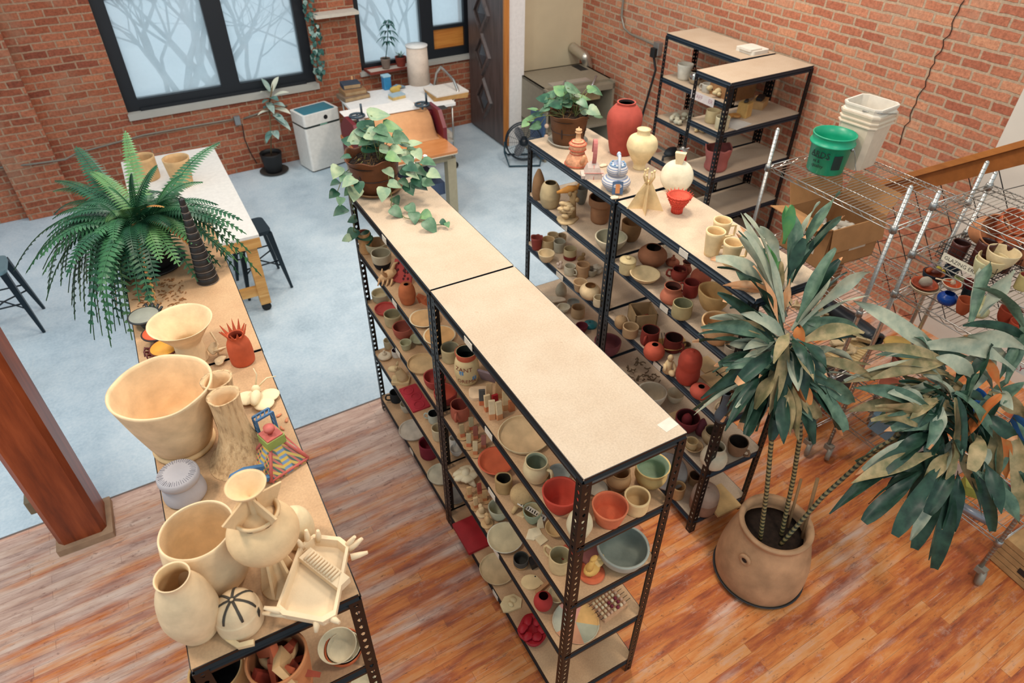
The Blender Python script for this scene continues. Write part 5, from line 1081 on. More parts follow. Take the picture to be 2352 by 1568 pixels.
# ---------------------------------------------------------------- left row, second and third shelf (near end)
GA = 'pottery on the second shelf of the left row'
pot('deep', 540, 1615, 1492, 128, z2, '#c19a66', 'large tan bowl with a black inside under the near end of the left row', 'bowl', grp=GA, inner='#0e0c0b', seg=44)
_, loc, R, H = pot('bowl', 692, 1640, 1452, 142, z2, '#b4754a', 'big tan bowl heaped with broken clay scraps', 'bowl', grp=GA, seg=44, inner='#8d5a38')
random.seed(6)
for k in range(9):
    cc = ('#9c3f28', '#a34a30', '#c9a273', '#b35a38', '#d0ae80', '#8a3322', '#a5492c', '#c49a6a', '#93402a')[k]
    lb = ('dark red curled clay strip in the scrap bowl', 'red clay strap crossing the scrap bowl', 'pale clay coil in the scrap bowl', 'orange-red bent scrap in the scrap bowl', 'cream square scrap at the left of the scrap bowl', 'deep red folded scrap at the front of the scrap bowl', 'red ribbon scrap at the far rim of the scrap bowl', 'tan wedge scrap in the scrap bowl', 'brown-red lump at the bottom of the scrap bowl')[k]
    a = k*.7; x, y = R*.5*math.cos(a)*(k % 3)/2, R*.5*math.sin(a)*(k % 3)/2; zz = H*(.72+.06*(k % 4)); b = MB()
    if k == 2: b.ring((0, 0, 0), .045, .013, 24, 8)
    elif k == 4: b.rbox(-.03, .03, -.04, .04, 0, .01, .004, 0, rot('X', 50))
    else: b.tube([(-.06, 0, -.01), (-.02, .02, .03*math.sin(k)), (.02, -.01, .035), (.07, .01, -.005)], [.012, .018, .016, .01], 4, flat=2.0 if k % 2 else .6)
    single('clay_scrap', lb, 'scrap', b, clay(cc), loc+V(x, y, zz), a, 'clay scraps in the big tan bowl')
_, loc, R, H = pot('bowl', 800, 1519, 1446, 92, z2, '#b05a35', 'terracotta bowl cradling two white bowls at the corner post', 'bowl', grp=GA, seg=40, inner='#3b2015')
b = MB(); vessel(b, 'bowl', R*.86, H*.62, .06, 0, 0, 40); single('bowl', 'white bowl nested lower in the terracotta bowl', 'bowl', b, clay('#cbbd9f'), loc+V(0, 0, H*.42), 0, GA)
b = MB(); vessel(b, 'bowl', R*.98, H*.75, .05, 0, 0, 40); single('bowl', 'white bowl nested on top in the terracotta bowl', 'bowl', b, clay('#d3c5a4'), loc+V(-.018, .004, H*.68), 0, GA)
b = MB(); b.rbox(-.012, .012, -.05, .05, 0, .14, .004, 0, rot('X', -8)); single('clay_slab', 'tan slab standing on edge between the two large bowls', 'slab', b, clay('#b08052'), at(612, 1570, z2), -.5, GA)
pot('bowl', 842, 1592, 1541, 62, z3, '#cdbf9f', 'pale bowl on the third shelf by the near corner post', 'bowl', grp='pottery on the third shelf of the left row')
# ================================================================ plants
def bladed(mb, base, tip, width, sag=.0, n=7, mi=0, tipmi=None, twist=0, fold=.25, wav=.0, side=None, prof=None):
    """strap leaf from base to tip: a folded, curved blade"""
    base, tip = Vector(base), Vector(tip); L = (tip-base).length
    mid = (base+tip)/2+V(0, 0, sag*L); pts = bez(base, mid+V(0, 0, sag*L*.5), tip, n)
    d0 = (tip-base).normalized()
    if side is None: side = d0.cross(V(0, 0, 1)); side = side.normalized() if side.length > .05 else V(1, 0, 0)
    prof = prof or [.18, .55, .86, 1, .96, .78, .45, .04]
    vs = []
    for i, p in enumerate(pts):
        t = i/n; k = t*(len(prof)-1); j = min(int(k), len(prof)-2); w_ = width/2*(prof[j]+(prof[j+1]-prof[j])*(k-j))
        tan = (pts[min(i+1, n)]-pts[max(i-1, 0)]).normalized(); s_ = (side-tan*side.dot(tan)).normalized(); nr = s_.cross(tan)
        if nr.z < 0: nr = -nr
        q = Quaternion(tan, twist*t); s_ = q @ s_; nr = q @ nr
        wz = wav*width*math.sin(t*9+base.x*50)
        vs += [p+s_*w_+nr*(fold*w_+wz), p+s_*w_*.5+nr*(fold*.4*w_), p, p-s_*w_*.5+nr*(fold*.4*w_), p-s_*w_+nr*(fold*w_-wz)]
    o = len(mb.v); mb.add(vs, [], 0)
    for i in range(n):
        for j in range(4):
            mb.f.append((o+i*5+j, o+i*5+j+1, o+(i+1)*5+j+1, o+(i+1)*5+j)); mb.m.append(tipmi if (tipmi is not None and i >= n-1) else mi); mb.sm.append(True)
# ---------------------------------------------------------------- Boston fern
fp = at(350, 632, zt); fc = V(fp.x+.02, fp.y+.10, zt)
t = thing('fern', 'big Boston fern in a black pot spilling over the far left shelving', 'fern', fc)
b = MB(); vessel(b, 'flower', .125, .17, .06, 0, 0, 36); obj('pot', b, BLACK_M, t)
b = MB(); b.lathe([(.13, 0), (.155, .022), (.15, .024), (.125, .006), (1e-6, .005)], 40); obj('saucer', b, BLACK_M, t)
b = MB(); b.lathe([(.11, .15), (.06, .165), (1e-6, .17)], 20, 0, None, .1); obj('soil', b, SOIL, t)
TIPS = [(175,337,2.25),(288,302,2.3),(127,415,2.15),(123,439,2.1),(124,493,1.97),(33,620,1.78),(110,673,1.62),(172,733,1.56),(217,780,1.48),(255,795,1.5),(303,778,1.6),(351,702,1.85),(360,654,1.95),(411,609,2.0),(453,644,1.86),(504,327,2.2),(599,632,1.72),(548,628,1.75),(564,536,1.95),(210,394,2.22),(465,418,2.15),(240,700,1.6),(280,730,1.7),(200,650,1.7),(150,620,1.75),(230,600,1.9),(300,640,1.95),(260,560,2.05),(330,560,2.1),(390,520,2.15),(450,560,2.05),(500,470,2.1),(520,520,2.05),(530,590,1.9),(480,600,1.95),(420,400,2.27),(360,380,2.3),(300,400,2.3),(250,430,2.27),(190,520,2.05),(170,480,2.1),(220,470,2.22),(185,690,1.62),(265,760,1.55),(225,740,1.55),(290,690,1.75),(320,690,1.85),(250,650,1.8),(210,620,1.8),(330,470,2.3),(290,480,2.28),(400,450,2.28),(195,715,1.55),(235,770,1.5),(275,745,1.6),(310,745,1.62),(205,680,1.7),(165,700,1.6),(140,655,1.7),(290,765,1.5),(245,705,1.7),(262,680,1.8),(225,670,1.75),(180,650,1.75),(575,580,1.85),(545,600,1.85),(505,610,1.85),(555,505,2.05),(370,600,2.05),(310,590,2.05),(270,610,1.95),(440,480,2.2),(150,560,1.95),(180,600,1.85),(205,560,1.98),(240,520,2.1)]
random.seed(2); FM = [leafmat('#17402c', '#28593c'), leafmat('#234f34', '#3d7048'), leafmat('#3f6a3f', '#5e8650'), leafmat('#b5703a', '#a8854a')]
groups = [MB(), MB()]
crown = fc+V(0, 0, .2)
def frond(mb, tip, wmax, mi, n=26):
    a = crown+V(random.uniform(-.05, .05), random.uniform(-.05, .05), -.02); tip = Vector(tip); d = tip-a; hd_ = V(d.x, d.y, 0)
    L = d.length; up_ = .30+.25*max(0, (a.z-tip.z)); pts = bez(a, a+hd_*.45+V(0, 0, up_*.75), tip, n)
    mb.tube(pts[::2], [.0028]*len(pts[::2]), 4, mi)
    for i in range(3, n+1):
        t_ = i/n; tan = (pts[min(i+1, n)]-pts[i-1]).normalized(); s_ = tan.cross(V(0, 0, 1))
        if s_.length < .1: s_ = tan.cross(hd_.normalized()) if hd_.length > .01 else V(1, 0, 0)
        s_.normalize(); nr = s_.cross(tan)
        ln = wmax*min(1, t_*4.2)*(1-t_)**.5*1.25+.004; wd = L/n*.74
        for sg in (-1, 1):
            e = pts[i]+s_*sg*ln+tan*ln*.28+V(0, 0, -ln*.2)
            m_ = (pts[i]+e)/2+V(0, 0, ln*.06)
            mb.add([pts[i]-tan*wd*.5, m_-tan*wd*.62, e, m_+tan*wd*.62, pts[i]+tan*wd*.5], [(0, 1, 3, 4), (1, 2, 3)], mi)
for (u, v, z) in TIPS:
    frond(groups[0], at(u, v, z)-V(0, 0, 0), random.uniform(.05, .068), random.choice((0, 0, 0, 1, 1, 2)), 30)
for k in range(80):
    a = random.uniform(0, 6.28); r = random.uniform(.16, .46); fx = crown+V(r*math.cos(a)-.06, r*math.sin(a), random.uniform(-.10, .22)-r*.45)
    if abs(fx.x-crown.x-.15) < .12 and fx.y < crown.y: continue
    frond(groups[0], fx, random.uniform(.045, .064), random.choice((0, 0, 1)), 24)
for (u, v, z) in ((358, 690, 1.86), (430, 560, 2.05), (375, 475, 2.25), (455, 580, 1.98), (268, 700, 1.7), (300, 590, 2.0), (332, 610, 1.9)):
    frond(groups[1], at(u, v, z), random.uniform(.008, .02), 3, 24)
groups[0].v = [p-fc for p in groups[0].v]; groups[1].v = [p-fc for p in groups[1].v]
obj('fronds', groups[0], FM, t); obj('dead_fronds', groups[1], FM, t)
b = MB()
for k in range(120):
    p = at(random.uniform(308, 430), random.uniform(640, 705), zt+.003)-fc; a = random.uniform(0, 3.14); dx = V(math.cos(a), math.sin(a), 0)*random.uniform(.004, .013)
    b.tube([p-dx, p+V(0, 0, .002), p+dx], .0018, 4)
o = single('fallen_leaflets', 'dry brown fern leaflets strewn on the board below the fern', 'leaf litter', b, clay('#8a5a30'), fc); o['kind'] = 'stuff'
# ---------------------------------------------------------------- heart leaved pothos
PM = [leafmat('#37593f', '#5f8062', .38, 'p'), leafmat('#1f4232', '#356046', .38, 'p'), leafmat('#6f8a70', '#9aa884', .4, 'p'), leafmat('#4f7852', '#75965f', .4, 'p')]
def heart(mb, c, size, nrm, tipdir, mi):
    nrm = Vector(nrm).normalized(); tp = Vector(tipdir); tp = (tp-nrm*tp.dot(nrm)); tp = tp.normalized() if tp.length > .05 else nrm.orthogonal(); sd = nrm.cross(tp)
    out = [(0, 0), (-.12, .22), (-.05, .42), (.15, .50), (.45, .42), (.75, .22), (1, 0)]
    c = Vector(c); vs = []
    for x, y in out: vs.append(c+tp*(x*size)+nrm*(-.18*size*x*x))
    for x, y in out: vs.append(c+tp*(x*size)+sd*(y*size)+nrm*(.16*y*size-.18*size*x*x))
    for x, y in out: vs.append(c+tp*(x*size)-sd*(y*size)+nrm*(.16*y*size-.18*size*x*x))
    n = len(out); fs = [(i, i+1, n+i+1, n+i) for i in range(n-1)]+[(i, 2*n+i, 2*n+i+1, i+1) for i in range(n-1)]
    mb.add(vs, fs, mi, True)
def pothos(label, u, lo, hi, w_, potcol, leaves, vines, saucercol, rimw):
    c, R, H = place(u, lo, hi, w_, zt, .72, 1)
    t = thing('pothos', label, 'plant', c, 0, 'pothos plants in brown pots')
    pm_ = clay(potcol, .5, .25, 0, .5, 8)
    b = MB(); vessel(b, [(.70, 0), (.76, .1), (.84, .5), (.92, .85), (1, 1)], R, H, .05, 0, 0, 44, .01, 1, rimw); po = obj('pot', b, pm_, t)
    b = MB()
    for a in (0, 90, 180, 270): M_ = Matrix.Rotation(math.radians(a-55), 4, 'Z'); b.ball((0, 0, 0), R*.14, 10, 8, 0, (.2, .35, 1.9), M_ @ tr(R*.84, 0, H*.45) @ rot('Y', 6))
    b.ring((0, 0, H*.46), R*.845, R*.018, 40, 6); obj('dark_cross_marks', b, plain('#2a1710', .5), po)
    b = MB(); b.lathe([(R*.85, 0), (R*.98, .022), (R*.94, .024), (R*.78, .006), (1e-6, .005)], 40); obj('saucer', b, clay(saucercol), t)
    b = MB(); b.lathe([(R*.9, H*.84), (R*.5, H*.88), (1e-6, H*.9)], 28, 0, None, .08)
    for k in range(50):
        a = random.uniform(0, 6.28); r = R*.8*random.random()**.5; b.tube([(r*math.cos(a), r*math.sin(a), H*.86), (r*math.cos(a)*.8+random.uniform(-.03, .03), r*math.sin(a)*.8+random.uniform(-.03, .03), H*.9+random.uniform(0, .03)), (r*math.cos(a)+random.uniform(-.05, .05), r*math.sin(a)+random.uniform(-.05, .05), H*.87)], .002, 4, k % 2)
    obj('soil', b, [SOIL, clay('#6d5230')], t)
    lv, st = MB(), MB(); d0 = depth(c+V(0, 0, H))
    for row in leaves:
        (u_, v_, s_, mi) = row[:4]; dd = d0+(row[4] if len(row) > 4 else random.uniform(-.1, .08)); p = atd(u_, v_, dd)-c
        outd = V(p.x, p.y, 0); outd = outd.normalized() if outd.length > .02 else V(1, 0, 0); tipd = outd+V(random.uniform(-.7, .7), random.uniform(-.7, .7), -.35); nm = V(random.uniform(-.35, .35), random.uniform(-.5, .1), 1)-V(FW.x, FW.y, 0)*.35
        sz = s_*(.84 if w_ > 110 else .74)*dd/FPX; tp = (tipd-nm.normalized()*tipd.dot(nm.normalized())).normalized(); heart(lv, p-tp*sz*.45, sz, nm, tipd, mi)
        if len(row) < 6: st.tube(bez(V(outd.x*R*.3, outd.y*R*.3, H*.85), V(p.x*.6, p.y*.6, max(p.z, H)+.03), p-tp*sz*.45, 6), .0022, 4)
    for vn in vines:
        pts = [Vector(q)-c for q in vn]; st.tube([pts[0]]+[q for i in range(1, len(pts)-1) for q in ((pts[i-1]+2*pts[i])/3, pts[i])]+[pts[-1]], .0026, 5)
    obj('leaves', lv, PM, t); obj('vines', st, leafmat('#5a6a3c', '#7a7a48', .5, 'v'), t); return c, R, H, d0
random.seed(12)
c0, R0, H0 = place(868, 452, 330, 128, zt, .72, 1); dm_ = depth(c0)
LV = [(872,262,58,2),(905,292,52,3),(845,285,50,1),(860,310,48,2),(885,316,52,0),(922,318,46,0),(955,328,34,2),(935,330,36,0),(850,340,40,1),(815,318,52,2),(828,300,46,0),(796,322,34,1),(890,345,40,2),(840,325,44,0),(912,345,38,2),(935,360,40,2),(905,362,40,3),(866,322,40,1),(878,300,40,0),(950,345,30,0),
      (772,395,40,2),(790,405,38,0),(768,420,26,1),(800,418,44,2),(825,430,32,1),(765,446,30,1),(815,445,46,2),(793,360,28,1),(800,440,30,0),(780,485,40,1),(782,462,26,0),
      (940,370,36,0),(960,355,34,2),(985,372,40,0),(965,392,40,0),(945,385,40,1),(975,408,42,0),(998,400,36,2),(950,402,36,2),(935,395,34,0),(985,420,34,0),(960,418,34,1),(930,420,30,0),(895,396,34,2),(908,424,36,2),(880,446,40,2),
      (942,434,38,1),(965,425,44,1)]
FLAT = [(910,460,30,0),(912,488,38,0),(945,480,34,0),(952,500,36,0),(980,495,38,3),(990,520,44,0),(1020,512,22,1),(1028,516,18,3)]
LV = [l+(random.uniform(-.12, .02),) if l[1] < 360 else l+(random.uniform(-.16, -.06), 1) for l in LV]
LV += [(u, v, s, m, (at(u, v, zt+.03)-CAM).dot(FW)-depth(c0+V(0, 0, H0)), 1) for u, v, s, m in FLAT]
HANG = [(808,540,38,1),(835,543,38,1),(795,548,26,2),(808,505,26,1),(845,552,30,1)]
LV += [(u, v, s, m, (aty(u, v, 2.45)-CAM).dot(FW)-depth(c0+V(0, 0, H0)), 1) for u, v, s, m in HANG]
vin = [[c0+V(.06, -.06, H0*.95), at(900, 455, zt+.05), at(898, 472, zt+.012), at(930, 500, zt+.01), at(970, 508, zt+.01), at(1000, 516, zt+.012), at(1022, 516, zt+.02)],
       [c0+V(-.08, -.05, H0*.95), atd(815, 390, dm_-.1), atd(800, 440, dm_-.1), aty(815, 490, 2.45), aty(812, 530, 2.45), aty(838, 545, 2.45)], [c0+V(-.08, 0, H0*.95), atd(790, 400, dm_-.1), atd(775, 440, dm_-.1), atd(785, 485, dm_-.1)],
       [c0+V(.1, .02, H0*.95), atd(960, 380, dm_-.1), atd(985, 410, dm_-.1), at(930, 440, zt+.02)]]
pothos('trailing heart-leaved pothos in a brown pot on the far end of the middle row', 868, 452, 330, 130, '#633a22', LV, vin, '#96714f', .012)
# white blossoms tucked behind
b = MB(); bc_ = atd(955, 372, dm_-.08)
t = thing('blossom_sprig', 'sprig of small white and orange blossoms behind the trailing pothos', 'flowers', at(948, 425, zt+.01))
w0 = V(*t.location)
for k in range(9):
    q = atd(940+random.uniform(-4, 40), 360+random.uniform(-2, 22), dm_-.06)-w0; b.ball(q, .016, 8, 6, 0, (1, 1, .6), None, .15, k)
obj('white_petals', b, plain('#ece4e0', .6), t); b = MB(); b.ball(atd(965, 378, dm_-.08)-w0, .012, 8, 6); obj('orange_bud', b, plain('#c9813a', .6), t)
b = MB(); b.tube([(0, 0, 0), (atd(955, 375, dm_-.06)-w0)*.5+V(0, 0, .01), atd(955, 372, dm_-.06)-w0], .003, 5); obj('stem', b, PM[1], t)
c1, R1, H1 = place(1303, 340, 240, 92, zt, .72, 1); d1 = depth(c1)
LV = [(1285,205,50,3),(1318,205,54,0),(1372,210,40,0),(1360,205,30,3),(1265,215,40,0),(1245,225,40,1),(1290,225,44,0),(1330,230,46,3),(1345,225,42,3),(1275,240,40,1),(1365,255,40,2),(1345,255,34,2),(1375,265,40,0),(1310,220,40,0),(1300,238,36,0),(1260,235,40,0),(1325,215,36,2),(1232,262,34,1),(1222,250,30,3),(1215,272,34,3),(1228,290,36,0),(1205,285,26,3),(1250,250,34,0),(1340,238,38,0),(1282,212,34,3)]
pothos('bushy pothos in a glossy brown pot on the far end of the right row', 1303, 340, 240, 96, '#5d3a20', LV, [[c1+V(-.06, 0, H1*.95), atd(1255, 250, d1-.05), atd(1225, 275, d1-.05), atd(1212, 290, d1-.05)]], '#9d978a', .006)
# ---------------------------------------------------------------- dracaena in the floor pot
pc = V(1.50, .10, 0)
t = thing('dracaena', 'tall dracaena with two scruffy crowns in a round terracotta floor pot', 'plant', pc)
TP = clay('#b08864', .8, .34, 0, .4, 5); rimc = at(1782, 1197, .5); R = 98*depth(V(1.5, .1, .40))/FPX
zr = hsolve(pc, 1200)
prf = [(.92, 0), (1.0, .06), (1.05, .22), (1.02, .45), (.92, .70), (.80, .90), (.80, .94), (.83, .985), (.81, 1.01), (.70, .99), (.68, .9), (.74, .8), (1e-6, .78)]
Rm = R*1.02; b = MB(); b.lathe([(r*Rm, z*zr) for r, z in smoothprof([(r, min(z, 1)) for r, z in prf[:8]], 4)]+[(r*Rm, z*zr) for r, z in prf[8:]], 60, 0, None, .004); po = obj('pot', b, TP, t)
sdn = (at(1725, 1270, .36)-pc); sdn.z = 0; sdn.normalize(); M_ = tr(*(sdn*Rm*.94+V(0, 0, zr*.70))) @ Matrix.Rotation(math.atan2(sdn.y, sdn.x), 4, 'Z')
obj('lug', MB().ring((0, 0, 0), .026, .012, 20, 8, 0, M_, 'x'), TP, po); obj('lug_hole', MB().ball((.004, 0, 0), .017, 10, 8, 0, (.3, 1, 1), M_), plain('#2a1a10', .9), po)
b = MB(); b.lathe([(Rm*.98, 0), (Rm*1.07, .035), (Rm*1.04, .037), (Rm*.93, .01), (1e-6, .008)], 44); obj('saucer', b, plain('#2b2a2a', .6), t)
b = MB(); b.lathe([(Rm*.73, zr*.80), (Rm*.5, zr*.83), (1e-6, zr*.84)], 30, 0, None, .05); obj('soil', b, SOIL, t)
def ringmat():
    m, nt, b_ = newmat('ringed_cane'); co = objco(nt); tcn = nt.nodes.new('ShaderNodeTexWave'); tcn.bands_direction = 'Z'; tcn.inputs['Scale'].default_value = 13; tcn.inputs['Distortion'].default_value = 1.5; lk(nt, co, tcn.inputs[0])
    lk(nt, ramp(nt, tcn.outputs['Color'], [(.35, s2l('#2e3020')), (.6, s2l('#8a7a50'))]), b_.inputs['Base Color']); return m
RG = ringmat(); cr1 = atd(1800, 800, 3.22)-pc; cr1b = atd(1838, 760, 3.25)-pc; cr2 = atd(2165, 925, 3.36)-pc
for q0, path_ in ((0, [atd(1757, 1215, 3.72), atd(1762, 1120, 3.62), atd(1772, 1010, 3.5)]), (1, [atd(1806, 1205, 3.74), atd(1822, 1100, 3.64), atd(1838, 1000, 3.5)]), (2, [atd(1800, 1228, 3.70), atd(1890, 1140, 3.62), atd(1990, 1050, 3.52)])):
    base = path_[0]-pc; base.z = zr*.8; tgt = (cr1, cr1b, cr2)[q0]; pts = [base, path_[1]-pc, path_[2]-pc, (path_[2]-pc+tgt)/2+V(0, 0, -.01), tgt]
    fine = []
    for i in range(4): fine += [pts[i].lerp(pts[i+1], j/6) for j in range(6)]
    obj('cane', MB().tube(fine, [.0125]*len(fine), 8), RG, t)
for (u0, v0, u1, v1, r_) in ((1808, 1215, 1840, 1100, .009), (1842, 1235, 1878, 1098, .011)):
    a_ = at(u0, v0, zr*.8)-pc; e_ = atd(u1, v1, depth(a_+pc)-.12)-pc; obj('stake', MB().tube([a_, e_], r_, 6), clay('#8a6a48'), t)
DM = [leafmat('#3a5344', '#607862', .42, 'd'), leafmat('#182e24', '#2c4838', .38, 'd'), leafmat('#858f7c', '#a8a890', .5, 'd'), leafmat('#6f6a48', '#a58f68', .6, 'd'), leafmat('#b25a26', '#a8703c', .7, 'd'), leafmat('#c98a5a', '#c9a07a', .7, 'd'), leafmat('#3f7a4e', '#5a8a4a', .35, 'd')]
def crownset(ctr, d, rows, seed, name):
    random.seed(seed); mb = MB()
    for row in rows:
        (u0, v0, u1, v1, wpx, mi) = row[:6]; dz = row[6] if len(row) > 6 else random.uniform(-.14, .08)
        a_ = atd(u0, v0, d+dz*.3)-pc; e_ = atd(u1, v1, d+dz)-pc; sag = row[7] if len(row) > 7 else .10
        vd = ((a_+e_)/2+pc-CAM).normalized(); ax = (e_-a_).normalized(); sd_ = ax.cross(vd).normalized()
        sd_ = (Quaternion(ax, random.uniform(-.9, .9)) @ sd_)
        bladed(mb, a_, e_, min(wpx*.82, 38)*d/FPX, sag*random.uniform(.6, 2.2), 12, mi, 5 if random.random() < .4 and mi < 3 else None, random.uniform(-1.0, 1.0), random.uniform(.15, .5), .11, sd_, [.22, .3, .55, .85, 1, .98, .9, .72, .4, .05] if v1 < v0+60 or random.random() < .3 else [.2, .26, .42, .66, .86, .97, 1, .96, .84, .45])
    for row in rows:      # a second, thinner set behind the first
        u0, v0, u1, v1, wpx, mi = row[:6]; j = lambda s: random.uniform(-s, s)
        a_ = atd(u0+j(20), v0+j(20), d+.06)-pc; e_ = atd(u0+(u1-u0)*random.uniform(.7, 1)+j(30), v0+(v1-v0)*random.uniform(.7, 1)+j(30), d+random.uniform(-.1, .2))-pc; ax = (e_-a_).normalized(); sd_ = Quaternion(ax, j(1.5)) @ ax.cross(FW).normalized()
        bladed(mb, a_, e_, wpx*random.uniform(.4, .7)*d/FPX, random.uniform(.05, .25), 12, random.choice((0, 1, 2, mi)), None, j(1.2), random.uniform(.2, .6), .12, sd_, [.15, .22, .45, .8, 1, .98, .9, .72, .4, .05])
    for k in range(70):       # old leaves hanging under the crown and short ones inside it
        a = random.uniform(0, 6.28); r = random.uniform(.03, .09); a_ = ctr+V(r*math.cos(a)*.6, r*math.sin(a)*.6, random.uniform(-.16, .12)); q = random.uniform(.10, .24)
        e_ = a_+V(q*math.cos(a), q*math.sin(a), random.uniform(-.32, .02)); sd_ = V(-math.sin(a), math.cos(a), 0)
        bladed(mb, a_, e_, random.uniform(.04, .07), .16, 10, random.choice((0, 1, 1, 1, 3, 2)), 5 if random.random() < .2 else None, random.uniform(-.8, .8), random.uniform(.15, .5), .11, sd_, [.22, .3, .55, .85, 1, .98, .9, .72, .4, .05])
    obj(name, mb, DM, t)
C1 = [(1805,690,1820,475,46,0),(1800,560,1818,470,34,6),(1815,620,1930,440,40,0),(1830,600,1940,495,36,0),(1790,760,1755,570,58,0),(1785,700,1762,560,46,6),(1800,740,1710,490,44,2),(1790,700,1690,535,34,2),(1800,720,1700,520,26,2),(1760,650,1632,595,42,2),(1780,720,1690,620,54,0),(1780,730,1720,640,36,1),(1770,770,1660,690,52,0),(1770,790,1610,752,40,0),(1780,790,1648,672,40,1),(1790,800,1665,790,60,2),(1770,800,1590,785,40,1),(1770,830,1610,915,44,1),(1770,840,1590,940,34,1),(1785,830,1660,830,36,1),(1780,850,1665,850,34,0),
 (1820,760,1910,615,52,2),(1825,760,2000,625,46,2),(1830,740,1920,570,40,0),(1830,800,1880,715,44,0),(1830,790,1985,765,44,3),(1840,740,1980,760,44,0),(1840,780,1965,775,30,1),(1850,800,1960,830,34,2),(1840,850,1960,840,36,3),(1850,830,2010,875,30,3),(1840,860,1955,925,50,0),(1850,850,1940,990,46,0),(1830,870,1930,1000,40,1),(1820,850,1860,930,32,4),(1800,860,1815,1000,52,3),(1790,860,1770,1010,56,1),(1780,860,1740,990,50,1),(1810,870,1835,1010,46,3),(1820,870,1870,1020,42,1),(1770,850,1700,985,50,1),(1765,850,1660,970,42,1),(1790,840,1735,940,54,3),(1800,830,1775,960,60,1),(1760,820,1640,840,40,0),(1750,860,1665,990,32,1),
 (1790,680,1795,600,26,3),(1800,720,1815,640,24,5),(1825,830,1835,745,34,4),(1840,700,1900,640,26,3),(1815,880,1850,925,26,4),(1810,790,1700,720,36,2),(1790,770,1630,730,34,2),(1800,810,1690,880,40,1),(1800,700,1660,655,30,5),(1790,750,1730,610,30,5),(1770,780,1660,745,30,3),(1810,640,1850,540,34,1),(1790,600,1745,520,30,2),(1830,820,1900,870,36,0),(1800,890,1880,960,40,3),(1790,890,1800,1020,40,1),(1770,880,1715,1000,40,1),(1840,720,1935,590,30,1)]
crownset(cr1, 3.22, C1, 5, 'leaf_crown')
C2 = [(2160,830,1960,690,46,2),(2170,850,2050,740,36,2),(2200,830,2000,870,40,3),(2180,860,1930,880,44,3),(2190,840,1970,800,30,3),(2330,850,2090,800,56,2),(2250,830,2010,815,40,0),(2230,740,2275,600,50,0),(2250,720,2330,620,66,2),(2352,750,2235,660,60,0),(2352,800,2210,770,54,2),(2240,870,2150,820,46,2),(2200,950,2280,790,52,1),(2195,985,2250,850,40,0),(2150,950,1960,890,40,0),(2140,960,2010,935,46,3),(2190,985,2030,990,48,0),(2140,985,2000,965,44,3),(2120,950,1950,945,40,3),(2200,1000,2110,1130,72,2),(2150,1000,1965,1090,54,2),(2140,1010,1905,1180,64,1),(2150,1040,1955,1110,50,3),(2120,1080,1985,1200,44,1),(2160,1060,2055,1230,58,1),(2170,1080,2100,1260,54,1),(2180,1100,2145,1305,44,1),(2200,1090,2170,1230,52,1),(2190,1060,2130,1180,50,1),(2170,1020,2040,1130,44,1),(2200,1020,2300,905,44,4),(2220,970,2352,880,56,0),(2270,900,2352,960,60,3),(2280,960,2275,1130,52,3),(2260,960,2240,1100,48,1),(2290,980,2310,1100,36,4),(2320,970,2340,1180,56,3),(2220,1060,2280,1220,34,1),(2240,1080,2340,1200,50,0),(2260,1060,2300,1180,40,1),(2200,1010,2170,1100,50,3),(2190,1020,2250,1130,40,3),(2140,1040,2095,1080,40,4),(2130,930,2040,900,50,2),(2200,930,2120,860,40,2),(2230,920,2160,870,30,3),(2200,960,2070,860,40,3),(2300,900,2230,800,34,4),(2310,880,2352,740,40,0),(2210,960,2100,960,60,3),(2240,950,2330,1010,40,1),(2160,940,2080,880,36,3),(2330,1000,2352,1120,40,1),(2180,1040,2110,1120,40,3),(2250,1000,2230,1080,44,3),(2140,990,2050,1060,44,1),(2170,900,2100,840,30,2),(2280,830,2190,800,34,2)]
crownset(cr2, 3.36, C2, 8, 'leaf_crown')
# ================================================================ back of the room
# canvas topped work table
t = thing('work_table', 'canvas topped pine work table on casters behind the fern', 'table', (-.84, 5.32, 0), 0)
obj('tabletop', MB().rbox(-.45, .45, -1.09, 1.09, .775, .80, .006), plain('#ddd8d0', .8, name='white_canvas'), t)
for x0, x1, y0, y1 in ((-.45, .45, -1.09, -1.05), (-.45, .45, 1.05, 1.09), (-.45, -.41, -1.05, 1.05), (.41, .45, -1.05, 1.05)): obj('apron', MB().box(x0, x1, y0, y1, .68, .775), PLY, t)
for sx in (-1, 1):
    for sy in (-1, 1):
        obj('leg', MB().box(sx*.365-.045, sx*.365+.045, sy*1.02-.045, sy*1.02+.045, .09, .70), PLY, t)
        c_ = MB().lathe([(.001, -.014), (.042, -.014), (.042, .014), (.001, .014)], 18, 0, tr(sx*.365, sy*1.02, .042) @ rot('X', 90)); c_.box(sx*.365-.02, sx*.365+.02, sy*1.02-.02, sy*1.02+.02, .05, .092); obj('caster', c_, BLACK_M, t)
    obj('stretcher', MB().box(-.365, .365, sx*1.02-.02, sx*1.02+.02, .18, .27), PLY, t)
for (u, lo, hi, w_, lb, kd) in ((425, 432, 352, 66, 'large buff bowl on the canvas table, half hidden by fern fronds', 'flower'), (345, 418, 350, 62, 'buff pot at the left of the canvas table behind the fern', 'cup')):
    pot(kd, u, lo, hi, w_, .8, '#c9a475', lb, 'pot', grp='buff pots on the canvas table')
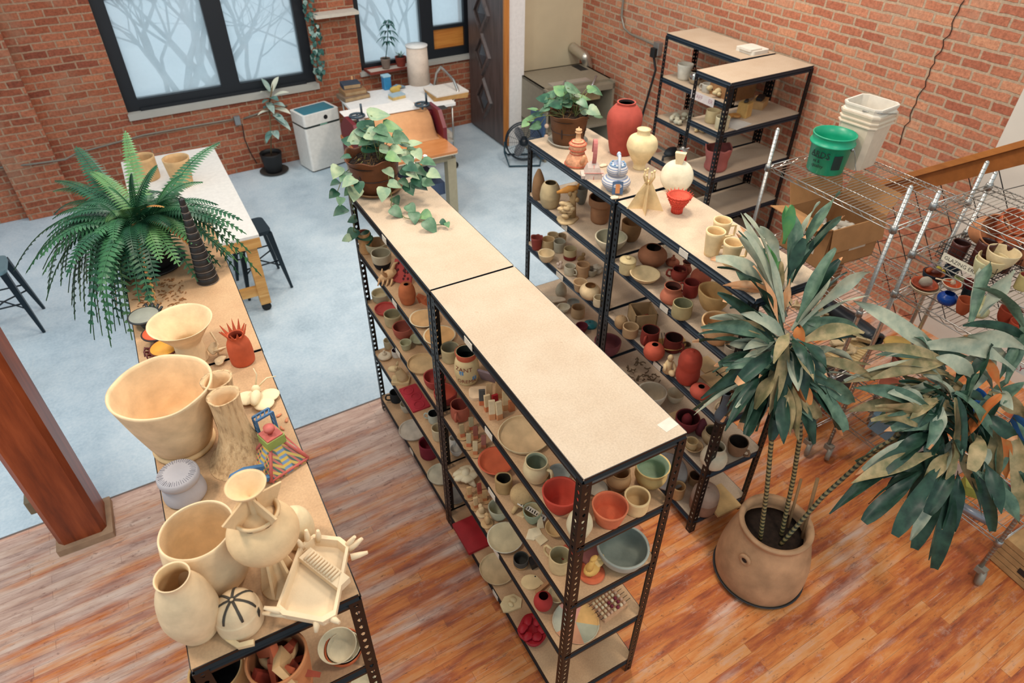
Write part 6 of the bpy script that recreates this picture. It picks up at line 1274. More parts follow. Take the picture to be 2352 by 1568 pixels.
# steel stools
def stool(x, y, rz, label, h=.62):
    t = thing('stool', label, 'stool', (x, y, 0), math.radians(rz), 'dark blue steel stools')
    B = plain('#14242e', .35, .3, name='stool_blue'); sb = plain('#6f8d97', .35, .3, name='stool_seat')
    obj('seat', MB().rbox(-.155, .155, -.155, .155, h-.035, h, .045), sb if label.startswith('dark blue steel stool at') else B, t)
    for sx in (-1, 1):
        for sy in (-1, 1):
            obj('leg', MB().tube([(sx*.13, sy*.13, h-.03), (sx*.165, sy*.165, .3), (sx*.205, sy*.205, 0)], [.036, .028, .016], 4), B, t)
    for (a, b_) in (((-1, -1), (1, 1)), ((-1, 1), (1, -1))): obj('cross_brace', MB().tube([(a[0]*.175, a[1]*.175, .24), (0, 0, .27), (b_[0]*.175, b_[1]*.175, .24)], .007, 6), B, t)
    for sy in (-1, 1): obj('rail', MB().tube([(-.165, sy*.165, .30), (.165, sy*.165, .30)], .007, 6), B, t)
stool(-2.49, 5.1, 0, 'dark blue steel stool at the left edge of the concrete floor')
stool(-.40, 4.75, 4, 'dark blue steel stool pushed under the near corner of the canvas table')
stool(-2.62, 4.12, 8, 'second steel stool just peeking in at the left edge behind the timber column')
# conduit and outlet on the back wall
def polyfine(p, n=4):
    out = []
    for i in range(len(p)-1): out += [p[i].lerp(p[i+1], j/n) for j in range(n)]
    return out+[p[-1]]
WC = [wallpt(u, v, o) for u, v, o in ((-60, 392, .03), (20, 382, .03), (70, 377, .12), (150, 366, .12), (175, 352, .05), (330, 310, .03), (440, 290, .03), (545, 272, .03))]
t = thing('conduit', 'thin grey conduit crossing the back brick wall to a socket box', 'conduit', WC[4])
obj('pipe', MB().tube([q-WC[4] for q in polyfine(WC, 3)], .011, 8), plain('#7b7468', .5, .3), t)
q = wallpt(545, 276, .03)-WC[4]; obj('socket_box', MB().rbox(-.035, .035, -.03, .03, -.05, .05, .008, 0, tr(*q)), plain('#8b8f90', .4, .5), t)
q2 = [wallpt(u, v, .02)-WC[4] for u, v in ((560, 272), (600, 258), (660, 243))]; obj('pipe', MB().tube(q2, .011, 8), plain('#7b7468', .5, .3), t)
cq = [wallpt(u, v, .03) for u, v in ((556, 285), (562, 320), (575, 350), (590, 375))]
single('extension_cable', 'thin black cord hanging from the socket box to the floor', 'cord', MB().tube([q-cq[0] for q in polyfine(cq)], .006, 6), BLACK_M, cq[0])
# rubber plant
p = at(632, 395, 0); p = V(p.x, p.y+.03, 0)
t = thing('rubber_plant', 'variegated rubber plant in a black pot under the window', 'plant', p)
b = MB(); vessel(b, 'flower', .135, .25, .07, 0, 0, 32); obj('pot', b, BLACK_M, t); b = MB(); b.lathe([(.14, 0), (.18, .02), (.175, .022), (.14, .006), (1e-6, .005)], 32); obj('saucer', b, plain('#3b3835', .6), t)
b = MB(); b.lathe([(.12, .21), (1e-6, .22)], 18); obj('soil', b, SOIL, t); dd = depth(p+V(0, 0, .7))
stp = [V(0, 0, .2), atd(622, 300, dd)-p, atd(618, 240, dd)-p, atd(628, 190, dd)-p]; obj('stem', MB().tube(polyfine(stp, 3), .009, 6), clay('#6b5a40'), t)
lv = MB(); RL = [leafmat('#7f9a93', '#a8b8ac', .4, 'r'), leafmat('#c9c9b4', '#d8d4c0', .45, 'r'), leafmat('#3f6660', '#6e8f86', .4, 'r')]
for (u0, v0, u1, v1, mi) in ((620,210,600,180,0),(626,210,640,176,1),(618,215,598,212,1),(625,225,664,212,1),(622,230,603,238,2),(625,240,655,245,0),(618,245,606,250,2),(620,255,592,265,1),(630,250,668,262,1),(628,262,655,285,0),(632,270,668,300,0),(625,300,612,330,2),(628,300,640,320,0),(618,225,640,232,2),(615,235,630,262,0),(622,270,645,268,2)):
    bladed(lv, atd(u0, v0, dd)-p, atd(u1, v1, dd-random.uniform(0, .16))-p, .085, .12, 6, mi, None, .2, .2, 0, None, [.3, .8, 1, 1, .85, .5, .05])
obj('leaves', lv, RL, t)
# white air purifier
t = thing('air_purifier', 'white box air purifier with a blue lid under the brick pier', 'appliance', (.94, 7.26, 0), math.radians(14))
b = MB(); b.rbox(-.25, .25, -.17, .17, .015, .56, .03); obj('body', b, WHITE_P, t); b = MB(); b.rbox(-.247, .247, -.167, .167, .56, .585, .03); obj('dark_band', b, plain('#23302f', .4), t)
b = MB(); b.rbox(-.25, .25, -.17, .17, .585, .72, .03); obj('head', b, WHITE_P, t); b = MB(); b.rbox(-.215, .215, -.135, .135, .715, .724, .02); obj('lid_panel', b, plain('#2d7a8c', .25, name='blue_glass'), t)
b = MB(); b.lathe([(1e-6, -.008), (.028, -.008), (.028, .0)], 18, 0, tr(.05, -.171, .65) @ rot('X', 90)); obj('dial', b, BLACK_M, t); b = MB(); b.rbox(-.04, .06, -.169, -.166, .565, .58, .001); obj('display', b, plain('#7fb09a', .3), t)
obj('base', MB().rbox(-.24, .24, -.16, .16, 0, .016, .02), BLACK_M, t)
# shelf and ivy on the pier
sh = MB().box(1.16, 1.70, -.20, 0, 1.70, 1.735); o = single('wall_shelf', 'small white board shelf on the brick pier between the windows', 'shelf', sh, plain('#c8c0b2', .6), (0, WY, 0), WR)
random.seed(31); lv = MB(); vn = MB(); IV = [leafmat('#1f4440', '#3a6a60', .4, 'i'), leafmat('#6f8f88', '#a5bab0', .4, 'i')]
pv = [wallpt(u, v, .06) for u, v in ((700, -30), (712, 20), (720, 70), (726, 120), (730, 170))]; o0 = pv[-1].copy()
vn.tube([q-o0 for q in polyfine(pv, 3)], .004, 5)
for k in range(95):
    s_ = random.random(); i = min(int(s_*4), 3); q = pv[i].lerp(pv[i+1], s_*4-i)+V(random.uniform(-.07, .07), random.uniform(-.08, .0), random.uniform(-.05, .05))
    heart(lv, q-o0, random.uniform(.035, .06), (random.uniform(-.6, .6), -1, random.uniform(0, .8)), (random.uniform(-.5, .5), -.3, -1), 0 if random.random() < .75 else 1)
t = thing('ivy', 'dark ivy trailing down the window edge of the brick pier', 'plant', o0); obj('vine', vn, IV[0], t); obj('leaves', lv, IV, t)
# sill plants
tb = MB(); q = wallpt(905, 158, .08); tp_ = V(q.x, q.y, .972)
b = MB().rbox(-.36, .36, -.11, .11, 0, .008, .01); b.ring((0, 0, .012), .01, .004, 4, 4)
t = thing('plant_tray', 'long shallow red-brown tray on the window sill', 'tray', tp_, WR); obj('base', MB().rbox(-.36, .36, -.10, .10, 0, .012, .01), plain('#c9b8a8', .6), t)
e = MB(); e.rbox(-.375, .375, -.115, -.10, 0, .03, .004); e.rbox(-.375, .375, .10, .115, 0, .03, .004); e.rbox(-.375, -.36, -.1, .1, 0, .03, .004); e.rbox(.36, .375, -.1, .1, 0, .03, .004); obj('rim', e, clay('#7e3a2e'), t)
def sillpot(u, r, h, col, lb):
    q = wallpt(u, 145, .06); p = V(q.x, q.y, .984); t = thing('potted_plant', lb, 'plant', p, 0, 'pots on the window sill'); b = MB(); vessel(b, 'flower', r, h, .1, 0, 0, 24); obj('pot', b, clay(col), t); b = MB(); b.lathe([(r*.85, h*.88), (1e-6, h*.9)], 16); obj('soil', b, SOIL, t); return t, p
t, p = sillpot(886, .065, .13, '#7a6a60', 'small tree-like plant with drooping dark leaves in a grey-brown pot on the sill')
dd = depth(p+V(0, 0, .4)); obj('stem', MB().tube([V(0, 0, .1), atd(890, 100, dd)-p, atd(892, 45, dd)-p], .006, 5), IV[0], t); lv = MB()
for (v, wd) in ((48, 16), (58, 22), (72, 26), (86, 28), (96, 18)):
    for k in range(6):
        a = k*1.05+v; u1 = 891+wd*math.cos(a); q1 = atd(u1, v+8+6*abs(math.cos(a)), dd+.12*math.sin(a))-p; bladed(lv, atd(891, v, dd)-p, q1, .035, .25, 5, 0, None, 0, .2)
obj('leaves', lv, IV, t)
t, p = sillpot(921, .075, .12, '#8a3b2f', 'small pale succulent in a red-brown pot on the sill'); lv = MB()
for k in range(16): a = k*.8; bladed(lv, V(0, 0, .11), V(.07*math.cos(a), .07*math.sin(a), .16+.02*math.sin(k*3)), .02, .1, 4, 1)
obj('leaves', lv, IV, t)
# rolling utility cart
t = thing('utility_cart', 'white topped wire utility cart loaded with tools under the second window', 'cart', (1.84, 6.73, 0), math.radians(-2))
obj('top_panel', MB().rbox(-.61, .61, -.44, .44, .82, .85, .02), plain('#e8e6e2', .4, name='white_laminate'), t)
b = MB(); [b.tube([(-.60+.03*k, -.49, .835), (-.60+.03*k, -.44, .835)], .004, 4) for k in range(1)]
g = MB(); [g.tube([(-.15, -.44-.014*k, .845), (.45, -.44-.014*k, .845)], .003, 4) for k in range(9)]; [g.tube([(-.15+.05*k, -.44, .842), (-.15+.05*k, -.555, .842)], .003, 4) for k in range(13)]; obj('wire_rack', g, plain('#4d4b4a', .5, .4), t)
for sx in (-1, 1):
    for sy in (-1, 1):
        obj('post', MB().tube([(sx*.57, sy*.40, .07), (sx*.57, sy*.40, .83)], .013, 8), CHROME, t)
        c_ = MB().lathe([(.001, -.014), (.045, -.014), (.045, .014), (.001, .014)], 16, 0, tr(sx*.57, sy*.40, .045) @ rot('X', 90)); obj('caster', c_, BLACK_M, t)
obj('lower_shelf', MB().rbox(-.58, .58, -.41, .41, .36, .38, .01), plain('#b5ada2', .5), t)
obj('push_handle', MB().tube(polyfine([V(.58, .22, .82), V(.63, .22, 1.02), V(.68, .18, 1.10), V(.72, -.12, 1.02), V(.72, -.25, .92), V(.60, -.30, .78)], 4), .017, 8), CHROME, t)
zt2 = .851
def onc(u, v): return at(u, v, zt2)
for k, (u, v, sx, sy, h, col, lb, dz) in enumerate(((812, 224, .17, .12, .05, '#7a6552', 'lowest wide brown book of the stack on the cart', 0), (812, 222, .14, .11, .05, '#8d6a48', 'brown brick-like book in the middle of the stack on the cart', .05), (808, 218, .11, .09, .055, '#3b4350', 'dark blue-grey book on top of the stack on the cart', .10))):
    t = thing('book', lb, 'book', onc(u, v)+V(0, 0, dz), .15-.1*k, 'stacked books on the cart'); obj('cover', MB().rbox(-sx, sx, -sy, sy, 0, h, .006), clay(col), t); obj('pages', MB().box(-sx+.008, sx-.008, -sy-.001, sy-.008, .008, h-.008), clay('#a58c6a'), t)
b = MB(); b.lathe([(.04, 0), (.055, .03), (.04, .07), (.012, .1), (.012, .17), (1e-6, .175)], 18); single('brush_pot', 'round tan knob handled rib behind the book stack', 'tool', b, clay('#c09468'), onc(812, 207))
b = MB(); b.rbox(-.05, .05, -.045, .045, 0, .155, .012); t = thing('blue_canister', 'blue plastic canister with a pale lid on the cart', 'canister', onc(889, 204), .1); obj('body', b, plain('#2f7fae', .35), t); obj('lid', MB().rbox(-.054, .054, -.049, .049, .155, .172, .012), plain('#9cc3d4', .4), t)
b = MB(); b.tube([(0, 0, .02), (.1, .02, .035), (.2, .0, .02)], [.02, .05, .02], 8, flat=.5); single('rag', 'crumpled blue-grey rag by the canister', 'rag', b, clay('#7790a0'), onc(897, 208))
b = MB(); b.ball((0, 0, .04), .05, 14, 9, 0, (1.2, .8, .8), None, .15, 2); b.ball((.06, .02, .06), .03, 10, 8, 0, (1.3, .8, .7)); single('sponge', 'lumpy yellow sponge on the cart', 'sponge', b, clay('#c3a65a'), onc(908, 213))
t = thing('soap_box', 'flat pale blue and yellow box on the cart', 'box', onc(912, 225), .15); obj('tray', MB().rbox(-.09, .09, -.06, .06, 0, .035, .005), clay('#c9ad72'), t); obj('lid', MB().rbox(-.09, .09, -.06, .06, .035, .05, .005), plain('#9fb6c0', .5), t)
b = MB(); b.lathe([(.145, 0), (.132, .45), (.124, .45), (.136, .01), (1e-6, .008)], 36, 0, None, .006); t = thing('clay_cylinder', 'tall white speckled clay cylinder with a board lid on the cart', 'cylinder', onc(965, 192)+V(0, .03, 0), 0); obj('wall', b, clay('#d3c2b2', .8, .1, .5, .2, 10), t); b = MB(); b.lathe([(.135, .452), (.14, .456), (.14, .47), (1e-6, .472)], 30); obj('lid', b, plain('#e4e0da', .6), t)
for k in range(4):
    b = MB().rbox(-.22, .22, -.20, .20, 0, .016, .006); single('ware_board', ('bottom plywood board of the stack at the right end of the cart', 'second plywood board of the stack on the cart', 'third plywood board of the stack on the cart', 'topmost white-faced board of the stack on the cart')[k], 'board', b, plain('#dcd3c8', .6) if k == 3 else clay('#b68e58'), at(1020, 212, .86)+V(0, -.06, .017*k-.009), -.12+.05*k, 'ware boards on the cart')
b = MB(); b.rbox(-.13, .13, -.1, .1, 0, .05, .02); single('folded_cloth', 'folded white cloth on the lower shelf of the cart', 'cloth', b, plain('#cfc8bc', .8), (2.30, 6.5, .381))
# slab roller table
t = thing('slab_roller_table', 'orange topped table with cream legs carrying the slab roller', 'table', (1.40, 5.58, 0), 0)
b = MB(); b.rbox(-.50, .49, -.53, .50, .775, .80, .05); obj('tabletop', b, woodmat('varnished_ply', [(.3, '#b5713e'), (.7, '#cb8a56')], (1, 5, 5), 2, .22), t); obj('edge_band', MB().rbox(-.502, .492, -.532, .502, .765, .776, .05), plain('#cfc3ac', .5), t)
for sx in (-1, 1):
    for sy in (-1, 1): obj('leg', MB().box(sx*.42-.05, sx*.42+.05, sy*.43-.05, sy*.43+.05, 0, .70), plain('#a39a80', .5), t)
for sy in (-1, 1): obj('apron', MB().box(-.42, .42, sy*.46-.015, sy*.46+.015, .68, .765), plain('#8f866e', .5), t)
b = MB().box(-.40, .40, -.30, .30, .22, .36); obj('lower_crate', b, plain('#4a5a78', .6), t)
t = thing('slab_roller', 'maroon framed slab roller with two hand wheels', 'slab roller', (1.40, 5.62, .80), 0); MAR = plain('#6d1f28', .4, name='maroon_enamel')
for sx in (-.46, .50):
    b = MB(); b.prism([(-.30, -.28), (.32, -.28), (.32, .1), (.1, .26), (-.18, .26), (-.30, .1)], -.022, .022, 0, tr(sx, .1, .02+.0) @ rot('Y', 90) @ rot('Z', 90)); obj('end_plate', b, MAR, t)
    b = MB(); b.ring((sx*.78, .14, .29), .075, .013, 26, 8); b.tube([(sx*.78, .14, .12), (sx*.78, .14, .30)], .012, 6); b.tube([(sx*.78-.07, .14, .29), (sx*.78+.07, .14, .29)], .008, 6); b.tube([(sx*.78+.06, .16, .29), (sx*.78+.06, .16, .40)], .012, 6); obj('hand_wheel', b, plain('#3c4d58', .4, .3), t)
obj('cross_bar', MB().box(-.46, .50, .10, .18, .16, .21), MAR, t)
for zz in (.03, .115): obj('roller', MB().lathe([(.001, -.44), (.04, -.44), (.04, .48), (.001, .48)], 20, 0, tr(0, .14, zz+.02) @ rot('Y', 90)), STEEL, t)
b = MB(); pth = [(.40, .235), (.16, .235), (.10, .22), (.02, .16), (-.04, .06), (-.10, .006), (-.16, .002)]
b.add([(x, y, z) for y, z in pth for x in (-.30, .42)], [(2*i, 2*i+1, 2*i+3, 2*i+2) for i in range(len(pth)-1)], 0, True)
single('canvas_sheet', 'peach coloured canvas draped over the slab roller', 'canvas', b, clay('#d09a6c', .85, .08), (1.42, 5.60, .802), 0, mods=[('SOLIDIFY', {'thickness': .004})])
b = MB(); b.rbox(-.42, .40, -.10, .22, 0, .006, .01); single('canvas_sheet', 'white canvas laid over the top of the slab roller', 'canvas', b, plain('#e2ddd6', .85), (1.36, 5.86, 1.047))
# drum fan
q = atd(1203, 325, depth(at(1205, 372, 0))-.15); t = thing('floor_fan', 'round black floor fan beside the partition wall', 'fan', V(q.x, q.y, 0), math.radians(-25)); cz = q.z; M_ = tr(0, 0, cz) @ rot('X', 78)
b = MB(); b.ring((0, 0, .05), .23, .008, 36, 6, 0, M_); b.ring((0, 0, -.05), .235, .010, 36, 6, 0, M_)
for k in range(9): b.ring((0, 0, .055), .03+.024*k, .0022, 30, 4, 0, M_)
for k in range(16): a = k*PI/8; b.tube([M_ @ V(.03*math.cos(a), .03*math.sin(a), .06), M_ @ V(.23*math.cos(a), .23*math.sin(a), .05), M_ @ V(.235*math.cos(a), .235*math.sin(a), -.05)], .0025, 4)
obj('cage', b, plain('#1f2a33', .4, .3), t); b = MB()
for k in range(3): a = k*2.094; b.ball((0, 0, 0), .10, 12, 8, 0, (1.0, .62, .07), M_ @ rot('Z', math.degrees(a)) @ tr(.11, 0, 0) @ rot('X', 25))
obj('blades', b, plain('#77797c', .4, .3), t); obj('motor', MB().lathe([(.001, -.10), (.06, -.09), (.065, 0), (.03, .06), (.001, .065)], 18, 0, M_), plain('#141a20', .4), t)
b = MB(); b.tube([(-.25, 0, cz), (-.25, .02, .12), (-.20, -.18, .015), (.20, -.18, .015), (.25, .02, .12), (.25, 0, cz)], .012, 8); b.tube([(-.24, .02, .13), (-.2, .2, .015), (.2, .2, .015), (.24, .02, .13)], .012, 8); obj('stand', b, plain('#173a48', .4, .3), t)
# spray booth with duct
t = thing('spray_booth', 'grey metal spray booth with a slotted top in the corner', 'booth', (4.03, 6.30, 0), math.radians(-3)); GB = plain('#8d8472', .5, .2, name='grey_enamel'); w_ = .50; dp = .42; hz = .93
b = MB(); b.box(-w_, w_, dp-.03, dp, .0, hz); b.box(-w_, -w_+.03, -dp, dp, .0, hz); b.box(w_-.03, w_, -dp, dp, .0, hz); b.box(-w_, w_, -dp+.1, dp, hz-.03, hz); b.box(-w_, w_, -dp, -dp+.1, hz-.10, hz-.03); b.box(-w_, w_, -dp, dp, .36, .40); obj('cabinet', b, GB, t)
b = MB(); b.box(-w_+.14, w_-.30, -dp+.12, -dp+.24, hz, hz+.012); obj('top_rail', b, plain('#b7b0a6', .35, .5), t); obj('top_slot', MB().box(w_-.2, w_-.08, dp-.30, dp-.05, hz, hz+.004), BLACK_M, t)
for x in (-.34, .12): obj('strut', MB().tube([(x, -dp-.02, hz-.05), (x+.16, -dp+.12, hz+.05)], .014, 6), plain('#b5b3b5', .3, .7), t)
obj('dark_interior', MB().box(-w_+.03, w_-.03, dp-.1, dp-.031, .41, hz-.04), plain('#1d1a18', .8), t)
obj('tan_hood', MB().prism([(.05, -.25), (.40, -.25), (.44, .0), (.36, .18), (.1, .18)], .66, .80), clay('#b59a72'), t)
obj('blue_panel', MB().rbox(-w_-.03, -w_, -dp, -.05, .05, .62, .006), plain('#3f5a7c', .4), t)
for z_ in (.36, .50): obj('knob', MB().ball((-w_-.0, -dp-.02, z_), .03, 12, 8), clay('#d2b39a', .4), t)
dq = [aty(u, v, 6.58) for u, v in ((1346, 185), (1350, 150), (1345, 132), (1335, 124))]; dq = [dq[0], dq[1], dq[2], V(dq[2].x-.03, 6.88, dq[2].z+.07)]
o0 = dq[0].copy(); rr = []; pts = polyfine([q-o0 for q in dq], 12); b = MB(); b.tube(pts, [.062+.006*(i % 2) for i in range(len(pts))], 16)
single('flexible_duct', 'ribbed silver duct rising from the booth into the partition wall', 'duct', b, plain('#c9c2b4', .3, .8, name='foil'), o0)
# electrical conduit, plug, cable on the right wall
cq = [atx(u, v, 4.62) for u, v in ((1436, -30), (1430, 15), (1428, 40), (1434, 65), (1448, 78), (1480, 92), (1512, 107))]; t = thing('conduit', 'bent grey conduit on the right brick wall ending in a socket', 'conduit', cq[-1]); b = MB(); b.tube([q-cq[-1] for q in polyfine(cq, 3)], .013, 8); obj('pipe', b, plain('#8f897e', .45, .5), t)
obj('socket_box', MB().rbox(-.04, .03, -.05, .05, -.09, .05, .008), plain('#8d8a86', .4, .5), t)
t = thing('power_plug', 'big black plug and thick cable hanging from the wall socket', 'cable', cq[-1]+V(-.052, .0, -.04)); obj('plug', MB().rbox(-.035, .02, -.04, .04, -.07, .03, .012), BLACK_M, t)
cb = [V(0, 0, -.06)]+[atx(u, v, x)-t.location for u, v, x in ((1506, 160, 4.58), (1490, 215, 4.56), (1474, 270, 4.56), (1455, 330, 4.56))]; obj('cable', MB().tube(polyfine(cb, 4), .014, 8), BLACK_M, t)
cw = [atx(u, v, 4.637) for u, v in ((1495, 325), (1540, 352), (1590, 378))]; single('conduit', 'thin horizontal conduit low on the right brick wall', 'conduit', MB().tube([q-cw[0] for q in cw], .012, 8), plain('#8f897e', .45, .5), cw[0])
# fire extinguisher on the square unit's post
q = V(3.46, 3.36, .80); t = thing('fire_extinguisher', 'small red fire extinguisher hanging at the back shelving post', 'extinguisher', q); RE = plain('#b3141f', .3, name='red_enamel')
obj('cylinder', MB().lathe([(.045, 0), (.05, .01), (.05, .24), (.035, .28), (.018, .295), (.018, .31)], 24), RE, t); obj('label_band', MB().lathe([(.0505, .05), (.0512, .05), (.0512, .13), (.0505, .13)], 24), plain('#c9c4bd', .5), t); obj('strap', MB().lathe([(.0515, .16), (.054, .16), (.054, .185), (.0515, .185)], 24), BLACK_M, t)
b = MB(); b.box(-.012, .012, -.06, .03, .31, .325); b.tube([(0, -.02, .325), (0, -.08, .36)], .007, 5); b.lathe([(.016, .31), (.016, .34), (1e-6, .345)], 10); obj('valve', b, plain('#b9b5ae', .35, .7), t); obj('hose', MB().tube([(0, .03, .32), (.04, .05, .25), (.055, .03, .12)], .008, 6), BLACK_M, t)
# shelf signs and contents of the two wall units
b = MB(); sg = V(4.098, 3.86, 1.36); t = thing('shelf_sign', 'white paper sign with pink lettering taped to the farther wall unit', 'sign', sg); obj('card', MB().box(-.006, -.004, -.17, .17, -.05, .035), plain('#d8ccc6', .7), t)
b = MB(); M_ = tr(-.0065, 0, -.008) @ Matrix(((0, 0, -1, 0), (-1, 0, 0, 0), (0, 1, 0, 0), (0, 0, 0, 1))); text_mb(b, 'STAFF', .058, M_ @ tr(-.075, 0, 0)); text_mb(b, 'ER', .058, M_ @ tr(.12, 0, 0)); obj('lettering', b, plain('#a7737c', .7), t)
A2, A3, A4, B3, B4 = 1.39, .955, .50, .955, .50
GW = 'things on the two wall shelving units'
p_, = [at(1730, 112, zt)]; b = MB(); b.rbox(-.10, .12, -.12, .12, 0, .035, .03); b.rbox(-.12, .04, -.10, .06, .03, .05, .02); single('folded_cloth', 'folded white cloth on the farther wall unit', 'cloth', b, plain('#d9d3c6', .9), V(4.38, 3.62, zt))
pot('flower', 1569, 186, 141, 38, A2, '#c9c3b4', 'white tapering bucket on the second shelf of the farther wall unit', 'bucket', grp=GW)
p_ = at(1598, 192, A2); t = thing('steel_bowl', 'shiny steel pot beside the white tapering bucket', 'pot', p_, 0, GW); b = MB(); vessel(b, 'belly', .085, .13, .05, 0, 0, 32); obj('body', b, plain('#b9b3a8', .12, 1.0, name='polished_steel'), t)
pot('cup', 1650, 160, 130, 20, A2, '#a39a70', 'olive bottle under the top of the farther wall unit', 'bottle', grp=GW)
pot('cup', 1622, 214, 188, 26, A2, '#b8b2a4', 'grey pitcher on the second shelf of the farther wall unit', 'pitcher', grp=GW, hd=(150, .5))
def bone(lb, u, v, z, n, sd, col, w_=.10, cat='ceramic scraps', nm='ceramic_scraps'):
    random.seed(sd); p = at(u, v, z); t = thing(nm, lb, cat, p, 0, GW); b = MB(); k2 = MB()
    for k in range(n):
        x, y, r = random.uniform(-w_, w_), random.uniform(-w_, w_)*.8, random.uniform(.018, .035); b.ball((x, y, r+.03*random.random()), r, 10, 7, 0, (1.2, 1, .9), None, .2, k)
        k2.ball((x+r*.3, y-r*.8, r+.02), r*.35, 8, 5, 0, (1, .6, 1))
    obj('pieces', b, clay(col, .6), t); obj('dark_spots', k2, plain('#27241f', .7), t)
bone('spotted cream ceramic pieces at the corner of the second shelf', 1650, 218, A2, 12, 5, '#c9b68c')
bone('heap of grey-white spotted ceramic scraps on the third shelf', 1570, 280, A3, 18, 6, '#b7b29c', .14)
bone('row of cream spotted ceramic pieces lower on the third shelf', 1612, 300, A3, 10, 7, '#cdb78a', .10)
t = thing('wooden_crate', 'wooden drawer box on the second shelf of the farther wall unit', 'box', V(4.36, 3.72, A2), 0, GW); obj('box', MB().rbox(-.18, .14, -.16, .16, 0, .19, .006), clay('#9a6f48'), t); obj('rim', MB().rbox(-.19, .15, -.17, .17, .19, .20, .006), clay('#8a6240'), t)
single('ware_board', 'brown board lying at the back of the third shelf', 'board', MB().rbox(-.17, .15, -.3, .2, 0, .014, .004), clay('#7d5a3c'), V(4.32, 3.95, .5), 0, GW)
pot('mug', 1633, 285, 247, 34, 1.39, '#b7a57d', 'cream mug with a handle on the second shelf of the square unit', 'mug', grp=GW, hd=(20, .6))
pot('cup', 1655, 300, 262, 34, 1.39, '#c6bb99', 'spotted cream cup with a dark rim on the square unit', 'cup', grp=GW, speck=.8, inner='#b5a987')
t = thing('tan_pouch', 'tan paper box with a tied top on the square unit', 'box', V(4.02, 3.22, 1.391), .3, GW); obj('body', MB().rbox(-.055, .055, -.05, .05, 0, .13, .01, 0, None, 4, 1.05), clay('#c09a5c'), t); obj('tie', MB().ball((0, 0, .14), .03, 10, 7, 0, (1.4, .7, .6), None, .25), plain('#2c2a26', .5), t)
b = MB(); b.tube([(-.09, 0, .02), (-.03, .02, .04), (.04, 0, .03), (.08, -.02, .015)], [.016, .024, .02, .012], 8); b.ring((.03, 0, .035), .035, .012, 16, 6); single('animal_figurine', 'amber glazed animal figurine on the square unit', 'figurine', b, clay('#a8763e', .4), V(3.86, 3.19, 1.391), .2, GW)
t = thing('tissue_box', 'tan box with a black object on it by the brick wall on the square unit', 'box', V(4.34, 3.34, 1.391), .5, GW); obj('box', MB().rbox(-.1, .1, -.06, .06, 0, .07, .004), clay('#b58e5e'), t); obj('black_tool', MB().rbox(-.07, .07, -.03, .03, .07, .10, .02), BLACK_M, t)
single('paper_sheet', 'pale sheet of paper lying on the square unit', 'paper', MB().rbox(-.12, .12, -.1, .1, 0, .002, .003), plain('#bdb9b0', .8), V(3.80, 3.10, 1.391), .2, GW)
c, R, H = place(1640, 396, 326, 66, B3, .72, 1); t = thing('crumpled_bucket', 'crumpled dusty pink clay bucket on the square unit by the front post', 'bucket', c, 0, GW)
b = MB(); vessel(b, [(.74, 0), (.84, .1), (.80, .4), (.92, .75), (1, 1)], R, H, .08, 0, 1, 40, .035, 1, .010); obj('body', b, [clay('#a35f58', .9, .15, 0, .5, 8), clay('#7d4440')], t)
b = MB(); b.ball((-.02, .02, .06), .09, 14, 9, 0, (1.3, .8, .5), None, .15); b.tube([(-.1, 0, .05), (-.16, .03, .04), (-.18, .02, .0)], .014, 6); single('black_bag', 'soft black tool bag low behind the fire extinguisher', 'bag', b, plain('#1d2329', .7), at(1545, 360, .52), .3)
b = MB(); b.rbox(-.16, .16, -.13, .13, 0, .012, .1); single('ware_board', 'amber coloured disc board lying low behind the fire extinguisher', 'board', b, clay('#b3813f'), V(4.28, 4.05, .09+.003), .3, GW)
# ================================================================ chrome wire racks
def rack(label, x, y0, y1, dpt, ptop, levels, casters, nw=34):
    t = thing('wire_rack', label, 'rack', (x, y0, 0), 0, 'chrome wire shelving racks'); L = y1-y0; PR = .013
    for px in (0, dpt):
        for py in (0, L):
            b = MB(); b.tube([(px, py, .11), (px, py, ptop)], PR, 10); b.ball((px, py, ptop), PR, 10, 6)
            k = .2
            while k < ptop-.02: b.ring((px, py, k), PR, .0013, 10, 4); k += .027
            po = obj('post', b, CHROME, t)
            c_ = MB(); c_.lathe([(.001, -.017), (.05, -.017), (.055, -.008), (.055, .008), (.05, .017), (.001, .017)], 24, 0, tr(px, py-.03, .055) @ rot('Z', 25) @ rot('X', 90)); c_.box(px-.022, px+.022, py-.04, py+.015, .085, .125); obj('caster', c_, plain('#8f8677', .5, .2), t)
    for z in levels:
        b = MB(); r = .0034
        for px in (0, dpt):
            for dz in (0, -.028): b.tube([(px, 0, z+dz), (px, L, z+dz)], r, 6)
            zz = [(px, i*L/(2*14), z-.003 if i % 2 else z-.025) for i in range(29)]; b.tube(zz, .0022, 4)
        for py in (0, L):
            for dz in (0, -.028): b.tube([(0, py, z+dz), (dpt, py, z+dz)], r, 6)
            zz = [(i*dpt/12, py, z-.003 if i % 2 else z-.025) for i in range(13)]; b.tube(zz, .0022, 4)
        for k in range(1, nw): b.tube([(0, k*L/nw, z+.003), (dpt, k*L/nw, z+.003)], .0021, 4)
        for k in (1, 2, 3): b.tube([(dpt*k/4, 0, z-.001), (dpt*k/4, L, z-.001)], .0034, 5)
        sh = obj('wire_shelf', b, CHROME, t)
        for px in (0, dpt):
            for py in (0, L): obj('collar', MB().lathe([(.015, z-.034), (.021, z-.032), (.019, z+.006), (.015, z+.008)], 12, 0, tr(px, py, 0)), STEEL, sh)
    return t
rack('chrome wire rack carrying the green bucket on its top shelf', 2.53, .66, 1.60, .68, 2.07, [1.83, 1.25, .72, .25], True)
rack('chrome wire rack crowded with glaze buckets and bowls at the right edge', 2.62, -.567, .555, .50, 2.065, [2.0, 1.70, 1.43, .75, .37], True, 40)
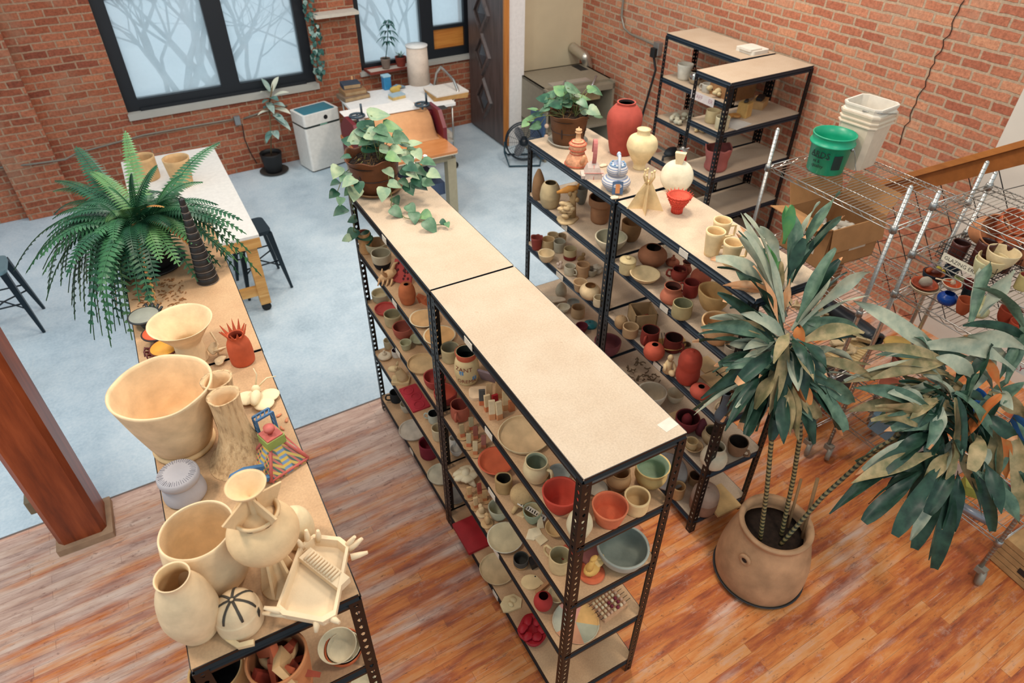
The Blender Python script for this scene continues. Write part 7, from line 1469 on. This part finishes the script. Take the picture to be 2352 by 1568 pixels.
# green bucket
c, R, H = place(1888, 404, 289, 106, 1.837, .84, 1); t = thing('bucket', 'bright green plastic bucket with black lettering', 'bucket', c, 0, 'plastic buckets on the wire rack'); GP = plain('#159a72', .35, name='green_plastic')
b = MB(); b.lathe([(r*R, z*H) for r, z in [(.80, 0), (.84, .02), (.93, .74), (1.03, .75), (1.04, .79), (.95, .80), (.97, .9), (.975, .96), (1.0, .97), (1.0, 1), (.95, 1), (.92, .75), (.79, .03), (1e-6, .025)]], 56); obj('body', b, GP, t)
fa = math.atan2(-away(c).y, -away(c).x)
def bend_(rad, zc, a0): return lambda v: V(rad*math.cos(a0+v.x/rad), rad*math.sin(a0+v.x/rad), zc+v.y)
b = MB(); text_mb(b, 'ARDS', .052, Matrix(), bend=bend_(R*.905+.004, H*.54, fa-.42)); text_mb(b, 'nt &', .028, Matrix(), bend=bend_(R*.892+.004, H*.36, fa-.52)); text_mb(b, 'quality', .03, Matrix(), bend=bend_(R*.88+.004, H*.24, fa-.42))
f = bend_(R*.905+.003, H*.455, fa-.42); b.add([f(V(-.06, 0, 0)), f(V(.0, -.002, 0)), f(V(.06, -.001, 0)), f(V(.07, .003, 0)), f(V(0, .003, 0)), f(V(-.06, .004, 0))], [(0, 1, 4, 5), (1, 2, 3, 4)])
f = bend_(R*.895+.003, H*.38, fa+.55); b.add([f(V(-.028+.014*i, -.045+.03*j, 0)) for j in range(4) for i in range(5)], [(j*5+i, j*5+i+1, (j+1)*5+i+1, (j+1)*5+i) for j in range(3) for i in range(4)])
lt_ = obj('black_print', b, plain('#0d2621', .5), t, mods=[('SOLIDIFY', {'thickness': .0015})])
b = MB(); a0 = fa+1.15; p0 = V(R*1.03*math.cos(a0), R*1.03*math.sin(a0), H*.72); b.ball(p0, .012, 8, 6); b.tube([p0, p0*1.1+V(0, 0, -.02), p0*1.14+V(.02, .0, -.07), p0*1.05+V(.04, -.02, -.11), p0*.99+V(.03, -.05, -.12)], .0025, 5); obj('wire_handle', b, STEEL, t)
b = MB(); b.lathe([(R*.9, H*.62), (1e-6, H*.62)], 30); 
# white square buckets, nested
c0 = at(1952, 386, 1.837)
c0 = c0+away(c0)*.10; hh = hsolve(c0+away(c0)*.11, 222)-1.837
for k, lb in enumerate(('translucent white square bucket, outer one of the nested pair', 'white square bucket nested inside the other, with a wire bail')):
    t = thing('bucket', lb, 'bucket', c0+V(0, 0, .0 if k == 0 else .045), .12, 'plastic buckets on the wire rack'); h2 = hh-.045; M = plain('#dcd3c4' if k else '#d2c2ac', .4, name='milky_plastic'); w1, w0 = .125-.003*k*2, .105-.003*k*2
    b = MB()
    def sq(w_, z): return [(x*(w_), y*(w_), z) for x, y in ((1, .75), (.75, 1), (-.75, 1), (-1, .75), (-1, -.75), (-.75, -1), (.75, -1), (1, -.75))]
    lay = [sq(w0, 0), sq(w1*.97, h2*.78), sq(w1*1.06, h2*.79), sq(w1*1.06, h2*.81), sq(w1*.99, h2*.82), sq(w1*1.06, h2*.87), sq(w1*1.06, h2*.89), sq(w1, h2*.9), sq(w1*1.07, h2*.97), sq(w1*1.07, h2), sq(w1*.97, h2), sq(w0*.95, .01)]
    b.add([p for l in lay for p in l], [(i*8+j, i*8+(j+1) % 8, (i+1)*8+(j+1) % 8, (i+1)*8+j) for i in range(11) for j in range(8)]+[tuple(range(7, -1, -1)), tuple(range(88, 96))]); obj('body', b, M, t)
    if k: obj('wire_bail', MB().tube(polyfine([V(-w1*1.08, -.02, h2*.93), V(-w1*.9, -w1*1.12, h2*.96), V(w1*.6, -w1*1.14, h2*.86), V(w1*1.08, -w1*.5, h2*.80)], 4), .003, 5), STEEL, t)
# cardboard box
q = V(2.92, 1.27, 1.257); t = thing('cardboard_box', 'open cardboard box with printed labels on the wire rack below the buckets', 'box', q, -.06); CB = clay('#a97c50', .85, .08); w_, d_, h_ = .24, .19, .30; th = .005
for nm, bb in (('wall', (-w_, w_, -d_, -d_+th, 0, h_)), ('wall', (-w_, w_, d_-th, d_, 0, h_)), ('wall', (-w_, -w_+th, -d_, d_, 0, h_)), ('wall', (w_-th, w_, -d_, d_, 0, h_)), ('bottom', (-w_, w_, -d_, d_, 0, th))): obj(nm, MB().box(*bb), CB, t)
obj('flap', MB().box(-.19, 0, -d_, d_, 0, th, 0, tr(-w_, 0, h_) @ rot('Y', 12)), CB, t); obj('flap', MB().box(0, .16, -d_, d_, 0, th, 0, tr(w_, 0, h_) @ rot('Y', -60)), CB, t); obj('flap', MB().box(-w_, w_, 0, .16, 0, th, 0, tr(0, d_, h_) @ rot('X', 70)), CB, t); obj('flap', MB().box(-w_, w_, -.16, 0, 0, th, 0, tr(0, -d_, h_) @ rot('X', 80)), CB, t)
lb_ = obj('printed_label', MB().box(-.02, .13, -d_-.0015, -d_-.0005, .10, .21), PAPER, t); b = MB(); [b.box(-.01, .06+.05*(k % 2), -d_-.0025, -d_-.002, .115+.014*k, .121+.014*k) for k in range(6)]; obj('print_lines', b, INK, lb_)
lb_ = obj('printed_label', MB().box(-w_-.0015, -w_-.0005, -.10, .06, .08, .20), PAPER, t); b = MB(); [b.box(-w_-.0025, -w_-.002, -.09, .02, .095+.018*k, .103+.018*k) for k in range(5)]; obj('print_lines', b, INK, lb_)
b = MB(); random.seed(9); [b.ball((random.uniform(-.15, .15), random.uniform(-.12, .12), .17+random.uniform(0, .03)), .035, 8, 6, 0, (1, 1, .7), None, .3, k) for k in range(22)]; o = obj('packing_paper', b, plain('#c9bfae', .9), t); o['kind'] = 'stuff'
# things on the lower shelves of this rack
GR = 'things on the wire racks'
p = V(2.93, 1.0, .727); t = thing('clay_offcuts', 'heap of torn cream clay offcuts on a wire shelf', 'clay offcuts', p, 0, GR); b = MB(); random.seed(10)
for k in range(40): M_ = tr(random.uniform(-.22, .05), random.uniform(-.28, .35), .03+random.uniform(0, .07)) @ rot('Z', random.uniform(0, 360)) @ rot('X', random.uniform(-60, 60)); b.rbox(-.05, .05, -.025, .025, -.006, .006, .02, 0, M_)
o = obj('pieces', b, clay('#c8b18a'), t); t['kind'] = 'stuff'
b = MB(); b.rbox(-.16, .16, -.10, .10, 0, .03, .006); [b.tube([(-.15+.03*k, -.1, .032), (-.15+.03*k, .1, .032)], .008, 4) for k in range(11)]; single('plaster_slab', 'ridged cream plaster slab beside the clay offcuts', 'slab', b, clay('#c5ab7c'), V(2.80, .78, .727), .3, GR)
b = MB(); b.tube(polyfine([V(-.02, .24, .06), V(0, .0, .07), V(.02, -.22, .06)], 5), [.06, .066, .062, .068, .062, .066, .06, .066, .064, .066, .06], 16); b.ring((.02, -.225, .06), .05, .016, 20, 8, 0, None, 'y')
single('rolled_bag', 'rolled black plastic bag on the wire rack', 'bag', b, plain('#232a30', .35), V(3.02, .95, .737), -.2, GR)
b = MB(); b.rbox(-.22, .22, -.28, .28, 0, .10, .04); single('black_crate', 'low black plastic crate on the bottom wire shelf', 'crate', b, plain('#20262b', .5), V(2.88, 1.08, .257), 0, GR)
# glaze things on the right rack
def gl(kind, u, lo, hi, w_, z, col, lb, name='bowl', **k): return pot(kind, u, lo, hi, w_, z+.006, col, lb, name, grp=GR, **k)
L2, L3, L4, L5 = 1.70, 1.43, .75, .37
t = thing('wire_basket', 'black wire basket holding brown glaze cups', 'basket', V(2.83, .30, L2+.007), -.03, GR); b = MB(); bw_, bl_, bh_ = .155, .16, .09
for z_ in (.0, .03, .06, .09): b.tube([(-bw_, -bl_, z_), (bw_, -bl_, z_), (bw_, bl_, z_), (-bw_, bl_, z_)], .002, 4, closed=True)
for k in range(11):
    x = -bw_+2*bw_*k/10; b.tube([(x, -bl_, bh_), (x, -bl_, 0), (x, bl_, 0), (x, bl_, bh_)], .0015, 4); y = -bl_+2*bl_*k/10; b.tube([(-bw_, y, bh_), (-bw_, y, 0), (bw_, y, 0), (bw_, y, bh_)], .0015, 4)
obj('mesh', b, BLACK_M, t); sg_ = obj('card', MB().box(-bw_-.005, -bw_-.003, -.13, .12, .0, .045), plain('#cfc7b2', .7), t)
b = MB(); M_ = tr(-bw_-.0055, 0, .021) @ Matrix(((0, 0, -1, 0), (-1, 0, 0, 0), (0, 1, 0, 0), (0, 0, 0, 1))); text_mb(b, 'GLAZING ERRO', .030, M_); obj('lettering', b, INK, sg_)
for k, (x, y, dz, lb) in enumerate(((-.09, .09, 0, 'dark brown glazed cup with tan drips, left in the wire basket'), (-.07, -.02, 0, 'dark brown cup at the bottom of the stacked pair in the basket'), (-.07, -.02, .055, 'dark brown cup stacked on top in the middle of the basket'), (.02, -.10, 0, 'dark brown cup under another at the right of the basket'), (.02, -.10, .06, 'dark brown cup stacked at the right of the basket'))):
    b = MB(); vessel(b, 'cup', .045, .105, .1, 0, 1, 28); single('cup', lb, 'cup', b, [clay('#4a2620', .3), clay('#2a1613', .3)], V(2.83, .30, L2+.010)+V(x, y, dz), 0, 'brown glaze cups in the wire basket')
for (x, y, z_, r, h, ti, col, lb) in ((.04, .10, .13, .085, .13, 55, '#c48258', 'pale terracotta bowl lying on its side above the brown cups'), (.10, -.05, .02, .075, .17, 0, '#b5562f', 'tall terracotta flowerpot behind the brown cups'), (.10, .02, .17, .075, .10, 35, '#b45c38', 'terracotta pot tipped inside the flowerpot'), (.14, -.16, .03, .10, .16, -12, '#c07a56', 'large terracotta bowl at the right of the basket')):
    b = MB(); vessel(b, 'deep', r, h, .07, 0, 0, 36, .01, 0, 0, None, rot('X', ti) @ rot('Y', -ti*.4)); single('bowl', lb, 'bowl', b, clay(col), V(2.83, .30, L2+.012)+V(x, y, z_), 0, 'terracotta pots in the wire basket')
_, l_, R_, H_ = gl('bowl', 2252, 640, 585, 74, L2, '#b9b58c', 'greenish bowl at the bottom of the cream stack'); b = MB(); vessel(b, 'bowl', R_*1.05, H_*.9, .06, 0, 0, 36); single('bowl', 'cream bowl in the middle of the cream stack', 'bowl', b, clay('#cdb98c'), l_+V(.0, -.01, H_*.35), 0, GR); b = MB(); vessel(b, 'bowl', R_*1.12, H_*.9, .06, 0, 0, 36); single('bowl', 'wide cream bowl on top of the stack at the right rack', 'bowl', b, clay('#d6bf94'), l_+V(.03, -.03, H_*.72), 0, GR)
gl('deep', 2335, 608, 560, 60, L2, '#d2bb92', 'cream pot at the right edge of the rack'); gl('cup', 2340, 668, 625, 40, L2, '#b3a26c', 'pale green cup with a red inside at the right edge', 'cup', inner='#8a3a2c')
gl('bowl', 2135, 650, 615, 56, L3, '#1d2c38', 'dark blue bowl heaped with coloured glaze chips', inner='#a35a3a'); p = at(2135, 640, L3)
t = thing('glaze_chips', 'orange, yellow and mauve glaze chips in the dark blue bowl', 'chips', p+V(.02, .0, .055), 0, GR)
for k, cc in enumerate(('#b0a23e', '#8a6a6c', '#a9542e', '#6c4038', '#c0a43c')): obj('chip', MB().ball((.03*math.cos(k*1.3), .03*math.sin(k*1.3), .01*(k % 2)), .024, 10, 7, 0, (1.3, .9, .7), None, .2, k), clay(cc, .5), t)
gl('deep', 2175, 640, 600, 40, L3, '#1f3040', 'dark blue bowl with purple glaze behind the first', inner='#4a3442')
gl('shallow', 2112, 682, 634, 76, L3, '#d0c2a4', 'cream dish under a red dish', 'dish'); p = at(2112, 672, L3); b = MB(); vessel(b, 'shallow', .075, .035, .1, 0, 0, 32, .02); single('dish', 'red-brown dish in the cream dish', 'dish', b, clay('#a2472b', .4), p+V(.01, .0, .03), 0, GR); b = MB(); b.ball((0, 0, .03), .035, 10, 7, 0, (1, .9, .9), None, .15, 3); single('stone', 'pale grey stone lying in the red-brown dish', 'stone', b, clay('#b5a590'), p+V(.01, .0, .045), 0, GR)
gl('round', 2168, 702, 668, 52, L3, '#123f8c', 'cobalt blue pot beside the red dish', 'pot', rough=.25); p = at(2168, 690, L3); b = MB(); vessel(b, 'shallow', .055, .035, .12, 0, 1, 28, .04, 1); single('dish', 'white dish with bright orange glaze on the cobalt pot', 'dish', b, [clay('#d8ccb5', .4), clay('#d9602c', .35)], p+V(.0, .0, .085), 0, GR)
b = MB(); b.tube([(-.10, .05, .03), (.0, .0, .0)], .004, 6); b.ball((0, 0, 0), .016, 10, 7); single('ladle', 'small white ladle resting in the orange glaze', 'ladle', b, clay('#d6bfa0', .4), p+V(.0, .0, .125), 0, GR)
gl('bowl', 2205, 722, 680, 46, L3, '#a5502f', 'terracotta folded bowl beside the cobalt pot', wob=.06); gl('cup', 2190, 665, 632, 24, L3, '#9aa06e', 'pale green tall cup on the third rack shelf', 'cup'); gl('cup', 2222, 668, 640, 44, L3, '#7a2c24', 'dark red square dish on the third rack shelf', 'dish')
gl('deep', 2213, 690, 655, 30, L3, '#1c2a30', 'small black pot with a red glaze inside', 'pot', inner='#7a1f24'); b = MB(); b.ball((0, 0, .04), .05, 12, 8, 0, (1.2, .9, .7), None, .15); b.ball((.03, .02, .08), .035, 10, 7, 0, (.7, .5, 1.4), None, .1); single('shell', 'pale yellow-green shell on the third rack shelf', 'shell', b, clay('#c6c294'), at(2245, 728, L3+.006), 0, GR)
gl('deep', 2305, 745, 700, 58, L3, '#9c3f28', 'brick red pot by the sign', 'pot'); gl('bowl', 2325, 770, 730, 50, L3, '#a8442c', 'brick red bowl by the sign')
t = thing('rack_sign', 'white sign in red capitals on the right rack', 'sign', V(2.607, -.10, L3-.02)); obj('card', MB().box(-.004, -.002, -.13, .13, -.028, .022), plain('#d9d2c8', .6), t)
b = MB(); M_ = tr(-.0045, 0, -.003) @ Matrix(((0, 0, -1, 0), (-1, 0, 0, 0), (0, 1, 0, 0), (0, 0, 0, 1))); text_mb(b, 'STAFF ONLY', .040, M_); obj('lettering', b, REDINK, t)
for (kd, u, lo, hi, w_, z, cc, nm, lb) in (('deep', 2070, 850, 805, 70, L4, '#9a5a4a', 'pot', 'mauve terracotta pot under a yellow lid on the right rack'), ('bowl', 2040, 915, 868, 80, L4, '#a8624a', 'bowl', 'stack of terracotta bowls seen through the leaves'), ('bowl', 2120, 905, 870, 60, L4, '#b0714f', 'bowl', 'terracotta bowl deeper among the leaves'), ('cup', 2215, 945, 890, 60, L4, '#1d4f8a', 'pot', 'blue pot deep among the leaves of the right rack'), ('cup', 2325, 1012, 940, 66, L4, '#1c4a78', 'pot', 'blue pot at the right edge of the rack'), ('bowl', 2255, 1000, 965, 66, L4, '#9a6a58', 'bowl', 'pinkish bowl low at the right edge'), ('bowl', 2130, 880, 850, 50, L4, '#c9b58e', 'bowl', 'cream bowl deeper among the leaves')):
    gl(kd, u, lo, hi, w_, z, cc, lb, nm)
for (u, v, lb) in ((2058, 795, 'rounded yellow plaster form on top of the mauve pot'), (2085, 815, 'flower shaped yellow plaster form among the leaves')):
    b = MB(); b.lathe([(.06, 0), (.085, .012), (.08, .03), (1e-6, .035)], 30, 0, None, .08, 2); single('plaster_form', lb, 'plaster form', b, clay('#cfa85c'), at(u, v, L4+.115), .3, 'yellow plaster forms on the right rack')
t = thing('cardboard_tube', 'grey metal tube lying on the bottom shelf of the right rack', 'tube', at(2222, 1170, L5+.03), 0, GR); obj('tube', MB().tube([(-.03, .16, .0), (.0, 0, .0), (.03, -.12, 0)], [.03, .028, .026], 14), plain('#7f8085', .3, .5), t)
single('sponge', 'yellow-green sponge block on the bottom shelf of the right rack', 'sponge', MB().rbox(-.06, .06, -.05, .05, 0, .07, .008), clay('#a3a04a'), at(2228, 1125, L5+.006), .6, GR)
single('red_cloth', 'crimson cloth bundled on the bottom shelf of the right rack', 'cloth', MB().ball((0, 0, .035), .07, 14, 8, 0, (1.3, 1, .5), None, .2, 1), clay('#7d1f33'), at(2300, 1140, L5+.006), 0, GR)
single('plastic_bin', 'clear blue-grey plastic bin on the bottom shelf of the right rack', 'bin', MB().rbox(-.14, .14, -.12, .12, 0, .12, .02), plain('#6a8796', .25), V(2.86, .30, L5+.006), 0, GR)
single('ware_board', 'grey-pink board lying on the bottom shelf of the right rack', 'board', MB().rbox(-.14, .14, -.2, .2, 0, .015, .004), clay('#a08a80'), V(2.80, .05, L5+.006), 0, GR)
# stair rail with wire mesh infill
x = 3.9; P0 = atx(1985, 428, x); P1 = atx(2440, 300, x); d = (P1-P0); dn = d.normalized(); nn = V(0, -dn.z, dn.y)
if nn.z < 0: nn = -nn
o0 = V(x, P0.y, 0); t = thing('stair_railing', 'brown stair rail with black wire mesh below it in front of the brick wall', 'railing', P0)
CAPW = woodmat('rail_wood', [(.3, '#9a5c2c'), (.7, '#b9763a')], (8, 1, 8), 2, .4)
def along(a, b_, w0, w1, x0, x1):
    q = [dn*a+nn*w0, dn*b_+nn*w0, dn*b_+nn*w1, dn*a+nn*w1]; vs = [V(x0, 0, 0)+p for p in q]+[V(x1, 0, 0)+p for p in q]; return MB().add(vs, [(0, 1, 2, 3), (7, 6, 5, 4), (0, 4, 5, 1), (1, 5, 6, 2), (2, 6, 7, 3), (3, 7, 4, 0)])
Ln = d.length; obj('cap_rail', along(-.05, Ln, -.03, .01, -.045, .045), CAPW, t); obj('channel_beam', along(-.05, Ln, -.14, -.03, -.012, .03), clay('#8f5526', .5), t)
b = MB(); k = 0
while k < 8: b.tube([dn*(k*Ln/7)+nn*-.14, dn*(k*Ln/7)+nn*-1.15], .0035, 4); k += 1
for j in range(1, 7): b.tube([nn*(-.14-.16*j)+dn*-.05, dn*Ln+nn*(-.14-.125*j)], .0035, 4)
obj('wire_mesh', b, BLACK_M, t)
obj('newel_post', MB().box(-.03, .03, -.05, .0, -P0.z, .0), plain('#6b4526', .5), t)
# crate at the right edge
q = at(2345, 1335, 0); t = thing('floor_crate', 'low wooden crate with a dark label at the right edge of the floor', 'crate', V(q.x+.16, q.y+.02, 0), -.1); b = MB(); [b.box(-.2, .2, -.15, .15, .012+.045*k, .05+.045*k) for k in range(5)]; b.box(-.19, .19, -.14, .14, 0, .2); obj('slats', b, clay('#b08a5c'), t); obj('dark_label', MB().box(-.203, -.2, -.08, .0, .08, .12), INK, t)
